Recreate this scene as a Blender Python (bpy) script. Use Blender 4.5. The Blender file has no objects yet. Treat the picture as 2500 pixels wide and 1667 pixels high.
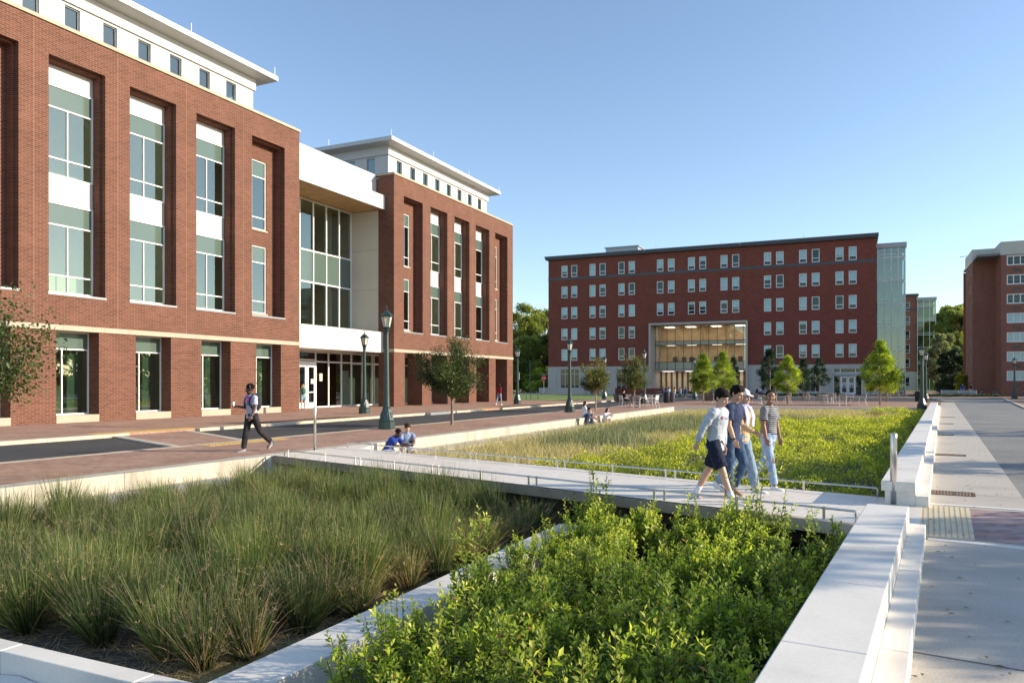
import bpy, math, random
import numpy as np
from mathutils import Vector, Matrix, Euler
from mathutils.bvhtree import BVHTree
SC = bpy.context.scene
COL = SC.collection
R = math.radians
PI = math.pi

# ------------------------------------------------------------------ frames
_t = math.atan(875 / 1860)
S1, C1 = math.sin(_t), math.cos(_t)          # street direction d1 = (S1, C1), normal n = (C1, -S1)
def UV(u, v):
    return (u * S1 + v * C1, u * C1 - v * S1)
FACADE_V = -32.4
ROT1 = math.atan2(C1, S1)

# ------------------------------------------------------------------ mesh builder
class MB:
    def __init__(s):
        s.v = []; s.f = []; s.m = []; s.cur = 0
    def add(s, vs, fs):
        o = len(s.v)
        s.v += [tuple(p) for p in vs]
        for f in fs:
            s.f.append(tuple(i + o for i in f)); s.m.append(s.cur)
    def quad(s, a, b, c, d): s.add([a, b, c, d], [(0, 1, 2, 3)])
    def box(s, x0, x1, y0, y1, z0, z1):
        s.add([(x0, y0, z0), (x1, y0, z0), (x1, y1, z0), (x0, y1, z0), (x0, y0, z1), (x1, y0, z1), (x1, y1, z1), (x0, y1, z1)],
              [(0, 3, 2, 1), (4, 5, 6, 7), (0, 1, 5, 4), (1, 2, 6, 5), (2, 3, 7, 6), (3, 0, 4, 7)])
    def obox(s, c, d, L, W, z0, z1):
        """box centred on c=(x,y), long axis direction d, length L, width W"""
        dx, dy = d; nx, ny = -dy, dx
        p = []
        for a, b in ((-.5, -.5), (.5, -.5), (.5, .5), (-.5, .5)):
            p.append((c[0] + dx * a * L + nx * b * W, c[1] + dy * a * L + ny * b * W))
        s.prism(p, z0, z1)
    def prism(s, poly, z0, z1):
        ar = sum(poly[i][0] * poly[(i + 1) % len(poly)][1] - poly[(i + 1) % len(poly)][0] * poly[i][1] for i in range(len(poly)))
        if ar < 0: poly = poly[::-1]
        n = len(poly)
        vs = [(p[0], p[1], z0) for p in poly] + [(p[0], p[1], z1) for p in poly]
        fs = [tuple(range(n))[::-1], tuple(range(n, 2 * n))] + [(i, (i + 1) % n, n + (i + 1) % n, n + i) for i in range(n)]
        s.add(vs, fs)
    def sheet(s, poly, z): s.add([(p[0], p[1], z) for p in poly], [tuple(range(len(poly)))])
    def tube(s, pts, rads, n=8, cap=True):
        pts = [Vector(p) for p in pts]
        if not hasattr(rads, '__len__'): rads = [rads] * len(pts)
        rings = []; ref = None
        for i, p in enumerate(pts):
            d = (pts[min(i + 1, len(pts) - 1)] - pts[max(i - 1, 0)])
            d = d.normalized() if d.length > 1e-9 else Vector((0, 0, 1))
            if ref is None:
                ref = d.cross(Vector((0, 0, 1)) if abs(d.z) < .9 else Vector((0, 1, 0))).normalized()
            ref = (ref - d * ref.dot(d)); ref = ref.normalized() if ref.length > 1e-6 else d.orthogonal().normalized()
            b = d.cross(ref)
            r = rads[i]; ra, rb = r if isinstance(r, tuple) else (r, r)
            rings.append([p + ref * (math.cos(2 * PI * k / n) * ra) + b * (math.sin(2 * PI * k / n) * rb) for k in range(n)])
        vs = [q for r_ in rings for q in r_]; fs = []
        for i in range(len(pts) - 1):
            for k in range(n):
                fs.append((i * n + k, i * n + (k + 1) % n, (i + 1) * n + (k + 1) % n, (i + 1) * n + k))
        if cap:
            fs.append(tuple(range(n))[::-1]); fs.append(tuple((len(pts) - 1) * n + k for k in range(n)))
        s.add(vs, fs)
    def lathe(s, prof, n=16, c=(0, 0), rot=0., sx=1., sy=1.):
        vs = []; fs = []
        for (r, z) in prof:
            for k in range(n):
                a = 2 * PI * (k + rot) / n
                vs.append((c[0] + r * math.cos(a) * sx, c[1] + r * math.sin(a) * sy, z))
        for i in range(len(prof) - 1):
            for k in range(n):
                fs.append((i * n + k, i * n + (k + 1) % n, (i + 1) * n + (k + 1) % n, (i + 1) * n + k))
        fs.append(tuple(range(n))[::-1]); fs.append(tuple((len(prof) - 1) * n + k for k in range(n)))
        s.add(vs, fs)
    def ell(s, c, r, M=None, nu=14, nv=9):
        vs = []; fs = []
        if not hasattr(r, '__len__'): r = (r, r, r)
        for j in range(1, nv):
            ph = PI * j / nv
            for i in range(nu):
                a = 2 * PI * i / nu
                p = Vector((r[0] * math.sin(ph) * math.cos(a), r[1] * math.sin(ph) * math.sin(a), r[2] * math.cos(ph)))
                if M is not None: p = M @ p
                vs.append(Vector(c) + p)
        for q in (1, -1):
            p = Vector((0, 0, r[2] * q)); p = M @ p if M is not None else p
            vs.append(Vector(c) + p)
        t = len(vs) - 2; b = len(vs) - 1
        for i in range(nu):
            fs.append((t, i, (i + 1) % nu)); o = (nv - 2) * nu
            fs.append((b, o + (i + 1) % nu, o + i))
        for j in range(nv - 2):
            for i in range(nu):
                fs.append((j * nu + i, (j + 1) * nu + i, (j + 1) * nu + (i + 1) % nu, j * nu + (i + 1) % nu))
        s.add(vs, fs)
    def build(s, name, mat, parent=None, smooth=False, bevel=0):
        me = bpy.data.meshes.new(name)
        me.from_pydata(s.v, [], s.f)
        mats = mat if isinstance(mat, (list, tuple)) else [mat]
        for m in mats: me.materials.append(m)
        if len(mats) > 1: me.polygons.foreach_set('material_index', s.m)
        if smooth: me.polygons.foreach_set('use_smooth', [True] * len(me.polygons))
        me.update()
        o = bpy.data.objects.new(name, me); COL.objects.link(o)
        if parent is not None: o.parent = parent
        if bevel:
            b = o.modifiers.new('bevel', 'BEVEL'); b.width = bevel; b.segments = 2; b.limit_method = 'ANGLE'
        return o

def np_mesh(name, V, F, mat, var=None, parent=None, smooth=False):
    me = bpy.data.meshes.new(name)
    V = np.asarray(V, np.float32); F = np.asarray(F, np.int32)
    k = F.shape[1]
    me.vertices.add(len(V)); me.vertices.foreach_set('co', V.ravel())
    me.loops.add(F.size); me.loops.foreach_set('vertex_index', F.ravel())
    me.polygons.add(len(F))
    me.polygons.foreach_set('loop_start', np.arange(0, F.size, k, dtype=np.int32))
    if var is not None:
        a = me.attributes.new('var', 'FLOAT', 'POINT'); a.data.foreach_set('value', np.asarray(var, np.float32))
    me.materials.append(mat)
    me.update(calc_edges=True); me.validate()
    if smooth: me.polygons.foreach_set('use_smooth', [True] * len(me.polygons))
    o = bpy.data.objects.new(name, me); COL.objects.link(o)
    if parent is not None: o.parent = parent
    return o

def tag(o, label=None, cat=None, group=None, kind=None):
    if label: o['label'] = label
    if cat: o['category'] = cat
    if group: o['group'] = group
    if kind: o['kind'] = kind
    return o
def empty(name, loc=(0, 0, 0), rz=0., label=None, cat=None, group=None):
    o = bpy.data.objects.new(name, None); COL.objects.link(o)
    o.location = loc; o.rotation_euler = (0, 0, rz)
    o.empty_display_size = .2
    return tag(o, label, cat, group)
def copy_tree(o, parent=None):
    c = o.copy(); COL.objects.link(c)
    if parent is not None: c.parent = parent
    for ch in list(o.children): copy_tree(ch, c)
    return c

# ------------------------------------------------------------------ materials
def new_mat(name):
    m = bpy.data.materials.new(name); m.use_nodes = True
    nt = m.node_tree; nt.nodes.clear()
    out = nt.nodes.new('ShaderNodeOutputMaterial')
    return m, nt, out
def N(nt, t, **kw):
    n = nt.nodes.new(t)
    for k, v in kw.items():
        if k in n.inputs: n.inputs[k].default_value = v
        else: setattr(n, k, v)
    return n
def L(nt, a, ao, b, bi): nt.links.new(a.outputs[ao], b.inputs[bi])
def c4(c): return (c[0], c[1], c[2], 1.)
def mixcol(nt, blend='MULTIPLY', fac=1.):
    n = nt.nodes.new('ShaderNodeMix'); n.data_type = 'RGBA'; n.blend_type = blend; n.inputs[0].default_value = fac
    return n   # inputs 6,7 output 2
def ramp(nt, stops):
    n = nt.nodes.new('ShaderNodeValToRGB'); e = n.color_ramp.elements
    e[0].position, e[0].color = stops[0][0], c4(stops[0][1]); e[1].position, e[1].color = stops[-1][0], c4(stops[-1][1])
    for p, c in stops[1:-1]:
        x = e.new(p); x.color = c4(c)
    return n
def basic(name, col, rough=.6, metal=0., var=.12, scale=3., bump=0., bscale=40., spec=.5, coat=0.):
    m, nt, out = new_mat(name)
    b = N(nt, 'ShaderNodeBsdfPrincipled', Roughness=rough, Metallic=metal)
    b.inputs['Specular IOR Level'].default_value = spec
    if coat: b.inputs['Coat Weight'].default_value = coat
    tc = N(nt, 'ShaderNodeTexCoord')
    if var > 0:
        no = N(nt, 'ShaderNodeTexNoise', Scale=scale, Detail=6., Roughness=.6)
        L(nt, tc, 'Object', no, 'Vector')
        rp = ramp(nt, [(.3, [x * (1 - var) for x in col]), (.7, [min(1, x * (1 + var)) for x in col])])
        L(nt, no, 'Fac', rp, 'Fac'); L(nt, rp, 'Color', b, 'Base Color')
    else: b.inputs['Base Color'].default_value = c4(col)
    if bump:
        n2 = N(nt, 'ShaderNodeTexNoise', Scale=bscale, Detail=4.)
        L(nt, tc, 'Object', n2, 'Vector')
        bp = N(nt, 'ShaderNodeBump', Strength=bump, Distance=.01)
        L(nt, n2, 'Fac', bp, 'Height'); L(nt, bp, 'Normal', b, 'Normal')
    L(nt, b, 'BSDF', out, 'Surface')
    return m
def brick_mat(name, c1, c2, mortar, bw=.3, bh=.08, ms=.01, horizontal=False, rot=0., rough=.85, var=.25, hetero=.5):
    m, nt, out = new_mat(name)
    b = N(nt, 'ShaderNodeBsdfPrincipled', Roughness=rough)
    b.inputs['Specular IOR Level'].default_value = .25
    tc = N(nt, 'ShaderNodeTexCoord')
    if not horizontal:
        sp = N(nt, 'ShaderNodeSeparateXYZ'); L(nt, tc, 'Object', sp, 0)
        ad = N(nt, 'ShaderNodeMath', operation='ADD'); L(nt, sp, 'X', ad, 0); L(nt, sp, 'Y', ad, 1)
        cb = N(nt, 'ShaderNodeCombineXYZ'); L(nt, ad, 0, cb, 'X'); L(nt, sp, 'Z', cb, 'Y')
        vec = (cb, 0)
    else:
        mp = N(nt, 'ShaderNodeMapping'); mp.inputs['Rotation'].default_value = (0, 0, rot)
        L(nt, tc, 'Object', mp, 0); vec = (mp, 0)
    br = N(nt, 'ShaderNodeTexBrick', Scale=1., Bias=-.1)
    br.inputs['Mortar Size'].default_value = ms; br.inputs['Mortar Smooth'].default_value = .2
    br.inputs['Brick Width'].default_value = bw; br.inputs['Row Height'].default_value = bh
    br.inputs['Color1'].default_value = c4(c1); br.inputs['Color2'].default_value = c4(c2); br.inputs['Mortar'].default_value = c4(mortar)
    L(nt, vec[0], vec[1], br, 'Vector')
    no = N(nt, 'ShaderNodeTexNoise', Scale=.6, Detail=8., Roughness=.65); L(nt, tc, 'Object', no, 'Vector')
    rp = ramp(nt, [(.3, (1 - var,) * 3), (.7, (1 + var * .5,) * 3)]); L(nt, no, 'Fac', rp, 'Fac')
    mx = mixcol(nt); L(nt, br, 'Color', mx, 6); L(nt, rp, 'Color', mx, 7)
    # odd darker bricks
    vo = N(nt, 'ShaderNodeTexBrick', Scale=1., Bias=-.86); vo.offset = .5
    vo.inputs['Mortar Size'].default_value = 0.; vo.inputs['Brick Width'].default_value = bw; vo.inputs['Row Height'].default_value = bh
    vo.inputs['Color1'].default_value = (1, 1, 1, 1); vo.inputs['Color2'].default_value = (hetero, hetero, hetero * 1.15, 1)
    L(nt, vec[0], vec[1], vo, 'Vector')
    m2 = mixcol(nt); L(nt, mx, 2, m2, 6); L(nt, vo, 'Color', m2, 7)
    L(nt, m2, 2, b, 'Base Color')
    bp = N(nt, 'ShaderNodeBump', Strength=.25, Distance=.006, invert=True); L(nt, br, 'Fac', bp, 'Height'); L(nt, bp, 'Normal', b, 'Normal')
    L(nt, b, 'BSDF', out, 'Surface')
    return m
def concrete(name, col, rough=.75, stain=.18, scale=1.2, streak=0., fine=.05):
    m, nt, out = new_mat(name)
    b = N(nt, 'ShaderNodeBsdfPrincipled', Roughness=rough); b.inputs['Specular IOR Level'].default_value = .3
    tc = N(nt, 'ShaderNodeTexCoord')
    n1 = N(nt, 'ShaderNodeTexNoise', Scale=scale, Detail=7., Roughness=.62)
    mp = N(nt, 'ShaderNodeMapping'); L(nt, tc, 'Object', mp, 0)
    if streak: mp.inputs['Scale'].default_value = (1, 1, 1 / (1 + streak * 4))
    L(nt, mp, 0, n1, 'Vector')
    r1 = ramp(nt, [(.28, [x * (1 - stain) for x in col]), (.5, col), (.75, [min(1, x * (1 + stain * .35)) for x in col])]); L(nt, n1, 'Fac', r1, 'Fac')
    n2 = N(nt, 'ShaderNodeTexNoise', Scale=60., Detail=3.); L(nt, tc, 'Object', n2, 'Vector')
    r2 = ramp(nt, [(.3, (1 - fine * 2,) * 3), (.7, (1 + fine,) * 3)]); L(nt, n2, 'Fac', r2, 'Fac')
    mx = mixcol(nt); L(nt, r1, 'Color', mx, 6); L(nt, r2, 'Color', mx, 7); L(nt, mx, 2, b, 'Base Color')
    bp = N(nt, 'ShaderNodeBump', Strength=.12, Distance=.004); L(nt, n2, 'Fac', bp, 'Height'); L(nt, bp, 'Normal', b, 'Normal')
    L(nt, b, 'BSDF', out, 'Surface')
    return m
def asphalt(name, col):
    m, nt, out = new_mat(name)
    b = N(nt, 'ShaderNodeBsdfPrincipled', Roughness=.85); b.inputs['Specular IOR Level'].default_value = .35
    tc = N(nt, 'ShaderNodeTexCoord')
    n1 = N(nt, 'ShaderNodeTexNoise', Scale=.35, Detail=8., Roughness=.6); L(nt, tc, 'Object', n1, 'Vector')
    r1 = ramp(nt, [(.3, [x * .8 for x in col]), (.7, [x * 1.22 for x in col])]); L(nt, n1, 'Fac', r1, 'Fac')
    n2 = N(nt, 'ShaderNodeTexVoronoi', Scale=70.); L(nt, tc, 'Object', n2, 'Vector')
    r2 = ramp(nt, [(.0, (1.45,) * 3), (.5, (.8,) * 3)]); L(nt, n2, 'Distance', r2, 'Fac')
    mx = mixcol(nt, fac=.7); L(nt, r1, 'Color', mx, 6); L(nt, r2, 'Color', mx, 7); L(nt, mx, 2, b, 'Base Color')
    bp = N(nt, 'ShaderNodeBump', Strength=.3, Distance=.004); L(nt, n2, 'Distance', bp, 'Height'); L(nt, bp, 'Normal', b, 'Normal')
    L(nt, b, 'BSDF', out, 'Surface')
    return m
def leaf_mat(name, stops, trans=.35, rough=.45, objvar=.18, spec=.4):
    m, nt, out = new_mat(name)
    at = N(nt, 'ShaderNodeAttribute', attribute_name='var')
    rp = ramp(nt, stops); L(nt, at, 'Fac', rp, 'Fac')
    oi = N(nt, 'ShaderNodeObjectInfo')
    r2 = ramp(nt, [(0, (1 - objvar,) * 3), (1, (1 + objvar, 1 + objvar * .8, 1.))]); L(nt, oi, 'Random', r2, 'Fac')
    mx = mixcol(nt); L(nt, rp, 'Color', mx, 6); L(nt, r2, 'Color', mx, 7)
    b = N(nt, 'ShaderNodeBsdfPrincipled', Roughness=rough); b.inputs['Specular IOR Level'].default_value = spec
    L(nt, mx, 2, b, 'Base Color')
    tr = N(nt, 'ShaderNodeBsdfTranslucent')
    m2 = mixcol(nt); m2.inputs[7].default_value = (1.25, 1.35, .55, 1); L(nt, mx, 2, m2, 6); L(nt, m2, 2, tr, 'Color')
    ms = N(nt, 'ShaderNodeMixShader'); ms.inputs[0].default_value = trans
    L(nt, b, 'BSDF', ms, 1); L(nt, tr, 0, ms, 2); L(nt, ms, 0, out, 'Surface')
    return m
def glass_mat(name, tint=(.5, .66, .58), base=.06, rough=.01, boost=1.0):
    m, nt, out = new_mat(name)
    fr = N(nt, 'ShaderNodeLayerWeight', Blend=.5); pw = N(nt, 'ShaderNodeMath', operation='POWER'); L(nt, fr, 'Facing', pw, 0); pw.inputs[1].default_value = 3.6
    a0 = N(nt, 'ShaderNodeMath', operation='MULTIPLY_ADD', use_clamp=True); L(nt, pw, 0, a0, 0); a0.inputs[1].default_value = boost * (1 - base); a0.inputs[2].default_value = base
    ge = N(nt, 'ShaderNodeNewGeometry'); iv = N(nt, 'ShaderNodeMath', operation='SUBTRACT'); iv.inputs[0].default_value = 1.; L(nt, ge, 'Backfacing', iv, 1)
    ad = N(nt, 'ShaderNodeMath', operation='MULTIPLY'); L(nt, a0, 0, ad, 0); L(nt, iv, 0, ad, 1)
    tr = N(nt, 'ShaderNodeBsdfTransparent'); tr.inputs[0].default_value = c4([x ** .5 for x in tint])
    gl = N(nt, 'ShaderNodeBsdfGlossy', Roughness=rough); gl.inputs[0].default_value = (.80, .90, .82, 1)
    ms = N(nt, 'ShaderNodeMixShader'); L(nt, ad, 0, ms, 0); L(nt, tr, 0, ms, 1); L(nt, gl, 0, ms, 2)
    L(nt, ms, 0, out, 'Surface')
    return m

def new_emit(name, col, s):
    m, nt, out = new_mat(name); e = N(nt, 'ShaderNodeEmission', Strength=s); e.inputs[0].default_value = c4(col); L(nt, e, 0, out, 0); return m
M = {}
M['brick'] = brick_mat('red_brick', (.112, .042, .028), (.178, .072, .048), (.25, .15, .105), .31, .088, .011, var=.18, hetero=.42)
M['brick_dark'] = brick_mat('dark_red_brick', (.215, .052, .032), (.29, .078, .048), (.17, .085, .065), .35, .1, .010, var=.15, hetero=.7)
M['brick_old'] = brick_mat('brown_brick', (.26, .10, .062), (.33, .135, .085), (.24, .14, .11), .3, .1, .010, var=.15, hetero=.6)
M['paver'] = brick_mat('brick_paver', (.36, .20, .14), (.47, .30, .22), (.36, .27, .20), .22, .11, .006, horizontal=True, rot=R(25), var=.22, hetero=.62)
M['paver2'] = brick_mat('mixed_paver', (.36, .22, .20), (.46, .35, .34), (.42, .36, .33), .3, .15, .008, horizontal=True, rot=R(-30), var=.25, hetero=.5)
M['stone'] = concrete('buff_stone', (.43, .38, .29), stain=.12)
M['stone_pale'] = concrete('pale_stone_base', (.52, .47, .41), stain=.12, scale=.8)
M['wall_conc'] = concrete('white_cast_stone', (.76, .72, .65), rough=.6, stain=.26, scale=1.1, fine=.03)
M['terrace_conc'] = concrete('cream_cast_concrete', (.50, .45, .365), stain=.34, scale=2.2, streak=1.5)
M['walk_conc'] = concrete('broom_finished_concrete', (.52, .475, .41), rough=.8, stain=.16, scale=.9, fine=.09)
M['curb'] = concrete('curb_concrete', (.56, .49, .38), stain=.3, scale=2.)
M['deck_fascia'] = concrete('weathered_concrete_edge', (.60, .49, .36), stain=.32, scale=2.)
M['dark_conc'] = concrete('shaded_pier_concrete', (.14, .09, .07), stain=.4, scale=2.)  # concrete coloured dark to carry the shade under the deck
M['asphalt'] = asphalt('dark_asphalt', (.062, .060, .060))
M['asphalt_pale'] = asphalt('worn_asphalt', (.25, .245, .23))
M['white'] = basic('white_panel', (.55, .545, .525), .45, var=.03, scale=.7)
M['cream'] = basic('cream_panel', (.55, .52, .44), .6, var=.05, scale=.6)
M['frame'] = basic('white_aluminium', (.80, .80, .79), .4, var=.03)
M['frame_grey'] = basic('grey_aluminium', (.34, .36, .37), .35, metal=.3, var=.05)
M['steel'] = basic('brushed_steel', (.62, .60, .57), .28, metal=1., var=.06, scale=8)
M['roof'] = basic('grey_roof', (.18, .185, .2), .6, var=.1)
M['fascia_dark'] = basic('dark_metal_fascia', (.075, .078, .09), .5, var=.1)
M['wood'] = basic('wood_soffit', (.50, .30, .12), .5, var=.2, scale=2)
M['glass'] = glass_mat('green_glass', (.60, .70, .60), .22)
M['glass_link'] = glass_mat('curtain_wall_glass', (.48, .55, .46), .20)
M['glass_far'] = glass_mat('pale_blue_glass', (.72, .82, .84), .07)
M['glass_tower'] = glass_mat('tower_glass', (.42, .54, .58), .22)
M['spandrel'] = basic('green_spandrel_glass', (.095, .14, .115), .12, var=.05, scale=.4, spec=.8)
M['interior_light'] = basic('pale_lobby_plaster', (.48, .49, .42), .8, var=.06, scale=.5)
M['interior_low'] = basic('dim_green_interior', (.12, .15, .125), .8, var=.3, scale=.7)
M['interior'] = basic('interior_plaster', (.55, .57, .47), .8, var=.06, scale=.5)
M['interior_floor'] = basic('interior_floor', (.3, .28, .25), .6, var=.1)
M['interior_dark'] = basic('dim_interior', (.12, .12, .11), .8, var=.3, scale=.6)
M['shade_cloth'] = basic('window_blind', (.80, .86, .83), .8, var=.05)
M['lamp_green'] = basic('dark_green_paint', (.018, .045, .04), .38, var=.2, spec=.6)
M['lamp_glass'] = basic('frosted_lamp_glass', (.62, .58, .48), .3, var=.04)
M['soil'] = basic('dark_mulch_soil', (.085, .066, .056), .95, var=.5, scale=9, bump=.8, bscale=60)
M['grass_lawn'] = basic('mown_grass', (.13, .20, .04), .9, var=.2, scale=2, bump=.5)
M['ground'] = basic('bare_ground', (.12, .11, .07), .9, var=.3, scale=.1)
M['black'] = basic('black_plastic', (.012, .012, .013), .45, var=.1)
M['tactile'] = basic('yellow_tactile', (.55, .36, .10), .6, var=.12, scale=6)
M['tactile_pale'] = basic('cream_tactile_tile', (.66, .58, .42), .6, var=.08)
M['bark'] = basic('tree_bark', (.20, .16, .12), .9, var=.3, scale=9, bump=.6)
M['bark_tan'] = basic('tan_bark', (.38, .25, .16), .9, var=.25, scale=9)
M['mulch'] = basic('brown_mulch', (.09, .045, .025), .95, var=.4, scale=12, bump=.8)

M['expansion'] = basic('pale_mortar_joint', (.27, .15, .10), .9, var=.1)
M['ceiling_light'] = new_emit('ceiling_light_strip', (1., .93, .80), 5.)
M['soft_light'] = new_emit('soft_ceiling_light', (1., .92, .80), 1.6)
M['joint'] = basic('joint_line', (.16, .14, .12), .9, var=.1)
# ------------------------------------------------------------------ building helpers
def wall_grid(mb, x0, x1, z0, z1, holes, y0, y1, back=True):
    xs = sorted({x0, x1} | {max(x0, min(x1, a)) for h in holes for a in h[:2]})
    zs = sorted({z0, z1} | {max(z0, min(z1, a)) for h in holes for a in h[2:]})
    nx, nz = len(xs) - 1, len(zs) - 1
    def solid(i, j):
        if i < 0 or j < 0 or i >= nx or j >= nz: return False
        cx, cz = (xs[i] + xs[i + 1]) / 2, (zs[j] + zs[j + 1]) / 2
        return not any(h[0] < cx < h[1] and h[2] < cz < h[3] for h in holes)
    for j in range(nz):
        i = 0
        while i < nx:
            if not solid(i, j): i += 1; continue
            k = i
            while k + 1 < nx and solid(k + 1, j): k += 1
            mb.quad((xs[i], y0, zs[j]), (xs[k + 1], y0, zs[j]), (xs[k + 1], y0, zs[j + 1]), (xs[i], y0, zs[j + 1]))
            if back: mb.quad((xs[k + 1], y1, zs[j]), (xs[i], y1, zs[j]), (xs[i], y1, zs[j + 1]), (xs[k + 1], y1, zs[j + 1]))
            i = k + 1
    for i in range(nx):
        for j in range(nz):
            if not solid(i, j): continue
            a, b, c, d = xs[i], xs[i + 1], zs[j], zs[j + 1]
            if not solid(i - 1, j): mb.quad((a, y1, c), (a, y0, c), (a, y0, d), (a, y1, d))
            if not solid(i + 1, j): mb.quad((b, y0, c), (b, y1, c), (b, y1, d), (b, y0, d))
            if not solid(i, j - 1): mb.quad((a, y0, c), (a, y1, c), (b, y1, c), (b, y0, c))
            if not solid(i, j + 1): mb.quad((a, y0, d), (b, y0, d), (b, y1, d), (a, y1, d))

def win(parent, x0, x1, z0, z1, y, hb=(), vb=(), fw=.07, fd=.1, mf=None, mg=None, blind=None, name='window', sill=None, sp=None):
    """frame with bars = the window part; its pane (and blind) are sub-parts.  hb: z of bars; vb: (x, za, zb)"""
    mb = MB()
    mb.box(x0, x0 + fw, y, y + fd, z0, z1); mb.box(x1 - fw, x1, y, y + fd, z0, z1)
    mb.box(x0 + fw, x1 - fw, y, y + fd, z0, z0 + fw); mb.box(x0 + fw, x1 - fw, y, y + fd, z1 - fw, z1)
    for b in hb: mb.box(x0 + fw, x1 - fw, y + .004, y + fd - .004, b - fw * .45, b + fw * .45)
    for b, za, zb in vb: mb.box(b - fw * .4, b + fw * .4, y + .008, y + fd - .008, za, zb)
    f = mb.build(name, mf or M['frame'], parent)
    p = MB(); p.box(x0 + .02, x1 - .02, y + fd * .55, y + fd * .55 + .012, z0 + .02, z1 - .02)
    p.build('pane', mg or M['glass'], f)
    if sp:
        q = MB(); q.box(x0 + .03, x1 - .03, y + fd * .5, y + fd * .54, sp[0], sp[1]); q.build('spandrel_pane', M['spandrel'], f)
    if blind:
        q = MB(); q.box(x0 + fw, x1 - fw, y + fd + .05, y + fd + .07, z1 - (z1 - z0) * blind, z1 - .02)
        q.build('blind', M['shade_cloth'], f)
    if sill is not None:
        q = MB(); q.box(x0 - .06, x1 + .06, y - .12, y + fd, z0 - .1, z0 - .004); q.build('sill', M['stone'], f)
    return f

def campus_block(label, u0, u1, pitch, first, arcade, n=5):
    root = empty('brick_building', (*UV(0, FACADE_V), 0), ROT1, label, 'building')
    w = MB(); bays = [first + pitch * k + 1.36 for k in range(n)]
    gw = 1.27 if arcade else 1.03
    holes = [(b - 1.36, b + 1.36, 5.77, 16.15) for b in bays]
    wall_grid(w, u0, u1, 4.37, 17.5, holes, 0, .3)
    wall_grid(w, u0, u1, 4.37, 17.5, [(b - 1.26, b + 1.26, 5.77, 16.05) for b in bays], .303, .75)
    gd = 1.4 if arcade else .8
    xs = [u0] + [x for b in bays for x in (b - gw, b + gw)] + [u1]
    for i in range(0, len(xs), 2): w.box(xs[i], xs[i + 1], 0, gd, -.1, 4.14)
    for k in (0, n - 1):                        # blind bays: brick panel with two narrow windows
        b = bays[k]
        wall_grid(w, b - 1.3, b + 1.3, 5.7, 16.2, [(b - .585, b + .585, 5.97, 9.99), (b - .585, b + .585, 10.98, 15.1)], .752, 1.0)
    w.box(u0, u0 + .3, .752, 1.4, 4.37, 17.5); w.box(u1 - .3, u1, .752, 1.4, 4.37, 17.5)
    for a, b in ((u0, u0 + .3), (u1 - .3, u1)):
        w.box(a, b, 1.402, 18, 4.37 if arcade and a == u0 else -.1, 17.3)
    w.box(u0 + .3, u1 - .3, 17.7, 18, -.1, 17.3)
    # slim rustication grooves on the piers are modelled as thin projecting courses
    w.build('wall', M['brick'], root)
    for i in range(0, len(xs), 2):
        g = MB()
        for zz in (.95, 1.75, 2.55, 3.35): g.box(xs[i] - .012, xs[i + 1] + .012, -.014, .3, zz, zz + .075)
        g.build('pier_course', M['brick'], root)
    s = MB()
    x = u0 - .03
    while x < u1 - .1:                                # band in stones
        e = min(u1 + .03, x + 2.0); s.box(x + .004, e - .004, -.05, gd + .1, 4.14, 4.37); x = e
    s.build('stone_band', M['stone'], root)
    s = MB(); x = u0 - .06
    while x < u1 - .1:
        e = min(u1 + .06, x + 3.0); s.box(x + .003, e - .003, -.07, .8, 17.503, 17.66); x = e
    s.box(u0 - .06, u0 + .4, .803, 18.05, 17.503, 17.66); s.box(u1 - .4, u1 + .06, .803, 18.05, 17.503, 17.66)
    s.build('coping', M['stone'], root)
    if not arcade:
        for b in bays:
            s = MB(); s.box(b - gw + .003, b + gw - .003, -.02, .8, -.08, .36); s.build('stone_sill', M['stone'], root)
    s = MB()
    for b in bays: s.box(b - 1.40, b + 1.40, -.03, .72, 5.68, 5.768)
    s.build('bay_sill', M['frame_grey'], root)
    for k, b in enumerate(bays):
        if k in (0, n - 1):
            for z0, z1 in ((5.97, 9.99), (10.98, 15.1)):
                win(root, b - .585, b + .585, z0, z1, .80, hb=(z1 - .98, z0 + .72), fw=.06, sill=1, sp=(z1 - .98, z1 - .03))
        else:
            for (z0, z1) in ((11.10, 15.17), (5.85, 9.92)):
                win(root, b - 1.262, b + 1.262, z0, z1, .72, hb=(z1 - 1.0, z0 + .80), vb=((b, z0, z1 - 1.0),), fw=.065, sp=(z1 - 1.0, z1 - .03))
            p = MB(); p.box(b - 1.3, b + 1.3, .755, .82, 15.17, 16.2); p.build('spandrel_panel', M['white'], root)
            p = MB(); p.box(b - 1.3, b + 1.3, .755, .82, 9.92, 11.10); p.build('spandrel_panel', M['white'], root)
        yy = .78 if not arcade else 4.2
        if not arcade:
            win(root, b - gw - .02, b + gw + .02, .36, 4.14, .70, hb=(3.34,), vb=((b - .28, .4, 3.3),), fw=.06, sp=(3.34, 4.1))
            q = MB(); q.box(b + .25, b + gw, 1.15, 1.2, .4, 3.3); q.build('interior_screen', M['spandrel'], root)
    it = MB()
    it.box(u0 + .35, u1 - .35, 5.2, 5.3, 4.5, 17.2)
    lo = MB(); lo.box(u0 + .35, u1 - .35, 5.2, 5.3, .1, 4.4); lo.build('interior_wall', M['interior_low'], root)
    for k in range(n - 1):
        ej = MB(); ej.box(bays[k] + pitch / 2 - .012, bays[k] + pitch / 2 + .012, -.002, .02, 4.38, 17.49); ej.build('expansion_joint', M['expansion'], root)
    for z in (4.5, 10.25, 16.25): it.box(u0 + .35, u1 - .35, .86 if z != 4.5 else (1.45 if not arcade else 4.4), 5.19, z, z + .3)
    for k in range(n - 1):
        xx = bays[k] + pitch / 2
        if k % 2 == 0: it.box(xx, xx + .12, 1.02, 5.19, 4.81, 16.2)
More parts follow.
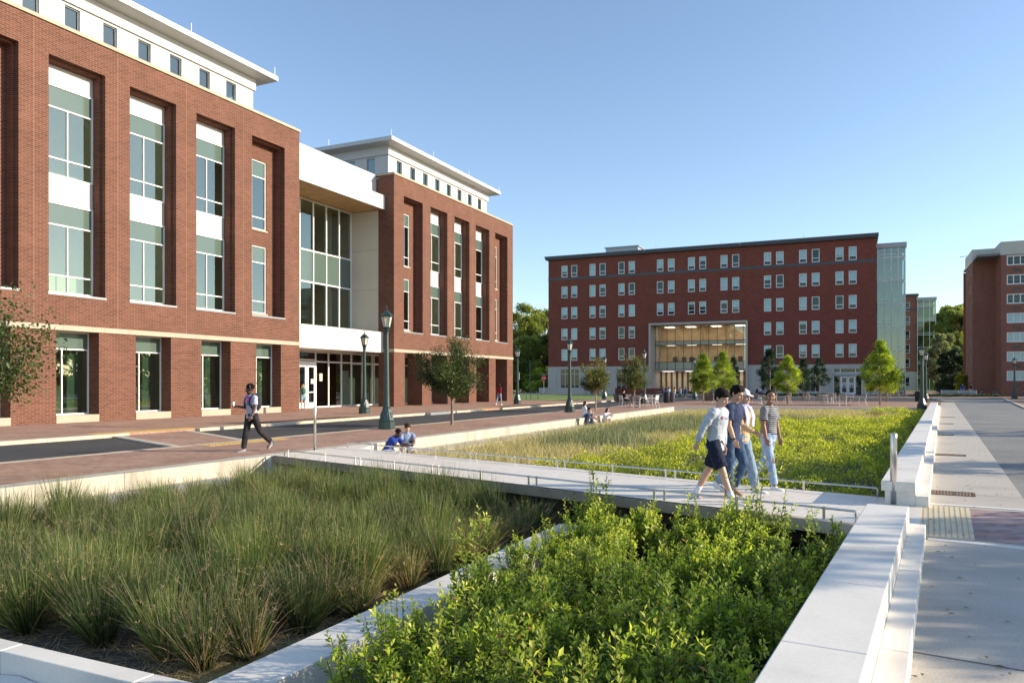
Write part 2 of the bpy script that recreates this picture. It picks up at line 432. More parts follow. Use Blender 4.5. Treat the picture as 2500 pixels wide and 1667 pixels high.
    it.build('interior', M['interior'], root)
    for b in bays[1:-1]:
        for z in (10.23, 16.23, 4.42):
            if z < 5 and arcade: continue
            cl = MB(); cl.box(b - .07, b + .07, 1.6 if z > 5 else 1.9, 4.2, z - .06, z - .03); cl.build('ceiling_light', M['ceiling_light'], root)
    if arcade:
        g = MB(); y = 4.0
        g2 = MB(); g2.box(u0, u1, y, y + .02, .1, 4.0)
        fr = MB(); fr.box(u0, u1, y - .05, y + .06, 0, .12); fr.box(u0, u1, y - .05, y + .06, 3.25, 3.34); fr.box(u0, u1, y - .05, y + .06, 4.0, 4.12)
        xx = u0 + .1
        while xx < u1: fr.box(xx - .035, xx + .035, y - .054, y + .064, .12, 4.0); xx += 1.48
        f = fr.build('arcade_glazing', M['frame'], root); g2.build('pane', M['glass_link'], f)
        c = MB(); c.box(u0 + .02, u1 - .3, 1.402, 4.35, 4.2, 4.36); c.build('arcade_ceiling', M['cream'], root)
    # recessed white top storey
    a, b_ = u0 + 2.0, u1 - 2.0
    cx = (a + b_) / 2; wc = [cx + 1.985 * (k - 3.5) for k in range(8)]
    p = MB(); wall_grid(p, a, b_, 17.3, 20.4, [(c - .385, c + .385, 17.9, 19.62) for c in wc], 1.9, 2.15)
    sidew = [(3.15, 3.95), (5.05, 5.85), (6.95, 7.75)]
    for (xa, xb) in ((a, a + .25), (b_ - .25, b_)):
        ys = [2.153] + [q for s_ in sidew for q in s_] + [16.0]
        for i in range(0, len(ys), 2): p.box(xa, xb, ys[i], ys[i + 1], 17.3, 20.4)
        for (ya, yb) in sidew: p.box(xa, xb, ya, yb, 17.3, 17.9); p.box(xa, xb, ya, yb, 19.62, 20.4)
    p.box(a + .25, b_ - .25, 15.8, 16, 17.3, 20.4)
    p.build('top_storey_wall', M['white'], root)
    q = MB(); q.box(a - .12, b_ + .12, 1.78, 1.897, 19.74, 20.42); q.box(a - .12, a - .003, 1.9, 16, 19.74, 20.42); q.box(b_ + .003, b_ + .12, 1.9, 16, 19.74, 20.42)
    q.build('cornice_band', M['white'], root)
    for c in range(9):
        x_ = cx + 1.985 * (c - 4); j_ = MB(); j_.box(x_ - .012, x_ + .012, 1.894, 1.93, 17.7, 19.73); j_.build('panel_joint', M['frame_grey'], root)
    for c in wc: win(root, c - .385, c + .385, 17.9, 19.62, 2.0, fw=.045, mf=M['frame_grey'])
    for (ya, yb) in sidew:
        f = MB(); f.box(a + .08, a + .14, ya, ya + .05, 17.9, 19.62); f.box(a + .08, a + .14, yb - .05, yb, 17.9, 19.62)
        f.box(a + .08, a + .14, ya + .05, yb - .05, 19.57, 19.62)
        fo = f.build('window', M['frame_grey'], root); g = MB(); g.box(a + .11, a + .12, ya, yb, 17.92, 19.6); g.build('pane', M['glass'], fo)
    it = MB(); it.box(a + 1, b_ - 1, 5.2, 5.3, 17.35, 20.3); it.build('interior', M['interior'], root)
    e = MB()
    e.box(a - 1.05, b_ + 1.05, .85, 17.0, 20.50, 20.78)
    e.box(a - .99, b_ + .99, .91, 16.9, 20.784, 20.83)
    e.add([(a - .14, 1.76, 20.42), (b_ + .14, 1.76, 20.42), (b_ + .14, 16.1, 20.42), (a - .14, 16.1, 20.42),
           (a - 1.0, .9, 20.495), (b_ + 1.0, .9, 20.495), (b_ + 1.0, 16.95, 20.495), (a - 1.0, 16.95, 20.495)],
          [(0, 3, 2, 1), (0, 1, 5, 4), (1, 2, 6, 5), (2, 3, 7, 6), (3, 0, 4, 7)])
    e.build('eaves', M['white'], root)
    r = MB(); r.add([(a - .95, 1., 20.835), (b_ + .95, 1., 20.835), (b_ + .95, 16.8, 20.835), (a - .95, 16.8, 20.835), (a + 3, 6, 21.25), (b_ - 3, 6, 21.25), (b_ - 3, 11, 21.25), (a + 3, 11, 21.25)],
                    [(0, 1, 5, 4), (1, 2, 6, 5), (2, 3, 7, 6), (3, 0, 4, 7), (4, 5, 6, 7)])
    r.box(u0 + .4, u1 - .4, .8, 17.69, 17.0, 17.28)
    r.build('roof', M['roof'], root)
    for k in range(4):
        x = a - .9 + (b_ - a + 1.8) * k / 3
        t = MB(); t.tube([(x, 1.0, 20.8), (x, 1.0, 21.35)], .022, 6); t.build('lightning_rod', M['frame'], root)
    for yy in (7, 12):
        t = MB(); t.tube([(a - .9, yy, 20.8), (a - .9, yy, 21.35)], .022, 6); t.build('lightning_rod', M['frame'], root)
    return root

campus_block('long red brick building filling the left side, with white top storey and glazed ground-floor bays', 16.12, 37.56, 4.02, 17.43, False)
campus_block('red brick building with a shaded ground-floor arcade, beyond the white glass link', 48.04, 69.07, 3.93, 49.38, True)

# ------------------------------------------------------------------ link between the two
def link():
    root = empty('glass_link_building', (*UV(0, FACADE_V), 0), ROT1, 'white and glass entrance link between the two red brick buildings', 'building')
    a, b = 37.565, 48.035
    def panels(mb, x0, x1, y0, y1, z0, z1, pw):
        n = max(1, round((x1 - x0) / pw)); d = (x1 - x0) / n
        for i in range(n): mb.box(x0 + i * d + .014, x0 + (i + 1) * d - .014, y0, y0 + .05, z0, z1)
        bk_ = MB(); bk_.box(x0, x1, y0 + .055, y1 + .02, z0 + .01, z1 - .01); bk_.build('panel_backing', M['frame_grey'], root)
    m = MB(); panels(m, a, b, 1.6, 1.9, 15.9, 17.6, 1.5); m.build('parapet', M['white'], root)
    m = MB(); panels(m, a, b, .78, .95, 14.88, 15.94, 1.5); m.box(a, b, .98, 4.2, 15.1, 15.92); m.build('canopy', M['white'], root)
    m = MB()
    for i in range(7): m.box(a + i * 1.496, a + i * 1.496 + 1.47, .98, 4.1, 14.93, 15.09)
    m.build('wood_soffit', M['wood'], root)
    m = MB(); panels(m, a, b, .95, 1.15, 4.1, 5.65, 1.35); m.box(a, b, 1.18, 4.1, 5.2, 5.62); m.build('floor_fascia', M['white'], root)
    m = MB(); m.box(a, b + 3.6, 1.18, 4.2, 4.12, 4.19) if False else m.box(a, b, 1.18, 4.2, 4.12, 4.3); m.build('entrance_ceiling', M['cream'], root)
    # cream side return against the far building
    m = MB()
    for z0, z1 in ((5.64, 8.9), (8.92, 11.9), (11.92, 14.9)):
        m.box(48.0, 48.037, 1.41, 4.2, z0, z1)
    m.build('side_panel', M['cream'], root)
    # curtain wall
    y = 4.0; f = MB()
    vx = [37.62, 39.2, 40.68, 42.12, 43.57, 45.02, 46.52, 47.96]
    for x in vx: f.box(x - .045, x + .045, y - .12, y, 5.65, 15.0)
    for z in (5.75, 9.02, 11.28, 14.85):
        for i in range(len(vx) - 1): f.box(vx[i] + .045, vx[i + 1] - .045, y - .1, y, z - .05, z + .05)
    fo = f.build('curtain_wall', M['frame'], root)
    p = MB(); p.box(a, b, y - .05, y - .03, 5.66, 14.92); p.build('pane', M['glass_link'], fo)
    p = MB(); p.box(40.72, b, y - .07, y - .055, 9.06, 11.24); p.build('spandrel_pane', M['spandrel'], fo)
    # ground floor glazing
    f = MB(); gx = [43.85, 45.3, 46.82, 48.04, 49.5, 50.8, 52.2]
    for x in gx: f.box(x - .05, x + .05, y - .1, y, .12, 4.1)
    f.box(37.6, 37.7, y - .1, y, 0, 4.1)
    for i in range(len(gx) - 1):
        f.box(gx[i] + .05, gx[i + 1] - .05, y - .08, y, 3.3, 3.4)
        f.box(gx[i] + .05, gx[i + 1] - .05, y - .08, y, 4.0, 4.1)
        f.box(gx[i] + .05, gx[i + 1] - .05, y - .16, y, 0, .12)
    for z in (3.42, 4.0): f.box(37.7, 43.8, y - .08, y, z, z + .09)
    fo = f.build('entrance_glazing', M['frame'], root)
    p = MB(); p.box(a, 48.0, y - .04, y - .02, 3.3 if False else .1, 4.05); p.build('pane', M['glass_link'], fo)
    p = MB(); p.box(47.0, 47.9, y + .1, y + .12, .15, 2.75); p.build('pale_screen', M['shade_cloth'], fo)
    for x0 in (38.0, 39.9, 41.85):                                # double doors
        for s_ in (0, 1):
            xa = x0 + s_ * .96
            d = MB(); d.box(xa, xa + .17, y - .16, y - .1, .03, 3.36); d.box(xa + .75, xa + .93, y - .16, y - .1, .03, 3.36)
            d.box(xa + .17, xa + .75, y - .16, y - .1, .03, .42); d.box(xa + .17, xa + .75, y - .16, y - .1, 2.95, 3.36)
            do = d.build('door', M['frame'], root)
            g = MB(); g.box(xa + .16, xa + .76, y - .135, y - .12, .4, 2.96); g.build('pane', M['glass_link'], do)
            h = MB(); h.box(xa + .12, xa + .8, y - .24, y - .2, 1.12, 1.19); h.box(xa + .14, xa + .17, y - .2, y - .16, 1.13, 1.18); h.box(xa + .75, xa + .78, y - .2, y - .16, 1.13, 1.18)
            h.build('handle', M['frame'], do)
    for (x, z, w_, h_, mm) in ((44.15, 1.95, .32, .55, 'tactile_pale'), (43.2, 1.75, .3, .35, 'white')):
        q = MB(); q.box(x, x + w_, y - .175, y - .168, z, z + h_); q.build('notice', M[mm], fo)
    it = MB(); it.box(a, b, 8.6, 8.7, 0, 15.8)
    for z in (4.35, 9.8, 14.95): it.box(a, b, y + .1, 8.59, z, z + .25)
    it.box(46.9, 47.0, y + 1.0, 8.59, 4.62, 14.9); it.box(41.0, 41.15, y + 1.2, 8.59, 4.62, 14.9)
    it.box(44.2, 44.35, y + 2.2, 8.59, 4.62, 14.9)
    it.build('interior', M['interior_light'], root)
    for z in (9.78, 14.9, 4.3):
        for x in (42.8,):
            cl = MB(); cl.box(x - .07, x + .07, 4.8, 8.0, z - .06, z - .03); cl.build('ceiling_light', M['ceiling_light'], root)
    q = MB()
    for z in (5.0, 10.1):
        q.box(45.3, 46.3, 8.5, 8.58, z, z + 2.3); q.box(42.6, 43.4, 8.5, 8.58, z, z + 2.2)
    q.build('interior_door', M['wood'], root)
    r = MB(); r.box(a, b, 1.92, 16, 15.95, 16.3); r.build('roof', M['roof'], root)
link()

# ------------------------------------------------------------------ six storey residence hall
B3 = dict(P=(6.713, 140.293), rot=math.atan2(-.409364, .912371))
def hall():
    root = empty('residence_hall', (*B3['P'], 0), B3['rot'], 'wide dark red brick hall with rows of paired white windows and a framed glass portal', 'building')
    Lx = 54.46
    cols = [(2.53, 3.72), (4.42, 5.59), (7.91, 9.05), (9.78, 10.94), (13.27, 14.4), (15.13, 16.27), (20.15, 21.3), (22.06, 23.22), (25.5, 26.68), (27.41, 28.55), (30.92, 32.07), (32.8, 33.96), (37.86, 39.0), (39.75, 40.92), (43.26, 44.43), (45.16, 46.33), (48.65, 49.83), (50.57, 51.72)]
    rows = [(21.07, 23.19), (17.3, 19.4), (13.5, 15.6), (9.66, 11.74), (5.88, 7.97)]
    holes = []; wins = []
    for i, c in enumerate(cols):
        for j, r_ in enumerate(rows):
            if 6 <= i <= 11 and j >= 3: continue
            holes.append((c[0], c[1], r_[0], r_[1])); wins.append((c, r_, i, j))
    w = MB()
    wall_grid(w, 0, Lx, 4.78, 24.3, holes + [(18.8, 35.34, 0, 12.15)], 0, .28)
    w.box(0, .28, .283, 17, 4.78, 24.3); w.box(Lx - .28, Lx, .283, 17, 4.78, 24.3); w.box(.28, Lx - .28, 16.7, 17, 4.78, 24.3)
    k = 0
    z = 5.2
    while z < 24: w.box(-.008, Lx + .008, -.012, .1, z, z + .0) if False else None; z += 1
    w.build('wall', M['brick_dark'], root)
    gb = MB(); gb.box(-.03, 18.8 if False else Lx + .03, -.03, .05, 20.6, 21.02)
    # band passes under the top row of windows
    gb.build('grey_band', M['fascia_dark'], root)
    f = MB(); f.box(-.45, Lx + .25, -.5, 17.3, 24.35, 24.62); f.box(-.55, Lx + .35, -.6, 17.4, 24.62, 24.98); f.build('roof_fascia', M['fascia_dark'], root)
    f = MB()
    for x in (8, 20, 31, 44): f.tube([(x, 0, 24.98), (x, 0, 25.7)], .02, 5)
    f.box(34, 34.25, -.72, -.6, 24.7, 24.85); f.box(18, 18.25, -.72, -.6, 24.7, 24.85)
    f.build('lightning_rod', M['frame_grey'], root)
    # mechanical penthouse
    m = MB(); m.box(8.5, 14.7, 8, 14, 24.98, 27.2); m.box(8.3, 14.9, 7.8, 14.2, 27.2, 27.4); m.build('roof_plant_room', M['frame_grey'], root)
    # stone base
    bh = [(2.33, 5.94, .5, 4.35), (12.9, 16.4, .5, 4.25), (37.3, 40.45, .4, 4.2), (43.4, 46.46, .4, 4.2), (48.36, 52.5, 0, 4.15), (18.8, 35.34, 0, 4.8), (8.2, 11.0, .5, 4.3)]
    s = MB(); wall_grid(s, -.06, 18.8, 0, 4.77, bh, -.08, .3); s.box(-.06, .25, .303, 17, 0, 4.77); s.build('stone_base', M['stone_pale'], root)
    s = MB(); wall_grid(s, 35.34, Lx + .06, 0, 4.77, bh, -.08, .3); s.box(Lx - .25, Lx + .06, .303, 17, 0, 4.77)
    for x in (1.2, 7.0, 17.6, 36.3, 42.0, 47.4):
        pl = MB(); pl.box(x - .35, x + .35, -.14, -.083, .1, 4.2); pl.build('pilaster', M['stone_pale'], root)
    s.build('stone_base', M['stone_pale'], root)
    for n_, h in enumerate(bh):
        if h[2] == 0 or h[0] == 18.8: continue
        d = (h[1] - h[0]) / 4
        win(root, h[0], h[1], h[2], h[3], .1, hb=(h[3] - .9,), vb=tuple((h[0] + d * q, h[2], h[3]) for q in (1, 2, 3)), fw=.06, mg=M['glass_far'])
    rnd = random.Random(5)
    for c, r_, i, j in wins:
        d = rnd.random()
        bl = .69 if d < .45 else (.96 if d < .6 else (rnd.uniform(.2, .65) if d < .85 else None))
        win(root, c[0], c[1], r_[0], r_[1], .05, hb=(r_[0] + .66,), fw=.12, fd=.10, mg=M['glass_far'], blind=bl)
    # portal
    p = MB(); a, b, t = 18.8, 35.34, 12.15
    p.box(a, a + .3, -.35, 8, 0, t); p.box(b - .3, b, -.35, 8, 0, t); p.box(a + .3, b - .3, -.35, 8, t - .3, t)
    p.build('portal_frame', M['stone_pale'], root)
    g = MB(); xs = [19.2] + [19.85 + 1.44 * q for q in range(11)] + [35.0]
    for x in xs: g.box(x - .035, x + .035, 2.9, 3.0, 4.13, t - .3)
    for z in (4.2, 5.5, 8.45, 9.15, 11.75): g.box(19.1, 35.04, 2.92, 2.99, z - .04, z + .04)
    fo = g.build('portal_glazing', M['fascia_dark'], root)
    q = MB(); q.box(19.1, 35.04, 2.95, 2.965, 4.15, 11.8); q.build('pane', M['glass_portal'], fo)
    q = MB(); q.box(19.15, 35.0, 3.05, 3.1, 4.15, 5.45); q.box(19.15, 35.0, 3.05, 3.1, 8.5, 9.1); q.build('spandrel_panel', M['shade_cloth'], fo)
    q = MB(); q.box(19.1, 35.04, 2.9, 8, 3.9, 4.12); q.build('portal_soffit', M['cream'], root)
    it = MB(); it.box(19.1, 35.04, 7.9, 8, 4.2, 11.8); it.box(19.1, 35.04, 3.2, 7.89, 8.6, 8.9)
    for x in (22.5, 26.8, 31): it.box(x, x + .4, 5.5, 5.9, 4.2, 11.8)
    it.build('interior', M['interior_warm'], root)
    for x in (20.5, 24.2, 28.6, 32.6):
        for z in (8.58, 11.75):
            cl = MB(); cl.box(x, x + 1.6, 4.0, 6.5, z - .06, z - .03); cl.build('ceiling_light', M['soft_light'], root)
    for x in (21, 25, 29, 33):  # extra panels added to brighten the entrance below the portal
        cl = MB(); cl.box(x - .9, x + .9, 4.4, 6.2, 3.86, 3.89); cl.build('ceiling_light', M['soft_light'], root)
    it = MB()
    for x in (22.0, 23.6, 29.2, 33.2, 24.9): it.box(x, x + .7, 4.2, 4.9, 5.5, 6.4)
    it.build('interior_seat', M['interior_dark'], root)
    sl = MB()
    for q_ in range(16):
        x = 19.4 + q_ * .98
        sl.box(x, x + .55, 7.2, 7.5, 0, 3.9)
    sl.build('entrance_fin', M['cream_warm'], root)
    sl = MB(); sl.box(19.1, 35.04, 7.9, 8.0, 0, 3.9); sl.build('entrance_wall', M['wood'], root)
    # door set on the right
    d = MB()
    for x in (48.36, 52.4): d.box(x, x + .1, .06, .2, 0, 4.15)
    for x in (49.3, 51.5): d.box(x, x + .1, .06, .2, 0, 4.15)
    for z in (2.95, 3.4, 4.05): d.box(48.46, 52.4, .07, .19, z, z + .1)
    fo = d.build('entrance_frame', M['frame'], root)
    q = MB(); q.box(48.36, 52.5, .12, .135, .05, 4.1); q.build('pane', M['glass_far'], fo)
    q = MB(); q.box(48.4, 52.45, -.25, .05, 2.98, 3.38); q.build('door_canopy', M['frame_grey'], fo)
    for x in (49.45, 50.5):
        d = MB(); d.box(x, x + .16, .0, .06, .05, 2.85); d.box(x + .8, x + .98, .0, .06, .05, 2.85); d.box(x + .16, x + .8, .0, .06, .05, .35); d.box(x + .16, x + .8, .0, .06, 2.65, 2.85)
        do = d.build('door', M['frame'], root)
        q = MB(); q.box(x + .2, x + .75, -.012, -.004, 1.1, 1.9); q.build('notice', M['white'], do)
        q = MB(); q.box(x + .35, x + .6, -.02, -.013, 1.2, 1.5); q.build('notice_mark', M['fascia_dark'], do)
        q = MB(); q.box(x + .1, x + .14, -.06, -.01, 1.0, 1.3); q.build('handle', M['steel'], do)
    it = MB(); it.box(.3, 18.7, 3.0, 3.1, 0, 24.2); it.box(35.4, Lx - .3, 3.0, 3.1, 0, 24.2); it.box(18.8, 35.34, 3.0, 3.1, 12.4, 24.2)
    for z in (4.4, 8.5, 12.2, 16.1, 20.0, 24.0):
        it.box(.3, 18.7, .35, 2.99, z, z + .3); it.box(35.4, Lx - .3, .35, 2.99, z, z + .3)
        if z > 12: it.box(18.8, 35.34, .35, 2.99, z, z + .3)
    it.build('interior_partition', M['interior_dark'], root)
M['interior_warm'] = basic('warm_interior', (.72, .56, .38), .7, var=.25, scale=.5)
M['cream_warm'] = basic('cream_render', (.85, .74, .52), .7, var=.05)  # cream lightened to stand in for sunlight on the entrance fins
M['glass_portal'] = glass_mat('portal_glass', (.85, .84, .74), .16)
hall()

# glass stair tower at the hall's right end, and the further wing with its own stair tower
def stair_tower(name, label, P, rot, W, D_, H, floors, mg, nx=4, mfr='frame'):
    root = empty(name, (*P, 0), rot, label, 'stair tower')
    f = MB()
    for i in range(nx + 1):
        x = W * i / nx; f.box(x - .05, x + .05, -.05, .05, 0, H)
        f.box(-.05, .05, D_ * i / nx - .051, D_ * i / nx + .051, 0, H)
    for k in range(floors + 1):
        z = H - 1 - k * (H - 1) / floors
        if z < 0: z = .1
        for dz in (0, .55): f.box(.05, W - .05, -.04, .04, max(.02, z - dz) - .04, max(.02, z - dz) + .04); f.box(-.04, .04, .05, D_, max(.02, z - dz) - .04, max(.02, z - dz) + .04)
    fo = f.build('glazing_frame', M[mfr], root)
    p = MB(); p.box(.0, W, 0.0, .012, .05, H - .1); p.box(0.0, .012, .014, D_, .05, H - .1); p.box(W - .012, W, .014, D_, .05, H - .1); p.build('pane', mg, fo)
    c = MB(); c.box(-.2, W + .2, -.2, D_ + .2, H, H + .75); c.build('roof_cap', M['frame_grey'], root)
    it = MB(); it.box(.1, W - .1, D_ - .3, D_ - .2, 0, H)
    for k in range(floors):
        z = (H - 1) * k / floors + .2
        it.box(.1, W - .1, .6, D_ - .31, z + 3.0, z + 3.25)
    for k in range(floors):                        # stair flights
        z = (H - 1) * k / floors + .2
        for q in range(10): it.box(.4 + q * (W - 1.2) / 10, .4 + (q + 1) * (W - 1.2) / 10, 2.2, 3.4, z + q * .3, z + q * .3 + .18)
    it.build('interior_stair', M['interior'], root)
    return root
d3 = Vector((.912371, -.409364)); i3 = Vector((.409364, .912371))
P0 = Vector(B3['P']) + d3 * 54.75 + i3 * 5.0
stair_tower('stair_tower', 'tall pale blue glass stair tower at the right end of the wide brick hall', P0[:], B3['rot'], 4.0, 6, 23.4, 6, M['glass_tower'], 4)
def wing():
    P = Vector((100.2, 196)); root = empty('brick_wing', (*(P - d3 * 8)[:], 0), B3['rot'], 'narrow slice of brick wing seen between the two glass stair towers', 'building')
    w = MB(); rows = [3.6 * k + 5.9 for k in range(5)]
    wall_grid(w, 0, 11.5, 4.75, 24.0, [(8.3, 9.9, z, z + 2.2) for z in rows], 0, .3)
    w.box(0, 11.5, 8, 8.3, 4.75, 24); w.box(11.2, 11.5, .3, 8, 4.75, 24); w.build('wall', M['brick_old'], root)
    s = MB(); wall_grid(s, -.05, 11.55, 0, 4.74, [(8.3, 9.9, 1, 3.4)], -.05, .3); s.build('stone_base', M['stone_pale'], root)
    b = MB(); b.box(-.03, 11.53, -.03, -.003, 20.4, 20.9); b.build('grey_band', M['fascia_dark'], root)
    for z in rows + [1.1]: win(root, 8.3, 9.9, z, z + 2.2, .06, hb=(z + .7,), fw=.1, mg=M['glass_far'])
    r = MB(); r.box(-.3, 11.9, -.4, 8.6, 24.02, 24.6); r.build('roof_fascia', M['fascia_dark'], root)
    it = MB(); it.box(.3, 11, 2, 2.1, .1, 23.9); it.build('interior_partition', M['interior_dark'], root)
    stair_tower('stair_tower', 'smaller green tinted glass stair tower behind the lamp posts and beside the trees', (P + d3 * 3.6 - i3 * .5)[:], B3['rot'], 4.1, 5, 22.8, 6, M['glass_green'], 3)
M['glass_green'] = glass_mat('green_tinted_glass', (.6, .68, .42), .12)
wing()

# ------------------------------------------------------------------ older brick tower block on the right
def old_block():
    root = empty('apartment_block', (67.7, 112, 0), math.atan2(-S1, C1), 'seven storey brown brick block with cream roof band at the right edge', 'building')
    w = MB()
    w.box(0, 2.85, 0, .3, 0, 19.55); w.box(2.86, 3.16, -5.27, 0, 0, 19.55)
    rows = [18.09 - 2.66 * k for k in range(7)]
    hs = []
    for z in rows:
        for q in range(4):
            hs.append((3.53 + q * 5.2, 5.95 + q * 5.2, z, z + 1.39)); hs.append((4.3 + q * 5.2, 5.2 + q * 5.2, z - .87, z - .49))
    wall_grid(w, 2.86, 24, .0, 19.57, hs, -5.28, -5.0)
    sid = []
    ys = [.3, 2.2, 3.0, 4.6, 5.4, 8.7]
    zz = [0] + [q for k in range(6, -1, -1) for q in (rows[k] - .3, rows[k] + 1.5)] + [19.55]
    for i in range(0, 6, 2): w.box(0, .3, ys[i], ys[i + 1], 0, 19.55)
    for (ya, yb) in ((2.2, 3.0), (4.6, 5.4)):
        for i in range(0, len(zz), 2): w.box(0, .3, ya, yb, zz[i], zz[i + 1])
    w.box(0, 24, 12, 12.3, 0, 19.5)
    w.build('wall', M['brick_old'], root)
    c = MB(); c.box(-.06, 2.82, -.06, 9, 19.56, 21.38); c.box(2.8, 24.1, -5.36, 9, 19.575, 21.42); c.build('parapet_band', M['cream'], root)
    for z in rows:
        for q in range(4):
            x = 3.53 + q * 5.2
            win(root, x, x + 2.42, z, z + 1.39, -5.22, vb=((x + .81, z, z + 1.39), (x + 1.61, z, z + 1.39)), fw=.15, mg=M['glass_far'], blind=.9 if (q + int(z)) % 3 else None)
            v = MB(); v.box(x + .77, x + 1.67, -5.2, -5.1, z - .87, z - .49); v.build('vent_grille', M['interior_dark'], root)
        for (ya, yb) in ((2.2, 3.0), (4.6, 5.4)):
            f = MB(); f.box(.06, .14, ya, ya + .1, z - .3, z + 1.5); f.box(.06, .14, yb - .1, yb, z - .3, z + 1.5); f.box(.06, .14, ya + .1, yb - .1, z - .3, z - .2); f.box(.06, .14, ya + .1, yb - .1, z + 1.4, z + 1.5)
            fo = f.build('window', M['frame'], root); p = MB(); p.box(.1, .11, ya, yb, z - .28, z + 1.48); p.build('pane', M['glass_far'], fo)
    r = MB(); r.box(.0, 24, -5.0, 12, 19.6, 19.9); r.build('roof', M['roof'], root)
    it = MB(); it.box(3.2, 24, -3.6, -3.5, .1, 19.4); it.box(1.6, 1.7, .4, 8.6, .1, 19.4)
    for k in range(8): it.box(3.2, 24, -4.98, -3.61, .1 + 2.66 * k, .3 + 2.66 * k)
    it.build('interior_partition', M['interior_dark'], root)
    s = MB(); s.tube([(.1, 8, 21.38), (.1, 8, 21.6), (-.9, 8, 21.6)], .04, 6); s.build('roof_camera', M['fascia_dark'], root)
old_block()
# ------------------------------------------------------------------ ground and paving
def struct(name, mb, mat, bevel=0): return tag(mb.build(name, mat, bevel=bevel), kind='structure')
def uvp(*pts): return [UV(u, v) for u, v in pts]
def rl(Y, off=0.):          # right-hand bed line (direction 29.5 deg); off = metres to the right of it
    s, c = math.sin(R(29.5)), math.cos(R(29.5))
    X = 5.5 + .5656 * (Y - 11.3); return (X + off * c, Y - off * s)
g = MB(); g.sheet([(-900, -300), (900, -300), (900, 1500), (-900, 1500)], -.74); struct('ground', g, M['ground'])
g = MB(); g.prism([(-260, 60), (330, 60), (420, 700), (-400, 700)], -.73, -.13); struct('grass_field', g, M['grass_lawn'])
g = MB(); g.prism(uvp((-14, -23.6), (90, -23.6), (90, -17.9), (-14, -17.9)), -.7, -.07); struct('left_road', g, M['asphalt'])
g = MB(); g.prism([(2, 70), (20, 79.5), (30, 76), (49, 72), (60, 74), (75, 84), (62, 91.5), (49.8, 91.4), (37.5, 95.9), (24, 113.6), (0, 131), (-12, 118)], -.7, -.066); struct('cross_street', g, M['asphalt'])
g = MB(); g.prism(uvp((-14, -38), (50, -38), (72, -38), (72, -23.75), (-14, -23.75)), -.7, .03); struct('far_sidewalk', g, M['paver'])
# far kerb with a bulge at the crossings
def strip(poly, w, z0, z1, mat, name):
    mb = MB()
    for i in range(len(poly) - 1):
        a, b = Vector(poly[i]), Vector(poly[i + 1]); d = (b - a).normalized(); n = Vector((-d.y, d.x)) * w / 2
        L_ = (b - a).length; k = max(1, round(L_ / 3.0))
        for q in range(k):
            p = a + d * (L_ * q / k + .004); r_ = a + d * (L_ * (q + 1) / k - .004)
            mb.prism([(p + n)[:2], (r_ + n)[:2], (r_ - n)[:2], (p - n)[:2]], z0, z1)
    return struct(name, mb, mat)
strip([UV(-14, -23.7), UV(18.5, -23.7)], .3, -.3, .05, M['curb'], 'kerb')
strip([UV(21.6, -23.7), UV(45.5, -23.7)], .3, -.3, .05, M['curb'], 'kerb')
strip([UV(48.5, -23.7), UV(76, -23.7), UV(79, -25.5)], .3, -.3, .05, M['curb'], 'kerb')
g = MB(); g.prism(uvp((-14, -17.65), (61.5, -17.65), (57.6, -13.84), (-14, -13.84)), -.7, .0); struct('brick_plaza', g, M['paver'])
strip([UV(-14, -17.78), UV(61, -17.78)], .26, -.3, .004, M['curb'], 'kerb')
# raised brick crossing with concrete edge strips
g = MB(); g.prism([(-14.35, 27.2), (-12.7, 29.6), (-7.75, 23.2), (-8.9, 21.35)], -.6, -.035); struct('brick_crossing', g, M['paver'])
strip([(-14.4, 27.15), (-8.95, 21.3)], .28, -.5, -.028, M['curb'], 'crossing_edge')
strip([(-12.75, 29.7), (-7.7, 23.3)], .28, -.5, -.028, M['curb'], 'crossing_edge')
def tact(poly, z, mat, rows, name='tactile_paving', z0=None):
    mb = MB(); mb.prism(poly, z - .03, z)
    a, b, c, d = [Vector(p) for p in poly]
    n = rows
    m = max(3, int((b - a).length / (d - a).length * n))
    for i in range(m):
        for j in range(n):
            s, t = (i + .5) / m, (j + .5) / n
            p = (a * (1 - s) + b * s) * (1 - t) + (d * (1 - s) + c * s) * t
            mb.lathe([(.016, z), (.010, z + .008)], 6, (p.x, p.y))
    return mb
q = tact(uvp((17.6, -23.9), (22.0, -23.9), (22.0, -24.6), (17.6, -24.6)), .038, None, 6)
struct('tactile_paving', q, M['tactile'])
q = tact(uvp((16.0, -17.6), (19.3, -17.6), (19.3, -17.05), (16.0, -17.05)), .008, None, 5)
struct('tactile_paving', q, M['tactile'])
q = tact(uvp((45.6, -23.9), (48.4, -23.9), (48.4, -24.6), (45.6, -24.6)), .038, None, 5)
struct('tactile_paving', q, M['tactile'])
# mulch beds along the far kerb
for a, b in ((24.5, 33.5), (49.5, 60.0), (66.0, 71.5)):
    g = MB(); g.prism(uvp((a, -24.0), (a + 1.5, -25.1), (b - 1.5, -25.1), (b, -24.0)), -.1, .045); tag(struct('mulch_bed', g, M['mulch']), kind='structure')
# lawn beyond the second building
g = MB(); g.prism([UV(73, -36), UV(73, -27.6), (2.5, 84.5), (12, 92), (16, 108), (1, 124), (-30, 120)], -.6, .02)
struct('lawn', g, M['grass_lawn'])
g = MB(); g.prism(uvp((72.005, -27.6), (92, -27.6), (92, -23.75), (72.005, -23.75)), -.6, .028); struct('far_sidewalk', g, M['paver'])
# plaza at the far end of the rain garden
g = MB(); g.prism([rl(56.95, .4), UV(57.4, -13.9), UV(61.5, -17.65), (13.6, 71.0), (20, 79.2), (30, 75.8), (42.3, 73.0), rl(73.0, .4)], -.7, .003); struct('brick_plaza', g, M['paver'])
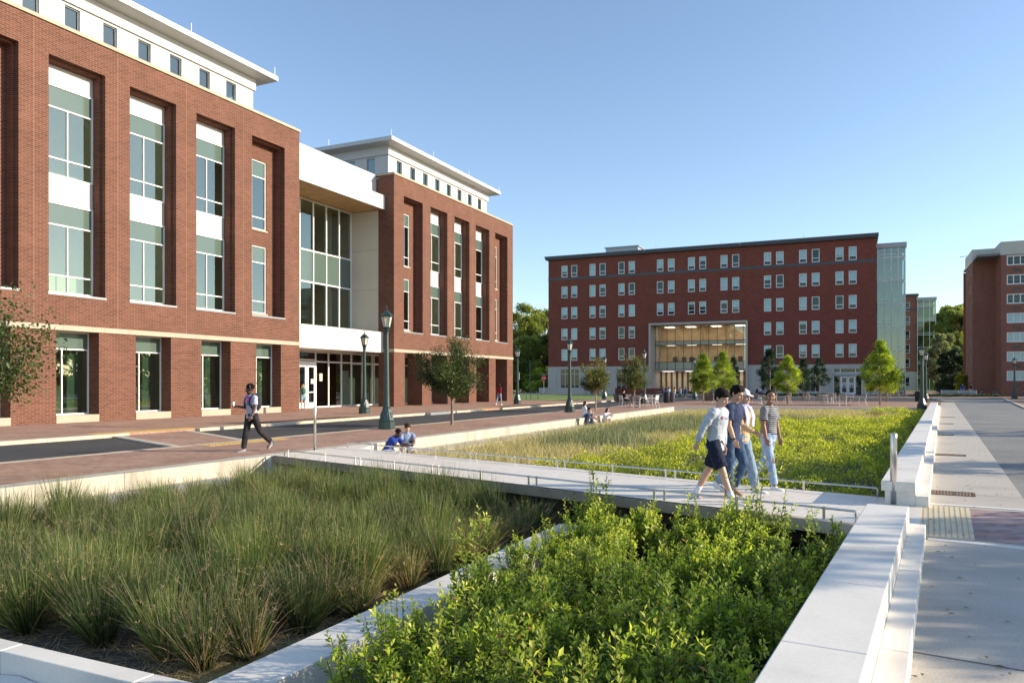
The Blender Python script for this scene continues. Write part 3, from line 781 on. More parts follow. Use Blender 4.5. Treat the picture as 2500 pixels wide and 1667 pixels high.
# forecourt of the hall
g = MB(); g.prism([(0.5, 131.2), (24.1, 113.9), (37.6, 96.2), (49.9, 91.7), (62, 91.8), (75, 84.3), (140, 84), (140, 170), (0, 170)], -.6, .01); struct('forecourt', g, M['paver'])
strip([(0.5, 131.2), (24.1, 113.9), (37.6, 96.2), (49.9, 91.7), (58.6, 91.5)], .35, -.5, .06, M['curb'], 'kerb')
# right walkway, road and its far pavement
OFF = .598
rx = lambda Y: 7.96 + .5616 * (Y - 11.85)
g = MB(); g.prism([rl(-6, OFF), (rx(-6), -6), (rx(71), 71), rl(71.5, OFF)], -.7, .0)
wk = struct('concrete_walkway', g, M['walk_conc'])
g = MB()
for Y in (2.6, 5.4, 12.9, 15.5, 18.5, 22, 26, 30, 35, 40, 46, 52, 58, 64):
    a = Vector(rl(Y, OFF)); b = Vector((rx(Y - 1.0), Y - 1.0)); d = (b - a).normalized(); n = Vector((-d.y, d.x)) * .008
    g.add([(*(a + n), .0035), (*(a - n), .0035), (*(b - n), .0035), (*(b + n), .0035)], [(0, 1, 2, 3)])
tag(g.build('walkway_joint', M['joint']), kind='structure')
g = MB(); g.prism([(rx(-6) + .0, -6), (rx(-6) + 12, -9), (rx(30) + 7.2, 27.4), (36.3, 54), (58.6, 91.4), (50, 91.2), (42, 73.2), (rx(71), 71)], -.7, -.02); struct('right_road', g, M['asphalt_pale'])
g = MB(); g.prism([(16, -9), (60, -20), (140, 84), (75, 84), (58.9, 91.3), (36.6, 53.8), (rx(30) + 7.5, 27.3)], -.7, .02); struct('right_pavement', g, M['paver'])
strip([(16.0, -8.8), (rx(30) + 7.4, 27.3), (36.45, 53.9), (58.8, 91.3)], .3, -.5, .05, M['curb'], 'kerb')
# brick crossing and pale tactile tile at the bridge's right end
g = MB(); g.prism([(6.54, 10.9), (9.8, 9.2), (9.0, 6.3), (5.31, 8.74)], -.1, .006); struct('brick_crossing', g, M['paver2'])
strip([(6.1, 11.42), (10.6, 8.9)], .12, -.1, .010, M['wall_conc'], 'crossing_edge')
strip([(4.80, 8.80), (9.4, 5.75)], .12, -.1, .010, M['wall_conc'], 'crossing_edge')
tp = [(6.03, 11.25), (6.56, 10.93), (5.31, 8.74), (4.80, 8.98)]
g = MB(); g.prism(tp, -.1, .011); struct('tactile_paving', g, M['tactile_pale'])
g = MB(); a, b, c, d = [Vector(p) for p in tp]
for i in range(9):
    t = (i + .6) / 9.4
    p, q = a * (1 - t) + b * t, d * (1 - t) + c * t
    for k in range(40):
        s = (k + .5) / 40; w_ = p * (1 - s) + q * s; g.lathe([(.0115, .011), (.008, .017)], 6, (w_.x, w_.y))
tag(g.build('tactile_dome', M['tactile']), kind='structure')
# drain grates
def grate(c, L_, W_, label):
    r_ = empty('drain_grate', (c[0], c[1], 0), math.atan2(-.495, .87), label, 'drain grate', 'rusty grates set in the walkway')
    f = MB(); f.box(-L_ / 2, L_ / 2, -W_ / 2, -W_ / 2 + .03, -.02, .008); f.box(-L_ / 2, L_ / 2, W_ / 2 - .03, W_ / 2, -.02, .008)
    n = 3
    for i in range(n + 1):
        x = -L_ / 2 + L_ * i / n; f.box(x - .02, x + .02, -W_ / 2 + .03, W_ / 2 - .03, -.02, .0075)
    f.box(-L_ / 2, L_ / 2, -W_ / 2, W_ / 2, -.03, .003)
    f.build('grate_frame', M['rust'], r_)
    s = MB()
    for i in range(int(L_ / .045)):
        x = -L_ / 2 + .03 + i * .045; s.box(x, x + .022, -W_ / 2 + .03, W_ / 2 - .03, .0035, .006)
    s.build('grate_bars', M['rust_pale'], r_)
M['rust'] = basic('rusty_iron', (.13, .075, .05), .8, metal=.3, var=.3, scale=15)
M['rust_pale'] = basic('pale_rust', (.26, .17, .12), .8, var=.3, scale=15)
for (x, y), lab in zip(((2303, 1203), (2308, 1110), (2292, 1061), (2300, 1034), (2308, 1018)),
                       ('rusty drain grate just behind the tactile tile', 'second drain grate up the walkway from the tactile tile', 'thin looking third drain grate along the low wall', 'fourth drain grate along the walkway, small in the distance', 'farthest of the drain grates in the walkway')):
    Y = 3348 / (y - 935); X = (x - 1250) / 1860 * Y
    grate((X, Y), .86, .5, lab)
# soil of the rain garden
soil = MB(); soil.prism([rl(-6, -.0), rl(56.6, 0), UV(56.4, -13.0), UV(-12, -13.0)], -.735, -.70)
so = struct('garden_soil', soil, M['soil'])

# ------------------------------------------------------------------ walls and terraces
def capped_wall(name, label, cat, Y0, Y1, parent=None):
    root = empty(name, (*rl(Y0), 0), R(-29.5), label, cat)       # local +y runs along the wall, +x to the right
    Ln = (Y1 - Y0) / math.cos(R(29.5))
    c = MB(); y = 0; seg = 1.52
    while y < Ln - .05:
        e = min(Ln, y + seg); c.box(-.02, .43, y + .003, e - .003, .215, .36); y = e
    c.build('cap', M['wall_conc'], root, bevel=.008)
    b = MB(); b.box(.03, .431, .02, Ln, -.74, .213); b.build('wall', M['wall_conc'], root)
    s = MB(); y = 0
    while y < Ln - .05:
        e = min(Ln, y + seg * 1.5); s.box(.432, .60, y + .003, e - .003, -.1, .165); y = e
    s.build('step_curb', M['wall_conc'], root, bevel=.006)
    return root
capped_wall('seat_wall', 'near white stone seat wall running to the bottom edge right of the shrubs', 'wall', -5, 9.12)
capped_wall('seat_wall', 'long white stone seat wall stretching away beyond the footbridge on the right', 'wall', 11.25, 56.9)

def long_block(mb, u0, u1, v0, v1, z0, z1, seg=2.4):
    u = u0
    while u < u1 - .05:
        e = min(u1, u + seg)
        mb.prism(uvp((u + .003, v0), (e - .003, v0), (e - .003, v1), (u + .003, v1)), z0, z1); u = e
t = MB(); long_block(t, -12, 14.6, -13.85, -13.38, -.74, .012, 3.2)
tr = t.build('terrace_wall', M['terrace_conc'], bevel=.008); tag(tr, 'cream concrete upper wall along the near side of the rush bed', 'terrace wall')
t = MB(); long_block(t, -12, 12.9, -13.377, -12.35, -.74, -.33, 3.2)
tag(t.build('terrace_step', M['terrace_conc'], bevel=.008), 'broad lower seating step behind the rushes, left of the footbridge', 'terrace step')
t = MB(); long_block(t, 15.0, 57.4, -13.85, -13.38, -.74, .012, 3.2)
tag(t.build('terrace_wall', M['terrace_conc'], bevel=.008), 'long cream concrete upper wall beyond the footbridge where people sit', 'terrace wall')
t = MB(); long_block(t, 17.6, 56.4, -13.377, -12.35, -.74, -.33, 3.2)
tag(t.build('terrace_step', M['terrace_conc'], bevel=.008), 'lower seating step beyond the footbridge, beside the tan grasses', 'terrace step')
for i, u in enumerate((20.4, 25.6, 31.0, 36.4, 41.8, 47.2)):
    t = MB(); a, b = UV(u, -12.35), UV(u, -11.45); c_, d_ = UV(u + 1.2, -12.35), UV(u + 1.2, -11.45)
    t.add([(*UV(u - .25, -12.345), -.74), (*UV(u - .25, -11.45), -.74), (*UV(u + 1.2, -11.45), -.74), (*UV(u + 1.2, -12.345), -.74),
           (*UV(u, -12.345), -.36), (*UV(u, -11.5), -.36), (*UV(u + 1.2, -11.5), -.36), (*UV(u + 1.2, -12.345), -.36)],
          [(0, 3, 2, 1), (4, 5, 6, 7), (0, 1, 5, 4), (1, 2, 6, 5), (2, 3, 7, 6), (3, 0, 4, 7)])
    o_ = t.build('step_block', M['terrace_conc'], bevel=.01)
    tag(o_, ['slanted concrete block in the tan grass nearest the footbridge', 'second slanted concrete block in the grass from the footbridge', 'slanted block in the grass just before the seated trio', 'slanted block in the grass just beyond the seated trio', 'fifth slanted block from the footbridge in the far grass', 'farthest slanted concrete block before the far end wall'][i], 'concrete block', 'slanted blocks in the grass below the terrace')
# far end terrace
t = MB()
A, B_ = Vector(UV(57.4, -13.85)), Vector(rl(56.9)); d = (B_ - A).normalized(); nn = Vector((-d.y, d.x))
def fb(a0, a1, z0, z1):
    Lf = (B_ - A).length; k = 8
    for q in range(k):
        p = A + d * (Lf * q / k + .003); r_ = A + d * (Lf * (q + 1) / k - .003)
        t.prism([(p + nn * a0)[:], (r_ + nn * a0)[:], (r_ + nn * a1)[:], (p + nn * a1)[:]], z0, z1)
fb(-.45, .0, -.74, .014)
tag(t.build('terrace_wall', M['stone_pale'], bevel=.008), 'cream end wall between the far plaza and the rain garden', 'terrace wall')
t = MB(); fb(-1.4, -.453, -.74, -.38)
tag(t.build('terrace_step', M['stone_pale'], bevel=.008), 'lower step of the end wall behind the yellow-green shrubs', 'terrace step')
# inner dividing wall and the cross wall at bottom left
def free_wall(name, label, a, b, w, z0, z1, mat, seg, cat='garden wall'):
    mb = MB(); a, b = Vector(a), Vector(b); d = (b - a).normalized(); n = Vector((-d.y, d.x)); L_ = (b - a).length; x = 0
    while x < L_ - .02:
        e = min(L_, x + seg); p, q = a + d * (x + .003), a + d * (e - .003)
        mb.prism([p[:], q[:], (q + n * w)[:], (p + n * w)[:]], z0, z1); x = e
    o = mb.build(name, mat, bevel=.01); tag(o, label, cat); return o
free_wall('garden_wall', 'low white wall dividing the rushes from the leafy shrubs', UV(-1.5, -4.06), UV(11.4, -4.06), .46, -.74, -.45, M['wall_conc'], 2.2)
free_wall('garden_wall', 'thin white cross wall at the bottom left corner before the rushes', UV(3.95, -13.0), UV(3.95, -4.55), .2, -.74, -.44, M['wall_conc'], 1.6)
# stone basin below the cross wall
t = MB()
nu_, nv_ = 14, 8; vs = []
rnd = random.Random(3)
for i in range(nu_ + 1):
    for j in range(nv_ + 1):
        u = 3.94 - 3.4 * j / nv_; v = -12.6 + 8.0 * i / nu_
        z = -.72 + .14 * math.sin(v * 1.7) * math.sin(u * 1.9 + v) + .05 * math.sin(v * 5)
        vs.append((*UV(u, v), z))
t.add(vs, [(i * (nv_ + 1) + j, (i + 1) * (nv_ + 1) + j, (i + 1) * (nv_ + 1) + j + 1, i * (nv_ + 1) + j + 1) for i in range(nu_) for j in range(nv_)])
tag(t.build('concrete_basin', M['wall_conc'], smooth=True), 'pale concrete spill basin at the bottom left corner', 'basin')

# ------------------------------------------------------------------ footbridge
def bridge():
    NL, NR, FR, FL = Vector((-5.66, 18.6)), Vector((4.36, 9.7)), Vector((5.76, 11.76)), Vector((-4.43, 21.2))
    d = (NR - NL).normalized(); n = Vector((-d.y, d.x))        # n points to the far side
    rot = math.atan2(d.y, d.x)
    root = empty('footbridge', (NL.x, NL.y, 0), rot, 'pale boarded footbridge with low steel kerb rails crossing the rain garden', 'footbridge')
    Ln = (NR - NL).length; W = 2.62
    deck = MB(); x = -.3
    def ymax(x):
        p = NL + d * x; q = (p.x - (5.5 + .5656 * (p.y - 11.3))) * math.cos(R(29.5)); return (.52 - q) / ((n.x - .5656 * n.y) * math.cos(R(29.5)))
    while x < Ln + .95:
        ya, yb = min(W - .02, ymax(x)), min(W - .02, ymax(x + .14))
        if yb > .1: deck.prism([(x + .002, .02), (x + .138, .02), (x + .138, yb), (x + .002, ya)], -.045, .016)
        x += .14
    deck.build('deck_boards', M['deck'], root)
    f = MB(); x = -.3
    while x < Ln + .5:
        e = min(Ln + .5, x + 3.1); f.box(x + .006, e - .006, -.06, .018, -.15, .012)
        e2 = min(e, Ln - .38)
        f.box(x + .006, e2 - .006, W - .018, W + .06, -.15, .012); x = e
        f.build('edge_beam', M['deck_fascia'], root, bevel=.006)
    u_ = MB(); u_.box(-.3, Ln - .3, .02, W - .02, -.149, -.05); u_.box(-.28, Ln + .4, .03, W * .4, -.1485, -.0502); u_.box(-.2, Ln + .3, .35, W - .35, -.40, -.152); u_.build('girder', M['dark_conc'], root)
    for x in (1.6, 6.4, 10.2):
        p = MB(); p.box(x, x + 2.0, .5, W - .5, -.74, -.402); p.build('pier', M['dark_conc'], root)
    posts = [.25, 1.78, 2.91, 3.1, 4.23, 5.39, 5.58, 6.74, 7.91, 8.09, 9.27, 10.44, 10.62, 11.79, 13.0]
    for yy, x0, x1, ps in ((.06, .1, Ln, posts), (W - .08, -.75, 12.95, [-.6 + k for k in (.9, 2.05, 2.25, 3.4, 4.6, 4.8, 6.0, 7.2, 7.4, 8.6, 9.8, 10.0, 11.2, 12.4)])):
        r_ = MB(); r_.tube([(x0, yy, .02), (x0, yy, .145), (x0 + .015, yy, .16), (x1 - .015, yy, .16), (x1, yy, .145), (x1, yy, .02)], .0155, 10)
        ro = r_.build('kerb_rail', M['steel'], root, smooth=True)
        for p_ in ps:
            if p_ > x1 - .1 or p_ < x0 + .1: continue
            q = MB(); q.box(p_ - .018, p_ + .018, yy - .005, yy + .005, .012, .146); q.box(p_ - .022, p_ + .022, yy - .019, yy + .019, .142, .179)
            q.build('rail_post', M['steel'], ro)
    return root
M['deck'] = concrete('pale_boards', (.80, .73, .63), rough=.40, stain=.12, scale=2.5, fine=.04)
bridge()
g = MB(); g.prism([UV(14.0, -13.84), UV(21.5, -13.84), (-4.0, 23.1), (-4.1, 21.0), (-5.6, 19.0), (-6.1, 18.6), UV(14.0, -13.4)], -.7, .006); struct('bridge_landing', g, M['deck'])
g = MB(); g.prism([(4.62, 9.55), (5.05, 9.05), (6.35, 11.2), (5.95, 11.55), (5.55, 11.2)], -.7, .0085); struct('bridge_landing', g, M['walk_conc'])

# ------------------------------------------------------------------ bollards
def bollard(x, y, h, r_, label):
    root = empty('light_bollard', (x, y, 0), 0, label, 'bollard')
    p = MB(); p.lathe([(r_, 0), (r_, h - .008), (r_ * .9, h)], 20); p.build('post', M['steel'], root, smooth=True)
    f = MB(); f.lathe([(r_ * 1.5, 0.005), (r_ * 1.5, .02), (r_ * 1.1, .025)], 20); f.build('base_plate', M['steel'], root)
    s = MB(); s.box(-r_ * .5, r_ * .5, -r_ - .004, -r_ * .6, h - .25, h - .06); s.build('lens', M['lamp_glass'], root)
bollard(-5.25, 20.3, 1.17, .038, 'slim steel light post at the left end of the footbridge')
bollard(5.62, 11.22, 1.06, .048, 'steel light post at the right end of the footbridge beside the seat wall')
for k, (x, y) in enumerate(((21.5, 114), (36.0, 116), (44, 114))):
    t = MB(); t.lathe([(.07, 0), (.07, 1.0), (.03, 1.05)], 10, (x, y)); tag(t.build('bollard', M['fascia_dark']), ['dark bollard left of the picnic group near the portal', 'dark bollard right of the picnic group before the portal', 'dark bollard hidden among the conical trees by the portal'][k], 'bollard')

# ------------------------------------------------------------------ street lamps
def make_lamp():
    root = empty('street_lamp', (0, 0, 0))
    b = MB()
    b.lathe([(.37, .0), (.37, .06), (.335, .08), (.335, .30), (.35, .33), (.31, .36), (.24, .56), (.185, .74), (.165, .80), (.17, .84), (.14, .88)], 8, rot=.5)
    for k in range(8):
        a = 2 * PI * k / 8; c, s_ = math.cos(a), math.sin(a)
        b.tube([(c * .235, s_ * .235, .42), (c * .19, s_ * .19, .66)], (.035), 6)
    b.build('base', M['lamp_green'], root)
    b = MB(); b.lathe([(.135, .86), (.12, 1.3), (.098, 2.6), (.078, 3.72), (.10, 3.74), (.10, 3.78), (.075, 3.80), (.11, 3.88), (.12, 3.93), (.08, 3.96)], 16); b.build('shaft', M['lamp_green'], root, smooth=False)
    c = MB()
    c.lathe([(.15, 3.955), (.165, 3.975), (.15, 3.995)], 6)
    for k in range(6):
        a = 2 * PI * k / 6; x, y = math.cos(a), math.sin(a)
        c.tube([(x * .145, y * .145, 3.98), (x * .235, y * .235, 4.40)], .013, 5)
        c.tube([(x * .255, y * .255, 4.385), (x * .275, y * .275, 4.46)], .012, 5)
    c.lathe([(.255, 4.39), (.27, 4.41), (.255, 4.43)], 6)
    c.build('lantern_cage', M['lamp_green'], root)
    c = MB(); c.lathe([(.128, 3.998), (.215, 4.39)], 6); c.build('lantern_glass', M['lamp_glass'], root)
    c = MB(); c.lathe([(.262, 4.432), (.21, 4.50), (.12, 4.58), (.05, 4.63), (.045, 4.66), (.02, 4.67)], 6); c.build('lantern_roof', M['lamp_green'], root)
    c = MB(); c.lathe([(.03, 4.665), (.035, 4.69), (.012, 4.72), (.022, 4.75), (.004, 4.86)], 8); c.build('finial', M['lamp_green'], root)
    c = MB(); c.box(-.33, .33, -.33, .33, -.03, .004); c.build('footing', M['curb'], root)
    return root
lamps = [((-4.92, 29.89), 'large green street lamp behind the two seated men'), ((-8.6, 44.4), 'green street lamp before the glass entrance link'),
         ((3.57, 47.15), 'green street lamp just left of the seated trio'), ((.45, 63.8), 'green street lamp with a small notice, by the arcade corner'),
         ((10.17, 83.7), 'distant green lamp behind the orange-tipped tree'), ((11.63, 66.96), 'green lamp rising behind the bushy tree by the cafe chairs'),
         ((20.6, 85.85), 'green lamp mostly hidden by the bright conical trees at the portal'), ((28.32, 52.64), 'green street lamp standing at the far end of the long seat wall'),
         ((38.93, 71.69), 'green lamp just behind the one at the seat wall end'), ((56.62, 85.85), 'green lamp before the brown brick block at right')]
lp = make_lamp()
for i, ((x, y), lab) in enumerate(lamps):
    o = lp if i == 0 else copy_tree(lp)
    o.location = (x, y, .03 if i in (1, 3, 4) else 0); o.rotation_euler.z = i * .7 + .2
    if i in (2,): o.scale = (.96,) * 3
    if i == 7: o.scale = (.93,) * 3
    tag(o, lab, 'street lamp', 'green lantern street lamps')
    if i == 3:
        q = MB(); q.box(-.13, .13, -.125, -.10, 2.05, 2.65); q.build('notice', M['white'], o)
# ------------------------------------------------------------------ vegetation
def rs(seed): return np.random.default_rng(seed)
def unit(v): return v / np.maximum(np.linalg.norm(v, axis=-1, keepdims=True), 1e-9)
def leaf_quads(P, Dr, Nn, L_, W_, fold=.25):
    """rhombus leaves folded on the midrib: P base, Dr direction, Nn approx normal"""
    S = unit(np.cross(Dr, Nn)); Nn = unit(np.cross(S, Dr))
    L_ = np.asarray(L_)[:, None] if np.ndim(L_) else L_; W_ = np.asarray(W_)[:, None] if np.ndim(W_) else W_
    mid = P + Dr * (L_ * .48)
    a = mid + S * (W_ * .5) + Nn * (W_ * fold); b = mid - S * (W_ * .5) + Nn * (W_ * fold); tip = P + Dr * L_ - Nn * (W_ * fold * .3)
    n = len(P); V = np.stack([P, a, tip, b], 1).reshape(-1, 3)
    i = np.arange(n)[:, None] * 4
    F = np.concatenate([i + np.array([[0, 1, 2]]), i + np.array([[0, 2, 3]])], 1).reshape(-1, 3)
    return V, F
M['rush'] = leaf_mat('rush_blades', [(0, (.040, .058, .025)), (.45, (.10, .142, .058)), (.75, (.23, .28, .11)), (.86, (.38, .28, .19)), (1, (.50, .39, .27))], .42, .5, .28)
M['tan_grass'] = leaf_mat('tan_grass_blades', [(0, (.20, .19, .08)), (.5, (.48, .40, .21)), (1, (.78, .64, .38))], .35, .6, 0.)
M['green_rush'] = leaf_mat('green_rush_blades', [(0, (.06, .09, .045)), (.5, (.16, .20, .10)), (1, (.42, .38, .23))], .3, .5, 0.)
M['shrub'] = leaf_mat('shrub_leaves', [(0, (.035, .065, .02)), (.32, (.15, .23, .045)), (.6, (.43, .51, .085)), (.93, (.74, .74, .20)), (.97, (.40, .24, .09)), (1, (.42, .14, .07))], .52, .33, .25)
M['shrub_far'] = leaf_mat('yellow_green_leaves', [(0, (.035, .065, .014)), (.38, (.23, .30, .04)), (1, (.72, .67, .08))], .48, .4, 0.)
M['maple'] = leaf_mat('street_tree_leaves', [(0, (.035, .055, .018)), (.5, (.075, .11, .03)), (.85, (.16, .17, .045)), (1, (.30, .17, .06))], .35, .4, 0.)
M['autumn'] = leaf_mat('turning_leaves', [(0, (.06, .08, .02)), (.5, (.17, .18, .045)), (.8, (.32, .24, .07)), (1, (.42, .20, .08))], .35, .45, 0.)
M['cypress'] = leaf_mat('feathery_green', [(0, (.06, .10, .02)), (.5, (.26, .35, .045)), (1, (.62, .66, .10))], .42, .5, 0.)
M['conifer_dark'] = leaf_mat('dark_green_foliage', [(0, (.015, .035, .02)), (1, (.05, .095, .045))], .2, .5, 0.)
M['bigtree'] = leaf_mat('woodland_leaves', [(0, (.06, .09, .02)), (.5, (.22, .27, .06)), (1, (.46, .46, .12))], .35, .5, 0.)
M['bigtree_grey'] = leaf_mat('silvery_leaves', [(0, (.12, .15, .08)), (.5, (.26, .30, .17)), (1, (.46, .46, .27))], .3, .5, 0.)
M['yellow_leaf'] = leaf_mat('yellow_leaves', [(0, (.25, .28, .03)), (1, (.55, .50, .05))], .4, .5, 0.)
M['twig'] = basic('brown_twig', (.10, .07, .045), .9, var=.3, scale=20)

# --- rush clumps -----------------------------------------------------------
def rush_mesh(seed, n=430, h=.88, spread=.42, dry=.16):
    r = rs(seed)
    a = r.uniform(0, 2 * PI, n); rad = .11 * np.sqrt(r.uniform(0, 1, n))
    P = np.stack([rad * np.cos(a), rad * np.sin(a), np.zeros(n)], 1)
    isdry = r.uniform(0, 1, n) < dry
    H = h * r.uniform(.5, 1.14, n) * np.where(isdry, .85, 1)
    out = spread * (rad / .11) ** .8 * r.uniform(.25, 1.35, n) * np.where(isdry, 1.3, 1)
    a2 = a + r.normal(0, .35, n)
    D = np.stack([np.cos(a2), np.sin(a2), np.zeros(n)], 1)
    bend = r.uniform(.2, 1., n) ** 2 * np.where(isdry, 1.3, .6)
    side = np.stack([-np.sin(a2), np.cos(a2), np.zeros(n)], 1)
    ang = r.uniform(0, PI, n); 
    side = unit(side * np.cos(ang)[:, None] + D * np.sin(ang)[:, None])
    K = 5; w = r.uniform(.0032, .0058, n)
    rings = []
    for k in range(K):
        t = k / (K - 1)
        p = P + D * (out * H * (t * .75 + .55 * bend * t * t))[:, None] + np.array([0, 0, 1.]) * (H * (t - .42 * bend * t ** 2.4))[:, None]
        ww = w * (1 - .8 * t ** 2)
        rings.append(p - side * ww[:, None]); rings.append(p + side * ww[:, None])
    V = np.stack(rings, 1).reshape(-1, 3); i = np.arange(n)[:, None] * (2 * K)
    F = np.concatenate([i + np.array([[2 * k, 2 * k + 1, 2 * k + 3, 2 * k + 2]]) for k in range(K - 1)], 1).reshape(-1, 4)
    base = np.where(isdry, r.uniform(.86, 1., n), r.uniform(.25, .75, n))
    tt = np.repeat(np.arange(K) / (K - 1), 2)[None]
    var = np.where(isdry[:, None], base[:, None], np.clip(base[:, None] * (.55 + .6 * tt), 0, .8))
    # seed heads : little tan tufts near the tips
    m = 80
    idx = r.choice(n, m, replace=False)
    tipt = rings[2 * (K - 2)][idx]
    q = 6
    PP = np.repeat(tipt, q, 0); DD = unit(r.normal(0, 1, (m * q, 3)) + np.array([0, 0, .7])); NN = unit(r.normal(0, 1, (m * q, 3)))
    V2, F2 = leaf_quads(PP, DD, NN, r.uniform(.025, .055, m * q), .007)
    F2 = np.concatenate([F2, F2[:, 2:3]], 1)[:, :4]
    qn = 70; a3 = r.uniform(0, 2 * PI, qn); P3 = np.stack([.1 * np.cos(a3), .1 * np.sin(a3), r.uniform(.0, .12, qn)], 1)
    D3 = unit(np.stack([np.cos(a3 + r.normal(0, .5, qn)), np.sin(a3 + r.normal(0, .5, qn)), r.uniform(-.1, .45, qn)], 1))
    V3, F3 = leaf_quads(P3, D3, np.tile([0, 0, 1.], (qn, 1)), r.uniform(.15, .42, qn), .006, .1)
    F2 = np.concatenate([F2[:, :3], F3 + len(V2)]); V2 = np.concatenate([V2, V3])
    V2n = len(V)
    Ft = np.concatenate([F[:, [0, 1, 2]], F[:, [0, 2, 3]], F2[:, :3] + V2n])
    return np.concatenate([V, V2]), Ft, np.concatenate([var.ravel(), np.full(len(V2), .93)])
def in_rush(u, v): return 4.75 < u < 13.9 and -12.2 < v < -4.75
random.seed(11)
rm = []
for s in range(8):
    V, F, A = rush_mesh(s, h=(.86, .68, .95, .78, .90, .62, .82, .72)[s], dry=(.16, .34, .1, .42, .22, .26, .12, .55)[s], spread=(.5, .72, .42, .75, .55, .8, .62, .6)[s], n=(520, 420, 560, 380, 480, 420, 520, 330)[s])
    rm.append(np_mesh('rush_clump', V, F, M['rush'], A))
pts = []
for it in range(9000):
    u, v = random.uniform(4.85, 14.4), random.uniform(-12.2, -4.98)
    # stay clear of the bridge
    X, Y = UV(u, v)
    if (X + 5.66) * .664 + (Y - 18.6) * .747 > -.35: continue
    if u < 6.3 and (v > -5.35): pass
    if all((u - a) ** 2 + (v - b) ** 2 > random.uniform(.34, .52) ** 2 for a, b in pts): pts.append((u, v))
front = sorted(pts, key=lambda p: p[0])
near_corner = min(pts, key=lambda p: (p[0] - 5.3) ** 2 + (p[1] + 5.6) ** 2)
by_bridge = min(pts, key=lambda p: (p[0] - 11.6) ** 2 + (p[1] + 5.3) ** 2)
for i, (u, v) in enumerate(pts):
    k = i % 8
    o = rm[k] if i < 8 else rm[k].copy()
    if i >= 8: COL.objects.link(o)
    X, Y = UV(u, v); sc_ = random.uniform(.78, 1.12) * (.9 if v < -9 else 1.)
    o.location = (X, Y, -.705); o.rotation_euler = (random.gauss(0, .12), random.gauss(0, .12), random.uniform(0, 6.28)); o.scale = (sc_, sc_, sc_ * random.uniform(.92, 1.08))
    if (u, v) == near_corner: tag(o, 'big sunlit rush clump standing alone nearest the white corner of the walls', 'rush'); o.scale = (1.12, 1.12, 1.1)
    elif (u, v) == by_bridge: tag(o, 'dark green rush clump at the right end of the bed beside the footbridge', 'rush'); o.scale = (1.15, 1.15, 1.08)
    else: tag(o, 'tufted green and straw rush among the rest of the rush bed', 'rush', 'rushes filling the near bed')
# dead grass litter on the soil
def litter():
    r = rs(77); n = 15000
    u = np.where(r.uniform(0, 1, n) < .3, r.uniform(4.2, 5.4, n), r.uniform(4.2, 12, n)); v = np.where(r.uniform(0, 1, n) < .5, r.normal(-4.9, .3, n), r.uniform(-12, -4.7, n))
    v = np.minimum(v, -4.62)
    P = np.stack([u * S1 + v * C1, u * C1 - v * S1, np.full(n, -.697)], 1)
    a = r.uniform(0, 2 * PI, n); D = unit(np.stack([np.cos(a), np.sin(a), r.uniform(-.02, .28, n)], 1))
    V, F = leaf_quads(P, D, np.tile([0, 0, 1.], (n, 1)), r.uniform(.05, .30, n), .007, .1)
    np_mesh('dry_grass_litter', V, F, M['tan_grass'], np.repeat(r.uniform(.2, .8, n), 4)); 
    tag(bpy.data.objects['dry_grass_litter'], 'straw litter lying on the dark soil under the rushes', 'litter', kind='stuff')
litter()

# --- leafy shrubs ----------------------------------------------------------
def shrub_parts(seed, h=.75, rad=.42, shoots=30):
    r = rs(seed)
    Ps, Ds, Ns, Ls, Vs = [], [], [], [], []
    st = MB()
    for s in range(shoots):
        a = r.uniform(0, 2 * PI); q = math.sqrt(r.uniform(0, 1)); H = h * r.uniform(.6, 1.08) * (1.06 - .32 * q)
        if r.uniform() < .16: H *= 1.32
        c = np.array([math.cos(a) * q * rad * .25, math.sin(a) * q * rad * .25, 0]); e = np.array([math.cos(a) * q * rad, math.sin(a) * q * rad, H])
        m = (c + e) / 2 + np.array([math.cos(a) * q * rad * .22, math.sin(a) * q * rad * .22, 0]) + r.normal(0, .02, 3)
        def B(t): return (1 - t) ** 2 * c + 2 * t * (1 - t) * m + t * t * e
        st.tube([B(t)[:] for t in (0, .35, .7, .98)], [.006, .005, .004, .002], 4, cap=False)
        twigs = [(lambda t, B=B: B(.15 + .85 * t), 1.0, H)]
        for k in range(4):
            t0 = r.uniform(.3, .85); b0 = B(t0); d = unit(np.array([r.normal(), r.normal(), 1.2])); Lk = r.uniform(.10, .22)
            twigs.append(((lambda t, b0=b0, d=d, Lk=Lk: b0 + d * Lk * t), Lk / H, None))
        for fn, frac, _ in twigs:
            n = int(7 + 20 * frac) if frac < 1 else 30
            for k in range(n):
                t = (k + r.uniform(0, .6)) / n
                p = fn(t); ax = unit(fn(min(1, t + .05)) - fn(max(0, t - .05)) + 1e-6)
                az = k * 2.4 + r.uniform(-.4, .4)
                o = unit(np.cross(ax, [math.cos(az), math.sin(az), .3])); up = .35 + .9 * t ** 2
                d = unit(o + ax * up)
                Ps.append(p); Ds.append(d); Ns.append(unit(ax - o * .3 + r.normal(0, .15, 3))); Ls.append(r.uniform(.040, .068) * (1 - .25 * (t > .93)))
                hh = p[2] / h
                v_ = np.clip(.12 + .62 * hh * (.45 + .7 * t ** 1.5) + r.normal(0, .09), 0, .93)  # low leaves coloured darker, for age and for shade between shoots
                if r.uniform() < .012: v_ = r.uniform(.95, 1)
                Vs.append(v_)
    P, D, N_, L_ = map(np.array, (Ps, Ds, Ns, Ls))
    V, F = leaf_quads(P, D, N_, L_, L_ * .5, .2)
    return V, F, np.repeat(np.array(Vs), 4), st
protos = []
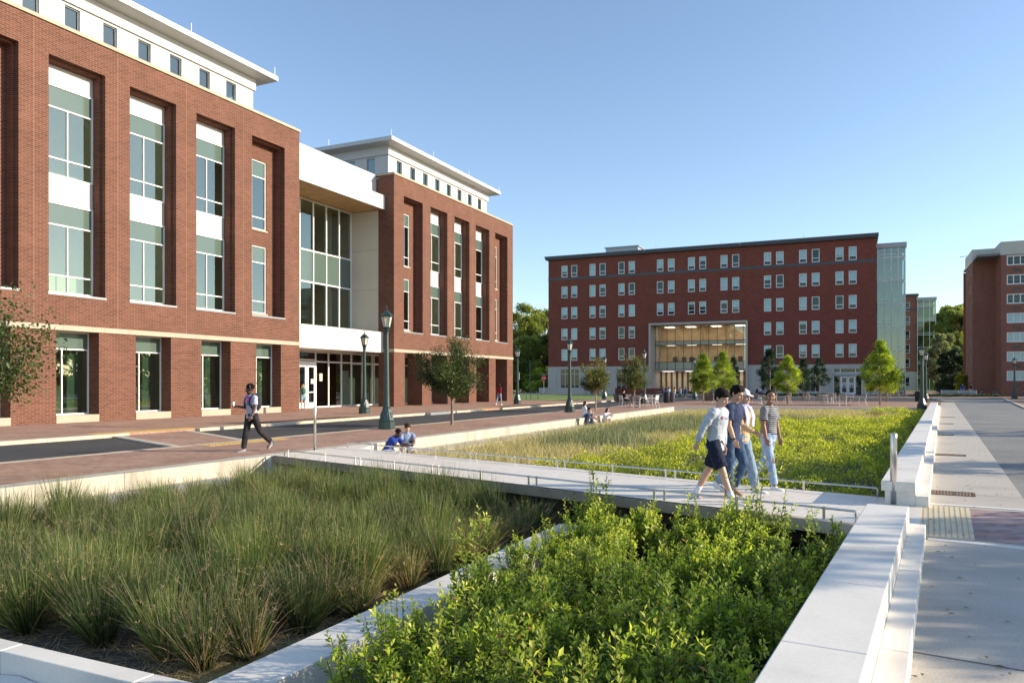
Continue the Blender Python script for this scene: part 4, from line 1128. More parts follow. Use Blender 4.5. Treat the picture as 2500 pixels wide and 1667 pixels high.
for s in range(6):
    V, F, A, st = shrub_parts(40 + s, h=(.88, .74, .98, .82, .66, .92)[s], rad=(.38, .42, .36, .44, .4, .42)[s], shoots=(26, 28, 24, 30, 28, 26)[s])
    root = empty('leafy_shrub', (0, 0, 0))
    np_mesh('foliage', V, F, M['shrub'], A, root); st.build('stems', M['twig'], root)
    protos.append(root)
def right_of(X, Y):         # signed distance left of the right-hand wall's left face
    s, c = math.sin(R(29.5)), math.cos(R(29.5)); p = rl(Y); return (p[0] - X) * c
pts = []
random.seed(23)
for it in range(30000):
    X, Y = random.uniform(-3.5, 6.5), random.uniform(2.0, 13.2)
    v = X * C1 - Y * S1; u = X * S1 + Y * C1
    if (Y < 4.0 and X < -.1) or (Y < 4.9 and X < -.55): continue
    if v < (-3.0 if u < 6.0 else (-3.5 if u < 7.5 else -3.85)) or right_of(X, Y) < .28: continue
    if (X + 5.66) * .664 + (Y - 18.6) * .747 > -.55: continue
    if all((X - a) ** 2 + (Y - b) ** 2 > random.uniform(.40, .56) ** 2 for a, b in pts): pts.append((X, Y))
gap = [(2.35, 5.0), (3.25, 9.4), (1.2, 7.4), (3.3, 7.4), (1.7, 10.2), (.1, 8.7), (2.6, 11.0), (4.4, 9.6)]
pts = [p for p in pts if all((p[0] - a) ** 2 + (p[1] - b) ** 2 > .42 ** 2 for a, b in gap)]
for a, b in ((-.95, 5.55), (-.62, 5.05), (-.9, 6.15), (-.45, 5.6), (-.2, 4.7), (-.15, 5.2)):
    pts = [p for p in pts if (p[0] - a) ** 2 + (p[1] - b) ** 2 > .09] + [(a, b)]
def key(a, b): return min(pts, key=lambda p: (p[0] - a) ** 2 + (p[1] - b) ** 2)
sp = {key(-.95, 5.55): ('leftmost shrub of the mass, nearest the low white dividing wall at bottom', 3, 1.0),
      key(1.25, 11.6): ('shrub at the head of the white dividing wall, against the footbridge', 2, 1.1),
      key(3.7, 9.7): ('tall shrub with upright shoots reaching the footbridge rail', 2, 1.22),
      key(4.1, 9.0): ('shrub in the corner between footbridge and seat wall', 0, 1.05)}
for i, (X, Y) in enumerate(pts):
    k = i % 6
    o = protos[k] if i < 6 else copy_tree(protos[k])
    s_ = random.uniform(.68, 1.16) * (.86 if Y < 5.6 and X < .4 else 1.)
    lab, cat, grp = 'low bushy shrub with pale green shoot tips in the mass by the seat wall', 'shrub', 'leafy shrubs filling the near bed'
    if (X, Y) in sp: lab, _, s_ = sp[(X, Y)]; grp = None
    o.location = (X, Y, -.71); o.rotation_euler = (random.uniform(-.06, .06), random.uniform(-.06, .06), random.uniform(0, 6.28)); o.scale = (s_, s_, s_ * random.uniform(.94, 1.08))
    tag(o, lab, cat, grp)
    if 'group' in o.keys() and grp is None: del o['group']

# --- second bed ------------------------------------------------------------
BND = [(.1, 18.0), (1.6, 20.4), (3.15, 22.0), (11.66, 37.2), (19.5, 42.5), (24.3, 46.0)]    # shrub / grass boundary
def side_of_bnd(X, Y):     # >0 to the right (shrub side), vectorised, by interpolating X along Y
    bx = np.interp(Y, [p[1] for p in BND], [p[0] for p in BND]); return X - bx
def far_bed():
    r = rs(5)
    n = 700000
    X = r.uniform(-6, 31, n); Y = r.uniform(13, 56.3, n)
    u = X * S1 + Y * C1; v = X * C1 - Y * S1
    W_ = ((5.5 + .5656 * (Y - 11.3)) - X) * math.cos(R(29.5))
    brd = (X + 4.43) * .679 + (Y - 21.2) * .734          # distance past the far bridge edge
    ok = (v > -12.1) & (W_ > .15) & (brd > .12)
    sd = side_of_bnd(X, Y)
    # grasses ---------------------------------------------------------------
    gm = ok & (sd < .25 + r.normal(0, .25, n)); 
    def blades(idx, name, mat, h, w, lab, cat, bend=.5):
        m = len(idx); x, y = X[idx], Y[idx]
        a = r.uniform(0, 2 * PI, m); D = np.stack([np.cos(a), np.sin(a), np.zeros(m)], 1)
        b = r.uniform(0, 2 * PI, m); S_ = np.stack([np.cos(b), np.sin(b), np.zeros(m)], 1)
        tuft = .62 + .38 * np.sin(x * 5.1 + 1.7 * np.sin(y * 3.3)) * np.sin(y * 4.7 + x * .9)
        H = h * r.uniform(.6, 1.15, m) * (.72 + .38 * tuft)
        P = np.stack([x, y, np.full(m, -.70)], 1)
        K = 4; rr = []
        out = r.uniform(.05, .5, m)
        for k in range(K):
            t = k / (K - 1)
            p = P + D * (out * H * t ** 1.4)[:, None] + np.array([0, 0, 1.]) * (H * (t - .22 * bend * t ** 3))[:, None]
            ww = w * (1 + y / 40) * (1 - .7 * t)
            rr += [p - S_ * ww[:, None], p + S_ * ww[:, None]]
        V = np.stack(rr, 1).reshape(-1, 3); i = np.arange(m)[:, None] * 2 * K
        F = np.concatenate([i + np.array([[2 * k, 2 * k + 1, 2 * k + 3, 2 * k + 2]]) for k in range(K - 1)], 1).reshape(-1, 4)
        var = np.clip(r.uniform(.1, .8, m)[:, None] * (.4 + .8 * np.repeat(np.arange(K) / (K - 1), 2)[None]) + .15 * tuft[:, None], 0, 1)
        tag(np_mesh(name, V, F, mat, var.ravel()), lab, cat, kind='stuff')
    pat = np.sin(X * .55 + 1.0) * np.sin(Y * .38 + .4) + .25 * np.sin(X * 2.1) * np.sin(Y * 1.7)
    near = (u < 23.5) | (v < -10.6) | (Y > 44)
    tan = gm & (near | (pat > .35)) & (r.uniform(0, 1, n) < .50)
    grn = gm & ~near & (pat <= .35) & (r.uniform(0, 1, n) < .50)
    blades(np.nonzero(tan)[0], 'tan_grass', M['tan_grass'], .74, .0055, 'straw coloured ornamental grass along the terrace beyond the footbridge', 'grass', .8)
    blades(np.nonzero(grn)[0], 'green_rushes', M['green_rush'], .82, .0055, 'grey-green rushes in the middle of the far bed', 'grass', .4)
    # shrubs : leaves over a mounded canopy surface ---------------------------
    n2 = 430000
    Y2 = 13 + (56.3 - 13) * r.uniform(0, 1, n2) ** 1.35; X2 = r.uniform(-6, 31, n2)
    W2 = ((5.5 + .5656 * (Y2 - 11.3)) - X2) * math.cos(R(29.5)); sd2 = side_of_bnd(X2, Y2); b2 = (X2 + 4.43) * .679 + (Y2 - 21.2) * .734
    far = (Y2 < 54.6)
    ok = (sd2 > 0) & (W2 > .12) & (b2 > .1) & far
    X2, Y2, W2, sd2, b2 = X2[ok], Y2[ok], W2[ok], sd2[ok], b2[ok]
    # jittered mounds
    rr = rs(9); mx, my = np.meshgrid(np.arange(-6, 32, .78), np.arange(12, 57, .78)); mx = mx.ravel() + rr.normal(0, .16, mx.size); my = my.ravel() + rr.normal(0, .16, my.size); mh = rr.uniform(.44, .88, mx.size)
    cell = {}
    gx = np.floor(mx).astype(int); gy = np.floor(my).astype(int)
    G = np.full((45, 60, 6), -1, int); cnt = np.zeros((45, 60), int)
    for q in range(len(mx)):
        a, b = gx[q] + 8, gy[q]
        if 0 <= a < 45 and 0 <= b < 60 and cnt[a, b] < 6: G[a, b, cnt[a, b]] = q; cnt[a, b] += 1
    best = np.full(len(X2), .12); 
    ix = np.floor(X2).astype(int) + 8; iy = np.floor(Y2).astype(int)
    for da in (-1, 0, 1):
        for db in (-1, 0, 1):
            for c in range(6):
                q = G[np.clip(ix + da, 0, 44), np.clip(iy + db, 0, 59), c]; good = q >= 0; q = np.where(good, q, 0)
                d2 = (X2 - mx[q]) ** 2 + (Y2 - my[q]) ** 2
                hh = mh[q] * np.sqrt(np.clip(1 - d2 / .46, 0, 1)); best = np.where(good, np.maximum(best, hh), best)
    edge = np.clip(np.minimum(np.minimum(sd2, W2), b2) / .5, .35, 1)
    top = best * edge
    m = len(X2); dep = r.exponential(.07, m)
    Z = -.70 + np.maximum(.04, top - dep + r.normal(0, .02, m) + (r.uniform(0, 1, m) < .04) * r.uniform(0, .12, m))
    P = np.stack([X2, Y2, Z], 1)
    D = unit(r.normal(0, .8, (m, 3)) + np.array([0, 0, .9])); Nn = unit(r.normal(0, 1, (m, 3)) + np.array([0, 0, .8]))
    L_ = r.uniform(.05, .08, m) * (1 + .012 * (Y2 - 15))
    V, F = leaf_quads(P, D, Nn, L_, L_ * .5, .2)
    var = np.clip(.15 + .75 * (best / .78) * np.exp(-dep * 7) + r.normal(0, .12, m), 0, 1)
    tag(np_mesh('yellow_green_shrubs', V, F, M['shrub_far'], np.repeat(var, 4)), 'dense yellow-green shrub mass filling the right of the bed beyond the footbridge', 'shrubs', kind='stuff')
    # a few rusty bushes at the back
    for k, (cx_, cy_) in enumerate(((22.6, 47.5), (13.6, 38.5))):
        q = 3500; c = unit(r.normal(0, 1, (q, 3))); rad = r.uniform(.3, 1, q) ** .4
        P = np.array([cx_, cy_, -.6]) + c * rad[:, None] * np.array([.9, .9, .62]); P[:, 2] = np.maximum(P[:, 2], -.68)
        V, F = leaf_quads(P, unit(c + r.normal(0, .6, (q, 3))), unit(r.normal(0, 1, (q, 3))), r.uniform(.07, .11, q), .04)
        tag(np_mesh('russet_bush', V, F, M['autumn'], np.repeat(r.uniform(.5, 1, q), 4)), ('russet brown bush at the back of the yellow-green shrubs', 'smaller russet bush where tan grass meets the shrubs')[k], 'shrub')
far_bed()

# --- trees -------------------------------------------------------------------
def limb_tree(name, label, loc, trunk_h, cz, rx, rz, nleaf, L_, mat, bark='bark', seed=0, tr=.05, limbs=13, group=None, cat='tree', bias=0., spread=.17, kvar=.5):
    r = rs(seed); root = empty(name, loc, 0, label, cat, group)
    mb = MB()
    mb.tube([(0, 0, -.3), (0, 0, .05), (.01, .01, trunk_h * .6), (0, 0, trunk_h)], [tr * 1.3, tr * 1.1, tr * .9, tr * .85], 9)
    tips = []
    mb2 = MB()
    for k in range(limbs):
        a = k * 2.4 + r.uniform(-.3, .3); el = r.uniform(-.55, 1.0) if k else 1.
        q = math.sqrt(max(0, 1 - el * el)) if el < 1 else .1
        f = r.uniform(.62, .98)
        e = np.array([math.cos(a) * q * rx * f, math.sin(a) * q * rx * f, cz + el * rz * f])
        s = np.array([0, 0, trunk_h * r.uniform(.88, 1.0)]); m = s * .45 + e * .55 + np.array([0, 0, -.06 * rz]) ; m[:2] *= .8
        B = lambda t, s=s, m=m, e=e: (1 - t) ** 2 * s + 2 * t * (1 - t) * m + t * t * e
        mb2.tube([B(t)[:] for t in (0, .3, .6, 1)], [tr * .5, tr * .34, tr * .22, tr * .08], 5, cap=False)
        for w in range(7):
            t0 = r.uniform(.3, 1.); b0 = B(t0); d = unit(r.normal(0, .8, 3) + np.array([0, 0, .5]) + unit(e - s) * .7); Lk = rx * r.uniform(.18, .42)
            mb2.tube([b0[:], (b0 + d * Lk * .5 + [0, 0, .01])[:], (b0 + d * Lk)[:]], [tr * .12, tr * .08, tr * .03], 4, cap=False)
            tips.append((b0, d, Lk))
    mb.build('trunk', M[bark], root, smooth=True); mb2.build('limbs', M[bark], root)
    T = len(tips); idx = r.integers(0, T, nleaf)
    b0 = np.array([t[0] for t in tips])[idx]; d = np.array([t[1] for t in tips])[idx]; Lk = np.array([t[2] for t in tips])[idx]
    tt = r.uniform(-.1, 1.15, nleaf)
    P = b0 + d * (Lk * tt)[:, None] + r.normal(0, spread * rx * .55, (nleaf, 3)) * np.array([1, 1, .85])
    D = unit(r.normal(0, .8, (nleaf, 3)) + d * .5 + np.array([0, 0, -.25])); Nn = unit(r.normal(0, .7, (nleaf, 3)) + np.array([0, 0, .9]))
    Ls = L_ * r.uniform(.7, 1.25, nleaf)
    V, F = leaf_quads(P, D, Nn, Ls, Ls * .5, .18)
    cl = r.normal(0, .16, T)[idx]
    out = np.linalg.norm((P - [0, 0, cz]) / [rx, rx, rz], axis=1)
    var = np.clip(kvar * .6 + .28 * (out - .5) + cl + bias * (P[:, 2] - cz) / rz + r.normal(0, .1, nleaf), 0, 1)
    np_mesh('crown', V, F, mat, np.repeat(var, 4), root)
    return root
limb_tree('street_tree', 'slim dark leaved young tree between the road and the bench, before the arcade', (-2.59, 32.82, 0), 1.25, 2.35, 1.55, 1.35, 15000, .095, M['maple'], seed=2, tr=.06, limbs=19, bias=.14)
limb_tree('street_tree', 'dark leaved tree reaching in at the left edge of the photo', (-11.05, 15.3, 0), 1.2, 2.45, 1.75, 1.35, 9500, .10, M['maple'], seed=4, tr=.05, limbs=18, spread=.2)
limb_tree('street_tree', 'small round tree with orange tips behind the seated trio', (5.49, 50.04, 0), 1.15, 2.15, 1.22, 1.15, 7500, .105, M['autumn'], 'bark_tan', seed=5, limbs=15, bias=.25, kvar=.35)
limb_tree('street_tree', 'small bushy tree standing over the cafe table with the seated reader', (9.35, 58.2, 0), 1.2, 2.35, 1.45, 1.45, 8500, .11, M['autumn'], 'bark_tan', seed=6, limbs=16, bias=.2, kvar=.25)

def cone_tree(label, loc, H, rad, base, n, mat, seed, bark='bark_tan', L_=.15, fea=.2, group=None, clumps=120):
    r = rs(seed); root = empty('conical_tree', loc, 0, label, 'tree', group)
    mb = MB(); mb.tube([(0, 0, -.2), (0, 0, base), (.03, 0, H * .6), (0, 0, H * .95)], [.075, .065, .04, .012], 8)
    mb.build('trunk', M[bark], root, smooth=True)
    t = r.uniform(0, 1, clumps) ** 1.0; a = r.uniform(0, 2 * PI, clumps)
    prof = lambda t: .84 * rad * np.clip(np.where(t < .25, .62 + t * 1.5, 1.0 - ((t - .25) / .75) ** 1.25), .05, 1)
    rr = prof(t) * r.uniform(.3, 1.05, clumps) ** .6 * (1 + .2 * np.sin(a * 3 + t * 9 + seed))
    C = np.stack([rr * np.cos(a), rr * np.sin(a), base + (H - base) * t * .97], 1)
    n = int(n * .72); idx = r.integers(0, clumps, n); sp_ = .56 * fea * rad * (1.15 - .5 * t[idx]) * r.uniform(.7, 1.4, clumps)[idx]
    off = r.normal(0, 1, (n, 3)) * sp_[:, None] * np.array([1, 1, .75])
    P = C[idx] + off
    P = np.concatenate([P, np.stack([r.normal(0, .05, 150), r.normal(0, .05, 150), r.uniform(H * .9, H * 1.02, 150)], 1)]); idx = np.concatenate([idx, np.zeros(150, int)])
    m = len(P)
    rad_d = unit(np.concatenate([P[:, :2], np.zeros((m, 1))], 1))
    D = unit(rad_d * .8 + r.normal(0, .45, (m, 3)) + np.array([0, 0, -.15])); Nn = unit(r.normal(0, 1, (m, 3)) + np.array([0, 0, .5]))
    Ls = L_ * r.uniform(.6, 1.3, m); V, F = leaf_quads(P, D, Nn, Ls, Ls * .28, .1)
    var = np.clip(.5 + r.normal(0, .26, clumps)[idx] + r.normal(0, .14, m) + .16 * (P[:, 2] / H - .5), 0, 1)
    np_mesh('crown', V, F, mat, np.repeat(var, 4), root)
    b = MB()
    for k in range(0, clumps, 3): b.tube([(0, 0, max(base, C[k][2] - .25)), tuple(C[k])], [.014, .004], 4, cap=False)
    b.build('limbs', M[bark], root)
    return root
cone_tree('bright feathery tree right beside the trash cans, in front of the portal', (18.08, 72.0, 0), 4.55, 1.35, 1.15, 30000, M['cypress'], 1, fea=.2)
cone_tree('second bright feathery tree, just behind and right of the one by the trash cans', (21.9, 79.0, 0), 5.1, 1.5, 1.2, 28000, M['cypress'], 2, fea=.2)
cone_tree('slim dark tree half hidden at the right side of the portal', (29.5, 101.5, 0), 5.4, 1.05, 1.0, 12000, M['conifer_dark'], 3, fea=.2)
cone_tree('dark bushy conical tree against the stone base, left of the narrow yellow-green one', (34.0, 100.5, 0), 6.3, 1.95, 1.2, 20000, M['conifer_dark'], 4, fea=.18, L_=.2, clumps=70)
cone_tree('narrow yellow-green tree before the cafe tables, above the striped-shirt walker', (23.75, 65.65, 0), 4.1, 1.25, 1.15, 26000, M['cypress'], 5, fea=.2)
cone_tree('slim mid-dark tree just right of the narrow yellow-green one', (32.0, 83.7, 0), 4.5, .95, 1.0, 14000, M['conifer_dark'], 6, fea=.22)
cone_tree('dark open tree left of the white double doors', (38.4, 95.2, 0), 4.9, 1.35, 1.5, 9000, M['conifer_dark'], 7, fea=.2, L_=.2, clumps=60)
cone_tree('largest bright feathery tree, right of the white double doors', (29.95, 62.0, 0), 5.25, 1.62, 1.15, 42000, M['cypress'], 8, fea=.18, clumps=130)
cone_tree('dark tree showing behind the right flank of the largest feathery tree', (36.2, 73.5, 0), 4.5, 1.1, 1.3, 12000, M['conifer_dark'], 9, fea=.22)

def big_tree(label, loc, H, rad, n, mat, seed, L_=.45, base=.12, clumps=60, bark='bark', flat=1.):
    r = rs(seed); root = empty('woodland_tree', loc, 0, label, 'tree')
    mb = MB(); mb.tube([(0, 0, -.5), (0, 0, H * .2), (.2, 0, H * .5), (0, 0, H * .85)], [H * .022, H * .018, H * .012, H * .003], 9); mb.build('trunk', M[bark], root, smooth=True)
    th = r.uniform(0, 2 * PI, clumps); zt = r.uniform(0, 1, clumps)
    pr = rad * np.sin(PI * np.clip(.12 + .80 * zt, 0, 1)) ** .6
    q = r.uniform(.25, .95, clumps) ** .6 * pr
    C = np.stack([q * np.cos(th), q * np.sin(th), H * base + H * (1 - base) * zt * .93], 1)
    lb = MB()
    for k in range(clumps):
        if k % 2 == 0: lb.tube([(0, 0, max(H * .1, C[k][2] * .62)), tuple(C[k] * .6 + np.array([0, 0, C[k][2] * .3])), tuple(C[k])], [H * .008, H * .004, H * .001], 5, cap=False)
    lb.build('limbs', M[bark], root)
    idx = r.integers(0, clumps, n); csz = r.uniform(.13, .27, clumps) * rad
    o = unit(r.normal(0, 1, (n, 3))) * (r.uniform(0, 1, n) ** .45)[:, None]
    P = C[idx] + o * csz[idx][:, None] * np.array([1, 1, .72]) + r.normal(0, .03 * rad, (n, 3)); P[:, 2] = np.maximum(P[:, 2], .1)
    D = unit(o + r.normal(0, .6, (n, 3))); Nn = unit(o * .5 + r.normal(0, .7, (n, 3)) + np.array([0, 0, .6]))
    Ls = L_ * r.uniform(.6, 1.3, n); V, F = leaf_quads(P, D, Nn, Ls, Ls * .55, .15)
    var = np.clip(.45 + r.normal(0, .18, clumps)[idx] + .2 * o[:, 2] + r.normal(0, .12, n), 0, 1)
    np_mesh('crown', V, F, mat, np.repeat(var, 4), root)
    return root
big_tree('tall dark tree behind the gap, rising highest between the two buildings', (1.5, 172, 0), 20.2, 6.5, 26000, M['bigtree'], 1, .5)
big_tree('rounder tree right behind the hall corner, top level with the tallest one', (7.6, 178, 0), 19.8, 5.5, 22000, M['bigtree'], 2, .5)
big_tree('lighter green broad tree in front of the tall dark one, behind the lawn', (1.2, 150, 0), 11.2, 5.2, 26000, M['bigtree_light'] if 'bigtree_light' in M else M['bigtree'], 3, .42, base=.02, clumps=80)
big_tree('light green tree touching the left corner of the hall', (6.3, 156, 0), 11.8, 5.0, 24000, M['bigtree'], 4, .42, base=.02, clumps=80)
big_tree('small sunlit bush behind the stop sign', (4.6, 143, 0), 4.6, 2.4, 9000, M['cypress'], 5, .3, base=.0, clumps=40)
big_tree('tall leafy tree right of the green stair tower', (113.5, 196, 0), 22.5, 6.0, 30000, M['bigtree'], 6, .6, base=.05, clumps=90)
big_tree('tall leafy tree close against the brown brick block', (94.6, 160, 0), 18.0, 4.6, 26000, M['bigtree'], 7, .5, base=.05, clumps=70)
big_tree('silvery pale tree beside the green stair tower', (84.9, 150, 0), 12.0, 2.9, 17000, M['bigtree_grey'], 8, .4, base=.05, clumps=60)
big_tree('dark evergreen in the middle of the right-hand trees', (81.2, 141, 0), 8.2, 2.6, 17000, M['conifer_dark'], 9, .35, base=.0, clumps=60)
big_tree('dark shrubby evergreen behind the bicycles', (74.2, 128, 0), 3.4, 2.4, 12000, M['conifer_dark'], 10, .3, base=.0, clumps=50)
big_tree('yellow leaved small tree at the corner of the brown brick block', (70.0, 118.5, 0), 3.4, 1.0, 8000, M['yellow_leaf'], 12, .24, base=.0, clumps=40)
big_tree('mid green tree filling the gap between silvery tree and brick block', (99.6, 172, 0), 19.8, 5.0, 22000, M['bigtree'], 13, .5, base=.03, clumps=60)
# low clipped ground cover before the hall
def hedge(label, pts_, w, h, seed):
    r = rs(seed); q = 0; PP = []
    for i in range(len(pts_) - 1):
        a, b = np.array(pts_[i]), np.array(pts_[i + 1]); n = int(np.linalg.norm(b - a) * 420)
        t = r.uniform(0, 1, n)[:, None]; d = unit(b - a); nn = np.array([-d[1], d[0]])
        xy = a + (b - a) * t + nn * r.uniform(-w / 2, w / 2, n)[:, None]
        hh = h * (.8 + .2 * np.sin(xy[:, 0] * 2.2) * np.sin(xy[:, 1] * 1.9))
        PP.append(np.concatenate([xy, (hh * r.uniform(.15, 1, n) ** .5)[:, None]], 1))
    P = np.concatenate(PP); n = len(P)
    V, F = leaf_quads(P, unit(r.normal(0, .7, (n, 3)) + np.array([0, 0, .7])), unit(r.normal(0, 1, (n, 3))), r.uniform(.1, .18, n), .07)
    tag(np_mesh('low_hedge', V, F, M['conifer_dark'], np.repeat(r.uniform(0, 1, n), 4)), label, 'hedge')
hedge('low dark hedge below the conical trees, left of the double doors', [(30.5, 105.3), (43.5, 99.6)], 1.6, .42, 1)
hedge('low dark hedge strip in front of the benches and bicycles', [(49.5, 94.6), (60.2, 93.6)], 1.8, .45, 2)
hedge('thin strip of planting under the portal', [(24.5, 119.5), (31, 116.5)], 1.2, .5, 3)

# trees that stand outside the frame on the right and throw their shade over the garden
def off_tree(label, x, y, H, rad, seed, n=4600, base=.38):
    return big_tree(label, (x, y, 0), H, rad, n, M['bigtree'], seed, .2, base=base, clumps=34)
for i, (x, y, H, r_) in enumerate(((84, 14, 15, 7), (88, 27, 16, 8), (86, 41, 14, 7), (90, 54, 16, 8), (88, 68, 15, 7), (92, 82, 15, 7), (80, 2, 14, 7))):
    big_tree(('large woodland tree outside the frame to the right, number %s from the viewer' % ('two', 'three', 'four', 'five', 'six', 'seven', 'one')[i]), (x, y, 0), H, r_, 9000, M['bigtree'], 90 + i, .8, base=.04, clumps=50)
big_tree('slender tree outside the frame whose sparse crown dapples the near shrubs', (17.5, 5.2, 0), 6.4, 1.8, 1300, M['bigtree'], 99, .2, base=.62, clumps=26)

# fallen leaves scattered on the paving
def fallen():
    r = rs(321); n = 1500; u = r.uniform(4, 60, n); v = r.uniform(-17.5, -13.9, n)
    k = r.uniform(0, 1, n) < .35
    X = u * S1 + v * C1; Y = u * C1 - v * S1
    Yk = r.uniform(3, 40, n); Xk = 5.5 + .5656 * (Yk - 11.3) + r.uniform(.8, 3.2, n) * 1.15 - .25
    X = np.where(k, Xk, X); Y = np.where(k, Yk, Y)
    P = np.stack([X, Y, np.full(n, .012)], 1); a = r.uniform(0, 2 * PI, n)
    V, F = leaf_quads(P, np.stack([np.cos(a), np.sin(a), np.zeros(n)], 1), np.tile([0, 0, 1.], (n, 1)), r.uniform(.03, .07, n), .025, .2)
    tag(np_mesh('fallen_leaves', V, F, M['autumn'], np.repeat(r.uniform(0, 1, n), 4)), 'few dry fallen leaves scattered over plaza bricks and walkway', 'leaves', kind='stuff')
fallen()
# ------------------------------------------------------------------ people
def skin_mat(name, col):
    m, nt, out = new_mat(name); b = N(nt, 'ShaderNodeBsdfPrincipled', Roughness=.5)
    b.inputs['Base Color'].default_value = c4(col); b.inputs['Subsurface Weight'].default_value = .08; b.inputs['Subsurface Scale'].default_value = .02
    L(nt, b, 0, out, 0); return m
SK = {k: skin_mat('skin_' + k, c) for k, c in dict(light=(.56, .33, .24), tan=(.50, .29, .19), brown=(.27, .13, .08), dark=(.085, .045, .03), olive=(.46, .28, .19)).items()}
def cloth(name, col, var=.1, bump=.5): return basic(name, col, .85, var=var, scale=9, bump=bump, bscale=22, spec=.2)
def stripes(name, c1, c2, period):
    m, nt, out = new_mat(name); b = N(nt, 'ShaderNodeBsdfPrincipled', Roughness=.85)
    tc = N(nt, 'ShaderNodeTexCoord'); sp = N(nt, 'ShaderNodeSeparateXYZ'); L(nt, tc, 'Object', sp, 0)
    a = N(nt, 'ShaderNodeMath', operation='DIVIDE'); L(nt, sp, 'Z', a, 0); a.inputs[1].default_value = period
    f = N(nt, 'ShaderNodeMath', operation='FRACT'); L(nt, a, 0, f, 0)
    g_ = N(nt, 'ShaderNodeMath', operation='GREATER_THAN'); L(nt, f, 0, g_, 0); g_.inputs[1].default_value = .70
    mx = mixcol(nt, 'MIX'); L(nt, g_, 0, mx, 0); mx.inputs[6].default_value = c4(c1); mx.inputs[7].default_value = c4(c2)
    L(nt, mx, 2, b, 'Base Color'); L(nt, b, 0, out, 0); return m
def denim(name, c1, c2):
    m, nt, out = new_mat(name); b = N(nt, 'ShaderNodeBsdfPrincipled', Roughness=.9); b.inputs['Specular IOR Level'].default_value = .1
    tc = N(nt, 'ShaderNodeTexCoord'); no = N(nt, 'ShaderNodeTexNoise', Scale=7., Detail=6., Roughness=.6); L(nt, tc, 'Object', no, 0)
    rp = ramp(nt, [(.35, c1), (.62, c2)]); L(nt, no, 'Fac', rp, 'Fac'); L(nt, rp, 0, b, 'Base Color')
    n2 = N(nt, 'ShaderNodeTexNoise', Scale=16., Detail=3.); L(nt, tc, 'Object', n2, 0); bp = N(nt, 'ShaderNodeBump', Strength=.6, Distance=.02); L(nt, n2, 'Fac', bp, 'Height'); L(nt, bp, 0, b, 'Normal')
    L(nt, b, 0, out, 0); return m
CL = dict(heather=cloth('heather_grey', (.47, .50, .55)), navy=cloth('navy_cotton', (.035, .052, .11)), navyshort=cloth('navy_shorts', (.018, .022, .045)),
          blue=cloth('royal_blue', (.02, .05, .26)), greyblue=cloth('grey_blue_tee', (.22, .28, .42)), white=cloth('white_cotton', (.75, .74, .78)),
          lav=cloth('lavender_cotton', (.58, .55, .80)), tancl=cloth('ochre_cotton', (.62, .42, .24)), black=cloth('black_cotton', (.018, .018, .02)),
          blackjean=denim('black_denim', (.018, .017, .02), (.045, .042, .045)), jean=denim('indigo_denim', (.03, .055, .11), (.08, .13, .22)),
          palejean=denim('pale_denim', (.20, .30, .46), (.42, .52, .66)), lightjean=denim('washed_denim', (.17, .25, .36), (.30, .38, .48)),
          grey=cloth('grey_tee', (.44, .43, .52)), green=cloth('mint_tee', (.22, .48, .22)), red=cloth('dark_red_knit', (.25, .02, .03)), slate=cloth('slate_tee', (.05, .07, .12)),
          palestripe=stripes('striped_shorts', (.55, .6, .7), (.28, .34, .5), .03), stripe=stripes('black_white_stripes', (.015, .016, .025), (.62, .62, .66), .034),
          hair_black=basic('black_hair', (.010, .006, .005), .75, spec=.15, var=.3, scale=30, bump=.8, bscale=90), hair_brown=basic('brown_hair', (.045, .024, .013), .7, spec=.2, var=.3, scale=30, bump=.8, bscale=90),
          hair_blond=basic('blond_hair', (.42, .28, .12), .5, var=.2, scale=30), shoe=basic('white_leather', (.80, .80, .80), .5, var=.04), sole=basic('rubber_sole', (.6, .58, .52), .7, var=.1),
          tanshoe=basic('tan_suede', (.30, .16, .06), .8, var=.1), greyshoe=basic('grey_shoe', (.22, .23, .23), .7, var=.3, scale=20), eye=basic('eye_white', (.75, .73, .70), .3, var=0), dark=basic('dark_detail', (.01, .01, .012), .4, var=0),
          lip=basic('lips', (.38, .14, .12), .5, var=0), teeth=basic('teeth', (.8, .78, .72), .4, var=0), pack=cloth('backpack_fabric', (.035, .036, .045)), packblue=cloth('teal_backpack', (.06, .12, .16)))
def bake(mb, name, mat, parent, voxel=.008, smooth=4, disp=0., dsize=.12, decim=0):
    o = mb.build(name, mat, None)
    r = o.modifiers.new('r', 'REMESH'); r.mode = 'VOXEL'; r.voxel_size = voxel
    if smooth:
        s = o.modifiers.new('s', 'SMOOTH'); s.factor = .5; s.iterations = smooth
    if disp:
        t = bpy.data.textures.get('folds%g' % dsize) or bpy.data.textures.new('folds%g' % dsize, 'CLOUDS'); t.noise_scale = dsize
        d = o.modifiers.new('d', 'DISPLACE'); d.texture = t; d.strength = disp; d.mid_level = .5; d.texture_coords = 'LOCAL'
    dg = bpy.context.evaluated_depsgraph_get(); me = bpy.data.meshes.new_from_object(o.evaluated_get(dg))
    me.name = name
    o.modifiers.clear(); old = o.data; o.data = me; bpy.data.meshes.remove(old)
    if not me.materials: me.materials.append(mat)
    me.polygons.foreach_set('use_smooth', [True] * len(me.polygons))
    o.parent = parent
    return o

